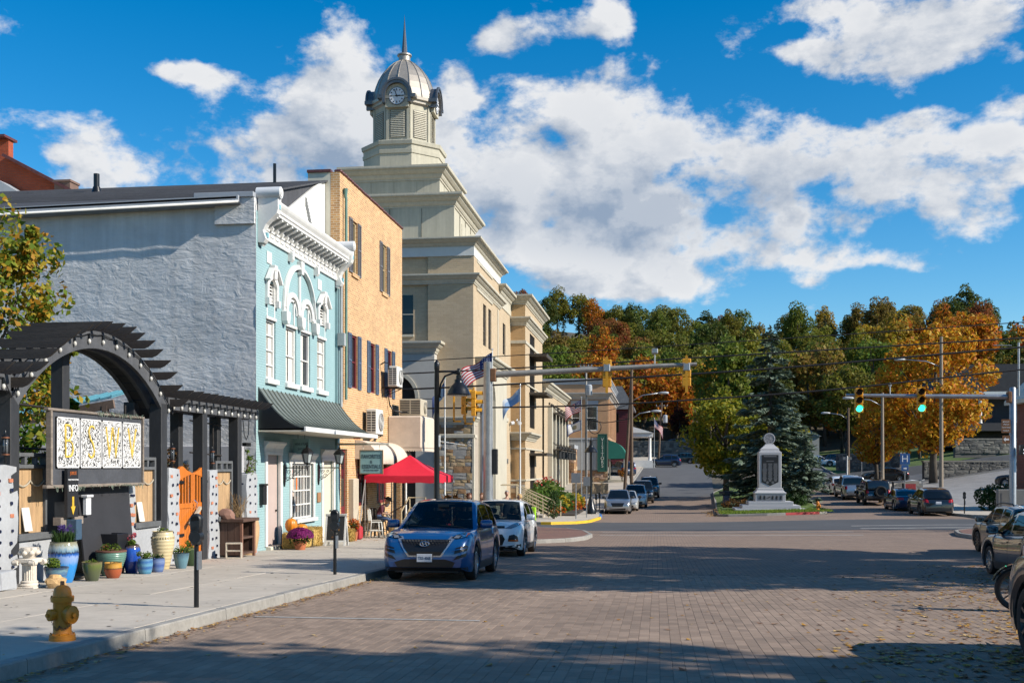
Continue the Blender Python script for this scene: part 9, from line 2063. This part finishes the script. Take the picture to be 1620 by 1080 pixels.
# ================================================================== PEOPLE
SKINM=mat('skin_tone',(.46,.27,.19),.55,var=.06);SKIN2=mat('skin_tan',(.36,.20,.13),.55,var=.06)
def person(label,loc,rz,J,regions,mats,hair=None,hat=None,beard=None,head=None,name='person',fingers=True):
 """J: joint -> (x,y,z,radius); one skinned surface; regions colour the clothes by limb"""
 root=thing(name,label,'person',loc,rz)
 E=[('pelvis','belly'),('belly','chest'),('chest','neck'),('neck','head0'),('chest','shl'),('chest','shr'),('shl','ell'),('ell','wrl'),('wrl','hal'),('shr','elr'),('elr','wrr'),('wrr','har'),('pelvis','hil'),('pelvis','hir'),('hil','knl'),('knl','anl'),('anl','tol'),('hir','knr'),('knr','anr'),('anr','tor')]
 J=dict(J);F=[]
 if fingers:
  for s in 'lr':
   w,h=Vector(J['wr'+s][:3]),Vector(J['ha'+s][:3]);d=(h-w).normalized();side=d.cross(Vector((0,0,1)))
   side=side.normalized()if side.length>.1 else Vector((1,0,0));dn=d.cross(side).normalized()
   for k,(o,l)in enumerate(((-.030,.065),(-.010,.078),(.010,.072),(.030,.055))):
    a=h+side*o;J[f'f{s}{k}a']=(*(a+d*l*.5+dn*.005),.009);J[f'f{s}{k}b']=(*(a+d*l-dn*.012),.007);F+=[('ha'+s,f'f{s}{k}a'),(f'f{s}{k}a',f'f{s}{k}b')]
   a=w.lerp(h,.45);J[f't{s}a']=(*(a+side*-.045+d*.02),.011);J[f't{s}b']=(*(a+side*-.062+d*.055),.009);F+=[('wr'+s,f't{s}a'),(f't{s}a',f't{s}b')]
 names=list(J);idx={n:i for i,n in enumerate(names)}
 me=bpy.data.meshes.new('body');me.from_pydata([J[n][:3]for n in names],[(idx[a],idx[b])for a,b in E+F],[])
 o=bpy.data.objects.new('body',me);COL.objects.link(o)
 sk=o.modifiers.new('skin','SKIN');sk.use_smooth_shade=True
 for i,n in enumerate(names):rr=J[n][3];me.skin_vertices[0].data[i].radius=(rr,rr*.85 if n in('belly','chest','pelvis')else rr)
 me.skin_vertices[0].data[idx['pelvis']].use_root=True
 ss=o.modifiers.new('subsurf','SUBSURF');ss.levels=2;ss.render_levels=2
 dg=bpy.context.evaluated_depsgraph_get();m2=bpy.data.meshes.new_from_object(o.evaluated_get(dg));bpy.data.objects.remove(o)
 m2.name='body';m2.materials.clear();keys=list(mats);[m2.materials.append(mats[k])for k in keys]
 segs=[(Vector(J[a][:3]),Vector(J[b][:3]),regions.get((a,b),regions.get(b,'skin')))for a,b in E]
 for p in m2.polygons:
  c=p.center;best=None
  for a,b,rg in segs:
   d=b-a;t=max(0,min(1,(c-a).dot(d)/max(d.length_squared,1e-9)));q=(c-a-d*t).length
   if best is None or q<best[0]:best=(q,rg)
  p.material_index=keys.index(best[1])
 m2.polygons.foreach_set('use_smooth',[True]*len(m2.polygons))
 ob=bpy.data.objects.new('body',m2);COL.objects.link(ob);ob.parent=root
 hp=Vector(J['head0'][:3]);tilt,turn=head or(0,0)
 HM=Matrix.Translation(hp)@Matrix.Rotation(turn,4,'Z')@Matrix.Rotation(tilt,4,'X')
 bm=bmesh.new();bmesh.ops.create_uvsphere(bm,u_segments=20,v_segments=14,radius=1)
 for v in bm.verts:
  x,y,z=v.co;w=.078 if z>-.2 else .078*(1-.35*(-z-.2));v.co=Vector((x*w,y*.098-(.012 if z<0 else 0),.10+z*.122))
  if y<-.8 and abs(x)<.28 and-.25<z<.05:v.co.y-=.022
  if abs(x)>.93 and abs(y)<.35 and-.2<z<.2:v.co.x*=1.14
 m=MB();m.bm(bm,HM);hd_=m.part('head',mats['skin'],root,local=True,smooth=True)
 for sx in(-1,1):m=MB();m.lathe([(.001,-.01),(.011,0),(.001,.01)],(sx*.030,-.090,.115),8);m.xf(HM);m.part('eye',mat('eye_dark',(.03,.02,.015),.2),hd_,local=True)
 m=MB();m.box(-.024,.024,-.100,-.092,.035,.043);m.xf(HM);m.part('mouth',mat('lip',(.30,.11,.09),.5),hd_,local=True)
 if hair:
  bm=bmesh.new();bmesh.ops.create_uvsphere(bm,u_segments=20,v_segments=12,radius=1);bmesh.ops.delete(bm,geom=[v for v in bm.verts if v.co.z<hair[1]or(v.co.y<-.55 and v.co.z<.42)],context='VERTS')
  for v in bm.verts:j=1+.05*mnoise.noise(v.co*6);v.co=Vector((v.co.x*(.090+hair[2])*j,v.co.y*(.108+hair[2])*j+.006,.105+v.co.z*(.128+hair[2]*.6)*j))
  m=MB();m.bm(bm,HM);m.part('hair',hair[0],root,local=True,smooth=True)
  if hair[2]>.01:leaf_cloud('hair_curls',hair[0],[tuple(HM@Vector((.06*math.cos(a),.04+.05*math.sin(a),zz)))+(.06,)for a in(0,1.5,3,4.5)for zz in(.0,.10,.17)],260,.05,5,.4,root,local=True)
 if hat:
  m=MB();m.lathe([(.085,.165),(.095,.175),(.17,.17),(.20,.185),(.20,.195),(.16,.185),(.105,.185),(.10,.26),(.085,.285),(.03,.275),(.001,.27)],(0,0,0),24);m.xf(HM@Matrix.Translation((0,.01,-.005)));m.part('hat',hat,root,local=True,smooth=50)
 if beard:m=MB();m.lathe([(.001,-.16),(.035,-.13),(.055,-.05),(.05,.02),(.001,.05)],(0,-.065,.04),14);m.xf(HM);m.part('beard',beard,root,local=True,smooth=True)
 return root
def standing(h=1.75):
 k=h/1.75
 J=dict(pelvis=(0,0,.95,.135),belly=(0,0,1.10,.125),chest=(0,.01,1.30,.14),neck=(0,.0,1.47,.06),head0=(0,-.01,1.53,.055),shl=(-.17,0,1.40,.065),ell=(-.22,.02,1.13,.05),wrl=(-.22,-.06,.90,.032),hal=(-.22,-.09,.82,.03),shr=(.17,0,1.40,.065),elr=(.22,.02,1.13,.05),wrr=(.22,-.06,.90,.032),har=(.22,-.09,.82,.03),hil=(-.10,0,.90,.095),knl=(-.10,-.01,.49,.062),anl=(-.10,.02,.09,.042),tol=(-.11,-.13,.04,.036),hir=(.10,0,.90,.095),knr=(.10,-.01,.49,.062),anr=(.10,.02,.09,.042),tor=(.11,-.13,.04,.036))
 return{n:(x*k,y*k,z*k,r*k)for n,(x,y,z,r)in J.items()}
REG=dict(belly='top',chest='top',shl='top',shr='top',ell='top',elr='top',wrl='top',wrr='top',hil='leg',hir='leg',knl='leg',knr='leg',anl='leg',anr='leg',tol='shoe',tor='shoe',pelvis='leg')
SHOE=mat('dark_shoe',(.03,.025,.02),.6);JEAN=mat('blue_denim',(.05,.085,.17),.85,var=.15)
HBR=mat('auburn_hair',(.13,.05,.025),.6,var=.3,scale=20);HGR=mat('grey_hair',(.28,.26,.25),.6,var=.2,scale=20);HBL=mat('blond_hair',(.42,.27,.11),.6,var=.25,scale=20);HB2=mat('brown_hair',(.17,.075,.035),.6,var=.3,scale=20)
person('person with thick curly auburn hair standing behind the blue car',(-7.45,43.6,zg(-7.45,43.6)),R(40),standing(1.72),REG,dict(skin=SKINM,top=mat('black_top',(.02,.02,.022),.8),leg=JEAN,shoe=SHOE),hair=(HBR,-.55,.02))
person('person with swept up brown hair beside the curly haired person',(-6.98,43.9,zg(-6.98,43.9)),R(-30),standing(1.74),REG,dict(skin=SKINM,top=mat('white_top',(.55,.52,.50),.8),leg=JEAN,shoe=SHOE),hair=(HB2,-.3,.012))
person('balding grey haired person in a dark navy jacket standing beyond the white car',(-6.02,44.2,zg(-6.02,44.2)),R(20),standing(1.86),REG,dict(skin=SKINM,top=mat('navy_jacket',(.018,.022,.035),.8,var=.1),leg=mat('dark_trousers',(.03,.03,.035),.8),shoe=SHOE),hair=(HGR,-.25,0))
person('blond person standing just right of the person in the navy jacket',(-5.55,44.6,zg(-5.55,44.6)),R(-60),standing(1.70),REG,dict(skin=SKINM,top=mat('tan_top',(.30,.22,.15),.8),leg=JEAN,shoe=SHOE),hair=(HBL,-.35,.008))
sx_,sy_=-10.72,42.05
SJ=dict(pelvis=(0,.05,.78,.135),belly=(0,.03,.93,.13),chest=(0,-.09,1.12,.145),neck=(0,-.20,1.27,.06),head0=(0,-.26,1.31,.055),shl=(-.18,-.11,1.20,.066),ell=(-.27,-.16,.95,.05),wrl=(-.20,-.36,.92,.032),hal=(-.16,-.42,.93,.03),shr=(.18,-.11,1.20,.066),elr=(.25,-.08,.94,.05),wrr=(.10,-.34,.86,.032),har=(.05,-.39,.86,.03),hil=(-.10,.02,.76,.098),knl=(-.14,-.40,.72,.068),anl=(-.13,-.34,.30,.045),tol=(-.14,-.48,.26,.036),hir=(.10,.02,.76,.098),knr=(.14,-.40,.72,.068),anr=(.14,-.30,.28,.045),tor=(.15,-.44,.25,.036))
SREG=dict(REG);SREG.update(wrl='skin',wrr='skin')
person('seated person in a brown hat and maroon shirt bent over a banjo',(sx_,sy_,zg(sx_,sy_)),R(90),SJ,SREG,dict(skin=SKIN2,top=mat('maroon_shirt',(.075,.014,.028),.85,var=.1),leg=JEAN,shoe=SHOE),hat=mat('brown_felt_hat',(.055,.036,.022),.9),beard=mat('grey_beard',(.40,.38,.36),.9),hair=(HGR,-.2,0),head=(R(28),0))
bj=thing('banjo','banjo held in the lap of the seated person, long neck pointing up','banjo',(sx_,sy_,zg(sx_,sy_)),R(90))
m=MB();c=Vector((.02,-.30,.88));nd=Vector((-.15,-.8,.55)).normalized();m.disc(c,(0,-.75,.45),.13,24,.07);m.part('drum',mat('banjo_skin',(.35,.32,.27),.6),bj,local=True,smooth=40)
m=MB();ax=Vector((.42,-.66,.42)).normalized();m.bar(c+Vector((0,-.04,.02)),c+ax*.85,.045,.03);m.bar(c+ax*.85,c+ax*1.02,.07,.025)
for k in(.88,.95):m.tube([c+ax*k+Vector((0,-.04,-.04)),c+ax*k+Vector((0,.05,.05))],.012,6)
m.part('neck',mat('dark_fretboard',(.05,.035,.03),.5),bj,local=True)
hc=chair('dark high chair under the seated person',sx_-.02,sy_,R(90),DCH,DCH)
# ================================================================== TREES
BARK=mat('grey_brown_bark',(.085,.068,.052),.95,var=.3,scale=3,stretch=(4,4,.8),bump=.03,bscale=10)
TREELEAF=foliage_mat('tree_leaf')
def crown_centers(rx,rz,zc,n,seed,cr=(.9,1.7),low=0.):
 r=random.Random(seed);out=[]
 while len(out)<n:
  d=Vector((r.gauss(0,1),r.gauss(0,1),r.gauss(0,1))).normalized();q=r.uniform(.45,1.0)**.6
  x,y,z=d.x*rx*q,d.y*rx*q,d.z*rz*q
  if z<-rz*.75:continue
  if z<0:x*=1-.25*(-z/rz);y*=1-.25*(-z/rz)
  out.append((x*r.uniform(.8,1.12),y*r.uniform(.8,1.12),zc+z,r.uniform(*cr)))
 return out
def trunk_mesh(h,r0,cs,seed,limbs=8):
 r=random.Random(seed);m=MB();b1=Vector((r.uniform(-.3,.3),r.uniform(-.3,.3),h*.55));tp=Vector((r.uniform(-.5,.5),r.uniform(-.5,.5),h*.93))
 m.tube([(0,0,-.4),(0,0,h*.15),b1*.55+Vector((0,0,.0)),b1,tp],[r0*1.35,r0,r0*.85,r0*.6,r0*.12],9)
 for c in r.sample(cs,min(limbs,len(cs))):
  e=Vector(c[:3]);t=max(.22,min(.8,(e.z/h)-.28));s=Vector((0,0,0)).lerp(b1,min(1,t*1.6));mid=s.lerp(e,.5)+Vector((0,0,-.2));m.tube([s,mid,e],[r0*.38,r0*.22,r0*.06],6)
 return m
VAR=[]
for k in range(7):
 rx,rz,zc=[(4.3,5.0,9.5),(3.6,5.6,10),(5.0,4.6,9),(4.0,4.4,8.5),(3.2,6.0,10.5),(4.6,5.4,10),(3.9,5.0,9)][k]
 cs=crown_centers(rx,rz,zc,46,100+k)
 o=leaf_cloud('crown',TREELEAF,cs,5200,.40,200+k,.55,None,up=.35,elong=1.3);cm=o.data;bpy.data.objects.remove(o)
 VAR.append((trunk_mesh(zc+rz,.28,cs,300+k).mesh('trunk',BARK,smooth=True),cm))
def conifer_mesh(h,rad,seed,n=3800,size=.34,droop=.35,whorls=22,bare=.06,shape=.85):
 r=np.random.default_rng(seed);ppos=[];pdir=[]
 W=max(6,int(n/(whorls*8)))
 for i in range(whorls):
  t=i/(whorls-1);z=h*(bare+(1-bare)*t);R_=rad*(1-t)**shape*r.uniform(.82,1.12)+.12;nb=max(4,int(9*(1-t)+4))
  for b in range(nb):
   a=r.uniform(0,2*PI);ln=R_*r.uniform(.72,1.1);zo=r.uniform(-.5,.5)*h/whorls
   q=max(3,int(W*ln/rad*1.3))
   s=r.uniform(.12,1,q);lat=(r.random(q)-.5)*.55*ln*s*(1.25-s)
   x=np.cos(a)*ln*s-np.sin(a)*lat;y=np.sin(a)*ln*s+np.cos(a)*lat;zz=z+zo-droop*ln*s**1.4+.16*ln*np.maximum(0,s-.75)*3+r.normal(0,.05,q)
   ppos.append(np.stack([x,y,zz],1));pdir.append(np.stack([np.cos(a)+r.normal(0,.45,q),np.sin(a)+r.normal(0,.45,q),-droop*.7+r.normal(0,.25,q)],1))
 p=np.concatenate(ppos);d=np.concatenate(pdir);d/=np.linalg.norm(d,axis=1)[:,None];m_=len(p)
 up=np.tile([0,0,1.],(m_,1))+r.normal(0,.4,(m_,3));s_=np.cross(d,up);s_/=np.linalg.norm(s_,axis=1)[:,None]
 sz=size*r.uniform(.6,1.3,m_);A=d*(sz*.8)[:,None];B=s_*(sz*.30)[:,None]
 V=np.stack([p-A,p+B-A*.1,p+A,p-B-A*.1],1).reshape(-1,3);nv=len(V)
 me=bpy.data.meshes.new('needles');me.vertices.add(nv);me.vertices.foreach_set('co',V.ravel());me.loops.add(nv);me.loops.foreach_set('vertex_index',np.arange(nv,dtype=np.int32))
 me.polygons.add(m_);me.polygons.foreach_set('loop_start',np.arange(0,nv,4,dtype=np.int32));me.polygons.foreach_set('loop_total',np.full(m_,4,np.int32));me.update(calc_edges=True);return me
PINEM=foliage_mat('dark_pine_needles',[(.018,.036,.016),(.026,.048,.02),(.034,.055,.022)],trans=.15)
pine_me=conifer_mesh(17,3.6,5,n=4200,size=.6);pine_me.materials.append(PINEM);pm_=MB();pm_.tube([(0,0,-.4),(0,0,9),(0,0,16.5)],[.3,.18,.03],8);pine_tr=pm_.mesh('trunk',BARK)
BEAR=[(-.10,'above the courthouse pavilion roof'),(-.07,'above the courthouse wing'),(-.04,'above the VISITORS building'),(-.015,'above the red house'),(.01,'over the head of the uphill street'),(.035,'behind the right hanging yellow signal'),(.06,'above the yellow green maple'),(.085,'just left of the spruce top'),(.11,'behind the spruce top'),(.135,'just right of the spruce top'),(.165,'above the white sedan'),(.19,'left of the left green signal'),(.215,'above the left green signal'),(.24,'above the right green signal'),(.265,'above the tall utility pole'),(.29,'above the orange maple'),(9,'above the dark house')]
BAND=['at the foot of the wood','at the foot of the wood','low on the slope','low on the slope','partway up the slope','halfway up the slope','halfway up the slope','high on the slope','high on the slope','near the skyline','on the skyline','on the skyline']
USED=set()
def hill_label(kind,x,y,row,var):
 w={'dark':'dark green','green':'mid green','olive':'olive and yellow','gold':'golden yellow','orange':'bright orange','rust':'rust red','brown':'brown gold','pine':'dark pointed pine'}[kind]
 n='pine' if kind=='pine' else 'tree';w=w.replace(' pine','')
 b=next(q for l,q in BEAR if x/y<l)
 for sh in('',('broad ','slender ','wide low ','rounded ','narrow tall ','full ','even ')[var]):
  l=f'{sh}{w} {n} {BAND[row]} {b}'
  if l not in USED:break
 USED.add(l);return l
KIND={'dark':((.065,.095,.02),'dark green broadleaf tree on the wooded hill behind the town'),'green':((.125,.165,.026),'mid green broadleaf tree on the wooded hill behind the town'),'olive':((.19,.185,.024),'olive and yellow green tree turning on the wooded hill behind the town'),'gold':((.35,.23,.022),'golden yellow autumn tree on the wooded hill behind the town'),'orange':((.46,.17,.016),'bright orange autumn tree on the wooded hill behind the town'),'rust':((.24,.085,.028),'rust red autumn tree on the wooded hill behind the town'),'brown':((.22,.155,.03),'brown gold thinning tree on the wooded hill behind the town')}
def tree(x,y,kind,s=1.0,var=None,label=None,group=None,z=None,name='tree',col=None,rs=None):
 r=rs or rng;z=gz(x,y)if z is None else z
 t=thing(name,label or KIND[kind][1],'tree',(x,y,z),r.uniform(0,6.28),group or 'trees on the hill, '+kind)
 v=VAR[var if var is not None else r.randrange(7)];sc=(s*r.uniform(.9,1.12),s*r.uniform(.9,1.12),s*r.uniform(.92,1.1));t.scale=sc
 a=instance('trunk',v[0],t);b=instance('crown',v[1],t);c=col or KIND[kind][0];j=r.uniform(.85,1.18);b.color=(min(1,c[0]*j*r.uniform(.92,1.08)),min(1,c[1]*j),c[2],1)
 return t
rt_=random.Random(77)
def pick(u):
 tb=[(-.09,[('rust',2),('dark',2),('green',3),('olive',3),('brown',1)]),(-.02,[('green',4),('rust',1),('olive',3),('orange',1),('brown',2),('dark',1)]),(.05,[('green',4),('olive',4),('rust',1),('dark',1),('gold',1)]),(.10,[('dark',2),('green',3),('olive',3),('brown',1)]),(.17,[('brown',3),('olive',4),('gold',1),('green',2)]),(.24,[('gold',2),('brown',4),('olive',2),('orange',1),('green',2)]),(9,[('dark',2),('rust',2),('orange',2),('brown',2),('green',2)])]
 for lim,opts in tb:
  if u<lim:return rt_.choice([k for k,w in opts for _ in range(w)])
cnt=0
for row,yy in enumerate((206,214,223,233,244,256,270,286,304,324,346,372)):
 step=6.4+row*.22;x0=-.128*yy-(step/2 if row%2 else 0);n=int(.468*yy/step)
 for k in range(n):
  x=x0+step*k+rt_.uniform(-2,2);y=yy+rt_.uniform(-3,3)
  if-3<x<11 and y<214:continue
  u=x/y
  if row>7 and rt_.random()<.25:continue
  kd=pick(u+rt_.uniform(-.03,.03))
  if rt_.random()<.05:
   t=thing('pine_tree',hill_label('pine',x,y,row,cnt%7),'tree',(x,y,gz(x,y)),rt_.uniform(0,6),'pines on the hill');q=rt_.uniform(.8,1.15);t.scale=(q,q,q);instance('trunk',pine_tr,t);instance('crown',pine_me,t)
  else:
   vv=rt_.randrange(7);tree(x,y,kd,rt_.uniform(.8,1.15),rs=rt_,var=vv,label=hill_label(kd,x,y,row,vv))
  cnt+=1
for i,(x,y,kd,s,lab)in enumerate(((-16,168,'green',1.15,'tall green tree rising behind the VISITORS building'),(-9.5,176,'orange',.95,'orange tree between the red house and the hill'),(-2.5,197,'orange',1.1,'broad orange tree at the head of the uphill street'),(3.5,200,'orange',.85,'bright orange tree right of the hanging yellow signals'),(11,178,'green',1.25,'tall green tree with a bare pale trunk behind the yellow maple'),(16,186,'olive',1.1,'olive tree behind the blue spruce'),(9.0,192,'gold',.9,'golden tree low at the head of the uphill street'),
(18.5,178,'dark',.9,'dark tree over the small grey shed'),(26,158,'olive',.85,'olive and brown tree beside the upper right street lamp'),(24,182,'brown',1.15,'tall brown gold tree behind the left green signal'),(31,166,'green',1.0,'deep green tree behind the pole between the green signals'),(37,178,'gold',1.2,'tall golden tree above the orange maple'),(30.5,190,'orange',.9,'orange tree left of the left green signal'),(46,176,'orange',1.15,'tall orange tree behind the utility pole'),
(52,182,'dark',1.2,'dark green tree at the right edge behind the house'),(58,170,'rust',1.05,'rust tree at the right edge beyond the dark house'),(60,190,'orange',1.1,'orange tree rising behind the dark house'),(33,146,'green',.55,'small green tree on the bank above the stone wall'),(46,142,'olive',.42,'low olive shrub tree below the dark house'),(50,140,'green',.4,'low green shrub tree on the lawn below the dark house'),(-22,170,'rust',1.0,'rust tree behind the courthouse wing'),(-28,182,'dark',1.1,'dark green tree showing beside the pavilion'))):
 tree(x,y,kd,s,label=lab,group='trees between the houses and the hill')
tree(3.6,184.5,'rust',.42,label='low purple red tree behind the stone wall at the top of the street',group='trees between the houses and the hill',z=5.0,col=(.085,.018,.022))
def big_tree(lab,x,y,rx,rz,zc,nclump,nleaf,size,m,seed,r0=.3,cr=(.7,1.4),col=None,name='maple_tree',spread=.6,z=None):
 t=thing(name,lab,'tree',(x,y,gz(x,y)if z is None else z));cs=crown_centers(rx,rz,zc,nclump,seed,cr)
 trunk_mesh(zc+rz,r0,cs,seed+1,16).part('trunk',BARK,t,smooth=True,local=True)
 o=leaf_cloud('crown',m,cs,nleaf,size,seed+2,spread,t,local=True,up=.35,elong=1.35)
 if col:o.color=(*col,1)
 return t
ORM=foliage_mat('orange_maple_leaf',[(.58,.22,.014),(.64,.30,.018),(.52,.16,.012),(.60,.36,.024),(.42,.28,.024)],trans=.4)
YGM=foliage_mat('yellow_green_leaf',[(.20,.22,.016),(.27,.25,.018),(.13,.17,.018),(.34,.27,.02)],trans=.4)
big_tree('large glowing orange maple behind the utility pole on the right',26.6,112,5.5,6.4,8.6,90,14000,.30,ORM,401,.34,(.8,1.5))
big_tree('smaller orange maple against the left side of the large orange maple',22.4,118,2.6,3.6,5.2,36,4200,.26,ORM,411,.2,(.6,1.1))
big_tree('yellow green maple at the left of the blue spruce',6.0,99,3.4,4.2,5.6,60,9500,.24,YGM,421,.25,(.6,1.2))
big_tree('yellow leafed young tree low behind the blue spruce',10.4,97,2.4,2.6,3.9,26,3000,.22,YGM,425,.16,(.5,.9))
SPR=foliage_mat('blue_spruce_needles',[(.115,.16,.105),(.15,.20,.145),(.085,.12,.075),(.20,.25,.19)],trans=.12)
sp=thing('blue_spruce','tall ragged blue spruce standing behind the war memorial','tree',(8.55,86.5,gz(8.55,86.5)+.1));me=conifer_mesh(13.4,4.3,31,n=36000,size=.32,droop=.26,whorls=30,bare=.03,shape=.7);me.materials.append(SPR);instance('crown',me,sp)
pm_=MB();pm_.tube([(0,0,-.3),(0,0,6),(.1,0,13)],[.28,.18,.03],9);pm_.part('trunk',BARK,sp,local=True)
sp2=thing('small_spruce','small leaning spruce at the right end of the median by the little hydrant','tree',(10.6,82.2,gz(10.6,82)+.1));me=conifer_mesh(5.2,1.7,33,n=5200,size=.26,droop=.25,whorls=16,bare=.28);me.materials.append(SPR);instance('crown',me,sp2);pm_=MB();pm_.tube([(-.35,0,-.2),(-.1,0,1.6),(0,0,5)],[.08,.06,.02],7);pm_.part('trunk',BARK,sp2,local=True)
shrub('median_shrub','rust and green low shrubs along the left of the memorial','shrub',(5.3,80.5,gz(5.3,80)+.15),[(-.4,0,.25,.35),(0,.3,.35,.4),(.5,-.2,.3,.35),(.9,.4,.35,.35)],700,.09,LEAFR,61)
shrub('median_hedge','dark green shrub behind the memorial steps','shrub',(9.6,81,gz(9.6,81)+.15),[(-.4,0,.5,.5),(.2,.3,.6,.55),(.6,-.2,.4,.45)],900,.09,LEAFD,62)
gb=MB();rg_=random.Random(12)
for k in range(5200):
 x=rg_.uniform(4.0,11.1);y=72.0+abs(rg_.gauss(0,3.2))+.0
 if y>84 or(5.1<x<10.1 and 75.7<y<79.2)or x<3.95+(y-72)*.04:continue
 z=gz(x,y)+.17;h=rg_.uniform(.05,.14);a=rg_.uniform(0,6.28);w=.03;l=rg_.uniform(-.06,.06)
 gb.add([(x-w*math.cos(a),y-w*math.sin(a),z),(x+w*math.cos(a),y+w*math.sin(a),z),(x+l,y+l,z+h)],[(0,1,2)])
o=gb.part('grass',foliage_mat('grass_blades',[(.13,.21,.02),(.17,.25,.03),(.10,.16,.02),(.22,.26,.05)]),None);tag(o,'short bright green grass on the median round the memorial','grass',kind='stuff')
LTM=foliage_mat('turning_leaf',[(.14,.21,.02),(.20,.25,.025),(.42,.30,.03),(.44,.22,.022),(.10,.16,.018),(.34,.30,.04)],trans=.4)
lt=thing('garden_tree','green and gold broadleaf tree in front of the grey wall at the left edge','tree',(-15.3,23.6,gz(-15.3,23.6)))
cs=crown_centers(1.9,3.7,4.7,60,501,(.4,.8))+[(1.35,.3,4.6,.35),(1.75,.2,4.9,.22),(2.0,.2,5.05,.14),(1.2,.2,5.9,.3),(.9,.1,6.9,.3),(1.0,.1,7.4,.22),(1.05,.15,7.75,.15)]
trunk_mesh(8.2,.13,cs,502,20).part('trunk',BARK,lt,local=True,smooth=True);leaf_cloud('crown',LTM,cs,9500,.118,503,.8,lt,local=True,up=.2,elong=1.35)
lt2=thing('garden_tree','green leafed tree seen between the pergola posts behind the BSWV sign','tree',(-13.6,20.9,gz(-13.6,20.9)));cs=[(0,0,1.2,.6),(.2,.3,1.8,.6),(-.3,-.2,2.2,.6),(.1,.2,2.7,.55),(.5,.9,2.9,.3),(.8,1.5,3.3,.22),(.9,1.8,3.6,.16),(-.5,.3,3.0,.5),(-.6,-.5,3.4,.45)]
trunk_mesh(3.6,.07,cs,512,9).part('trunk',BARK,lt2,local=True,smooth=True);leaf_cloud('crown',foliage_mat('green_turning_leaf',[(.075,.15,.018),(.11,.19,.02),(.05,.11,.015),(.20,.21,.02)],trans=.4),cs,1500,.115,513,.8,lt2,local=True,elong=1.3)
STM=foliage_mat('street_tree_leaf',[(.16,.13,.015),(.24,.14,.015),(.09,.11,.015)],trans=.3)
for i,(x,y,rx,rz,zc,n,lab)in enumerate(((13.4,21.3,3.7,4.3,8.8,9500,'street tree on the right pavement opposite the blue crossover'),(15.0,27.2,3.6,4.3,9.0,9500,'street tree on the right pavement opposite the gap between the crossovers'),(17.8,33.0,3.5,4.5,9.4,9500,'street tree on the right pavement opposite the white crossover'),(22.5,22.0,3.6,4.2,8.6,8000,'garden tree behind the street trees on the right'),(24.5,29.5,3.6,4.2,8.6,8000,'garden tree furthest behind the street trees on the right'),(12.0,5.6,3.2,4.4,8.6,8500,'street tree on the right pavement beside the camera'),(18.6,6.2,3.2,4.4,8.8,8500,'garden tree behind the street tree beside the camera'),(9.0,2.0,3.4,4.2,8.8,7500,'street tree on the right pavement just behind the camera'))):
 big_tree(lab,x,y,rx,rz,zc,52,n,.24,STM,600+10*i,.24,(.6,1.25),name='street_tree',z=gz(x,y)+.1)
def fallen():
 r=random.Random(21);m=MB()
 def leaf(x,y,z,s):
  a=r.uniform(0,2*PI);ca,sa=math.cos(a),math.sin(a);c=[(-.5,0,r.uniform(.0,.10)),(-.15,.34,r.uniform(0,.12)),(.12,.22,.02),(.5,.02,r.uniform(0,.22)),(.1,-.25,.02),(-.18,-.33,r.uniform(0,.14)),(0,0,.0)]
  m.add([(x+(p*ca-q*sa)*s,y+(p*sa+q*ca)*s,z+.006+h*s)for p,q,h in c],[(6,0,1),(6,1,2),(6,2,3),(6,3,4),(6,4,5),(6,5,0)])
 for k in range(2700):
  y=r.uniform(9.5,30)**1.0;x=XR(y)-.2-abs(r.gauss(0,1.9));
  if x<-5.7:continue
  leaf(x,y,gz(x,y),r.uniform(.06,.135))
 for k in range(620):
  cx=r.choice([(3.6,11.6),(4.3,13),(4.9,14.6),(5.3,15.6),(2.6,12.2)]);x=cx[0]+r.gauss(0,.35);y=cx[1]+r.gauss(0,.55);leaf(x,y,gz(x,y),r.uniform(.07,.15))
 for k in range(620):y=r.uniform(8,24);x=-5.8+abs(r.gauss(0,.13));leaf(x,y,gz(x,y)+r.uniform(0,.02),r.uniform(.04,.09))
 for k in range(420):y=r.uniform(8.5,40);x=r.uniform(-5.5,6);leaf(x,y,gz(x,y),r.uniform(.04,.10))
 for k in range(110):y=r.uniform(8.5,30);x=r.uniform(-10.8,-6.1);leaf(x,y,zg(x,y),r.uniform(.03,.07))
 for k in range(60):x=r.uniform(-11,-9.8);y=r.uniform(39,43);leaf(x,y,zg(x,y),r.uniform(.06,.12))
 for k in range(900):y=r.uniform(72,92);x=17.6+r.gauss(0,.9);leaf(x,y,(gz(x,y)if x<17.6 else zg(x,y))+.01,r.uniform(.1,.2))
 for k in range(260):y=r.uniform(72,80);x=3.7+r.gauss(0,.3);leaf(x,y,gz(x,y)+(.0 if x<3.85 else .16),r.uniform(.1,.2))
 o=m.part('fallen_leaves',foliage_mat('dry_fallen_leaf',[(.42,.25,.08),(.36,.17,.04),(.50,.35,.16),(.20,.09,.04),(.46,.24,.03),(.28,.16,.09)],trans=.1),None);tag(o,'dry tan and orange leaves scattered over the brick road and along the kerbs','fallen leaves',kind='stuff')
fallen()
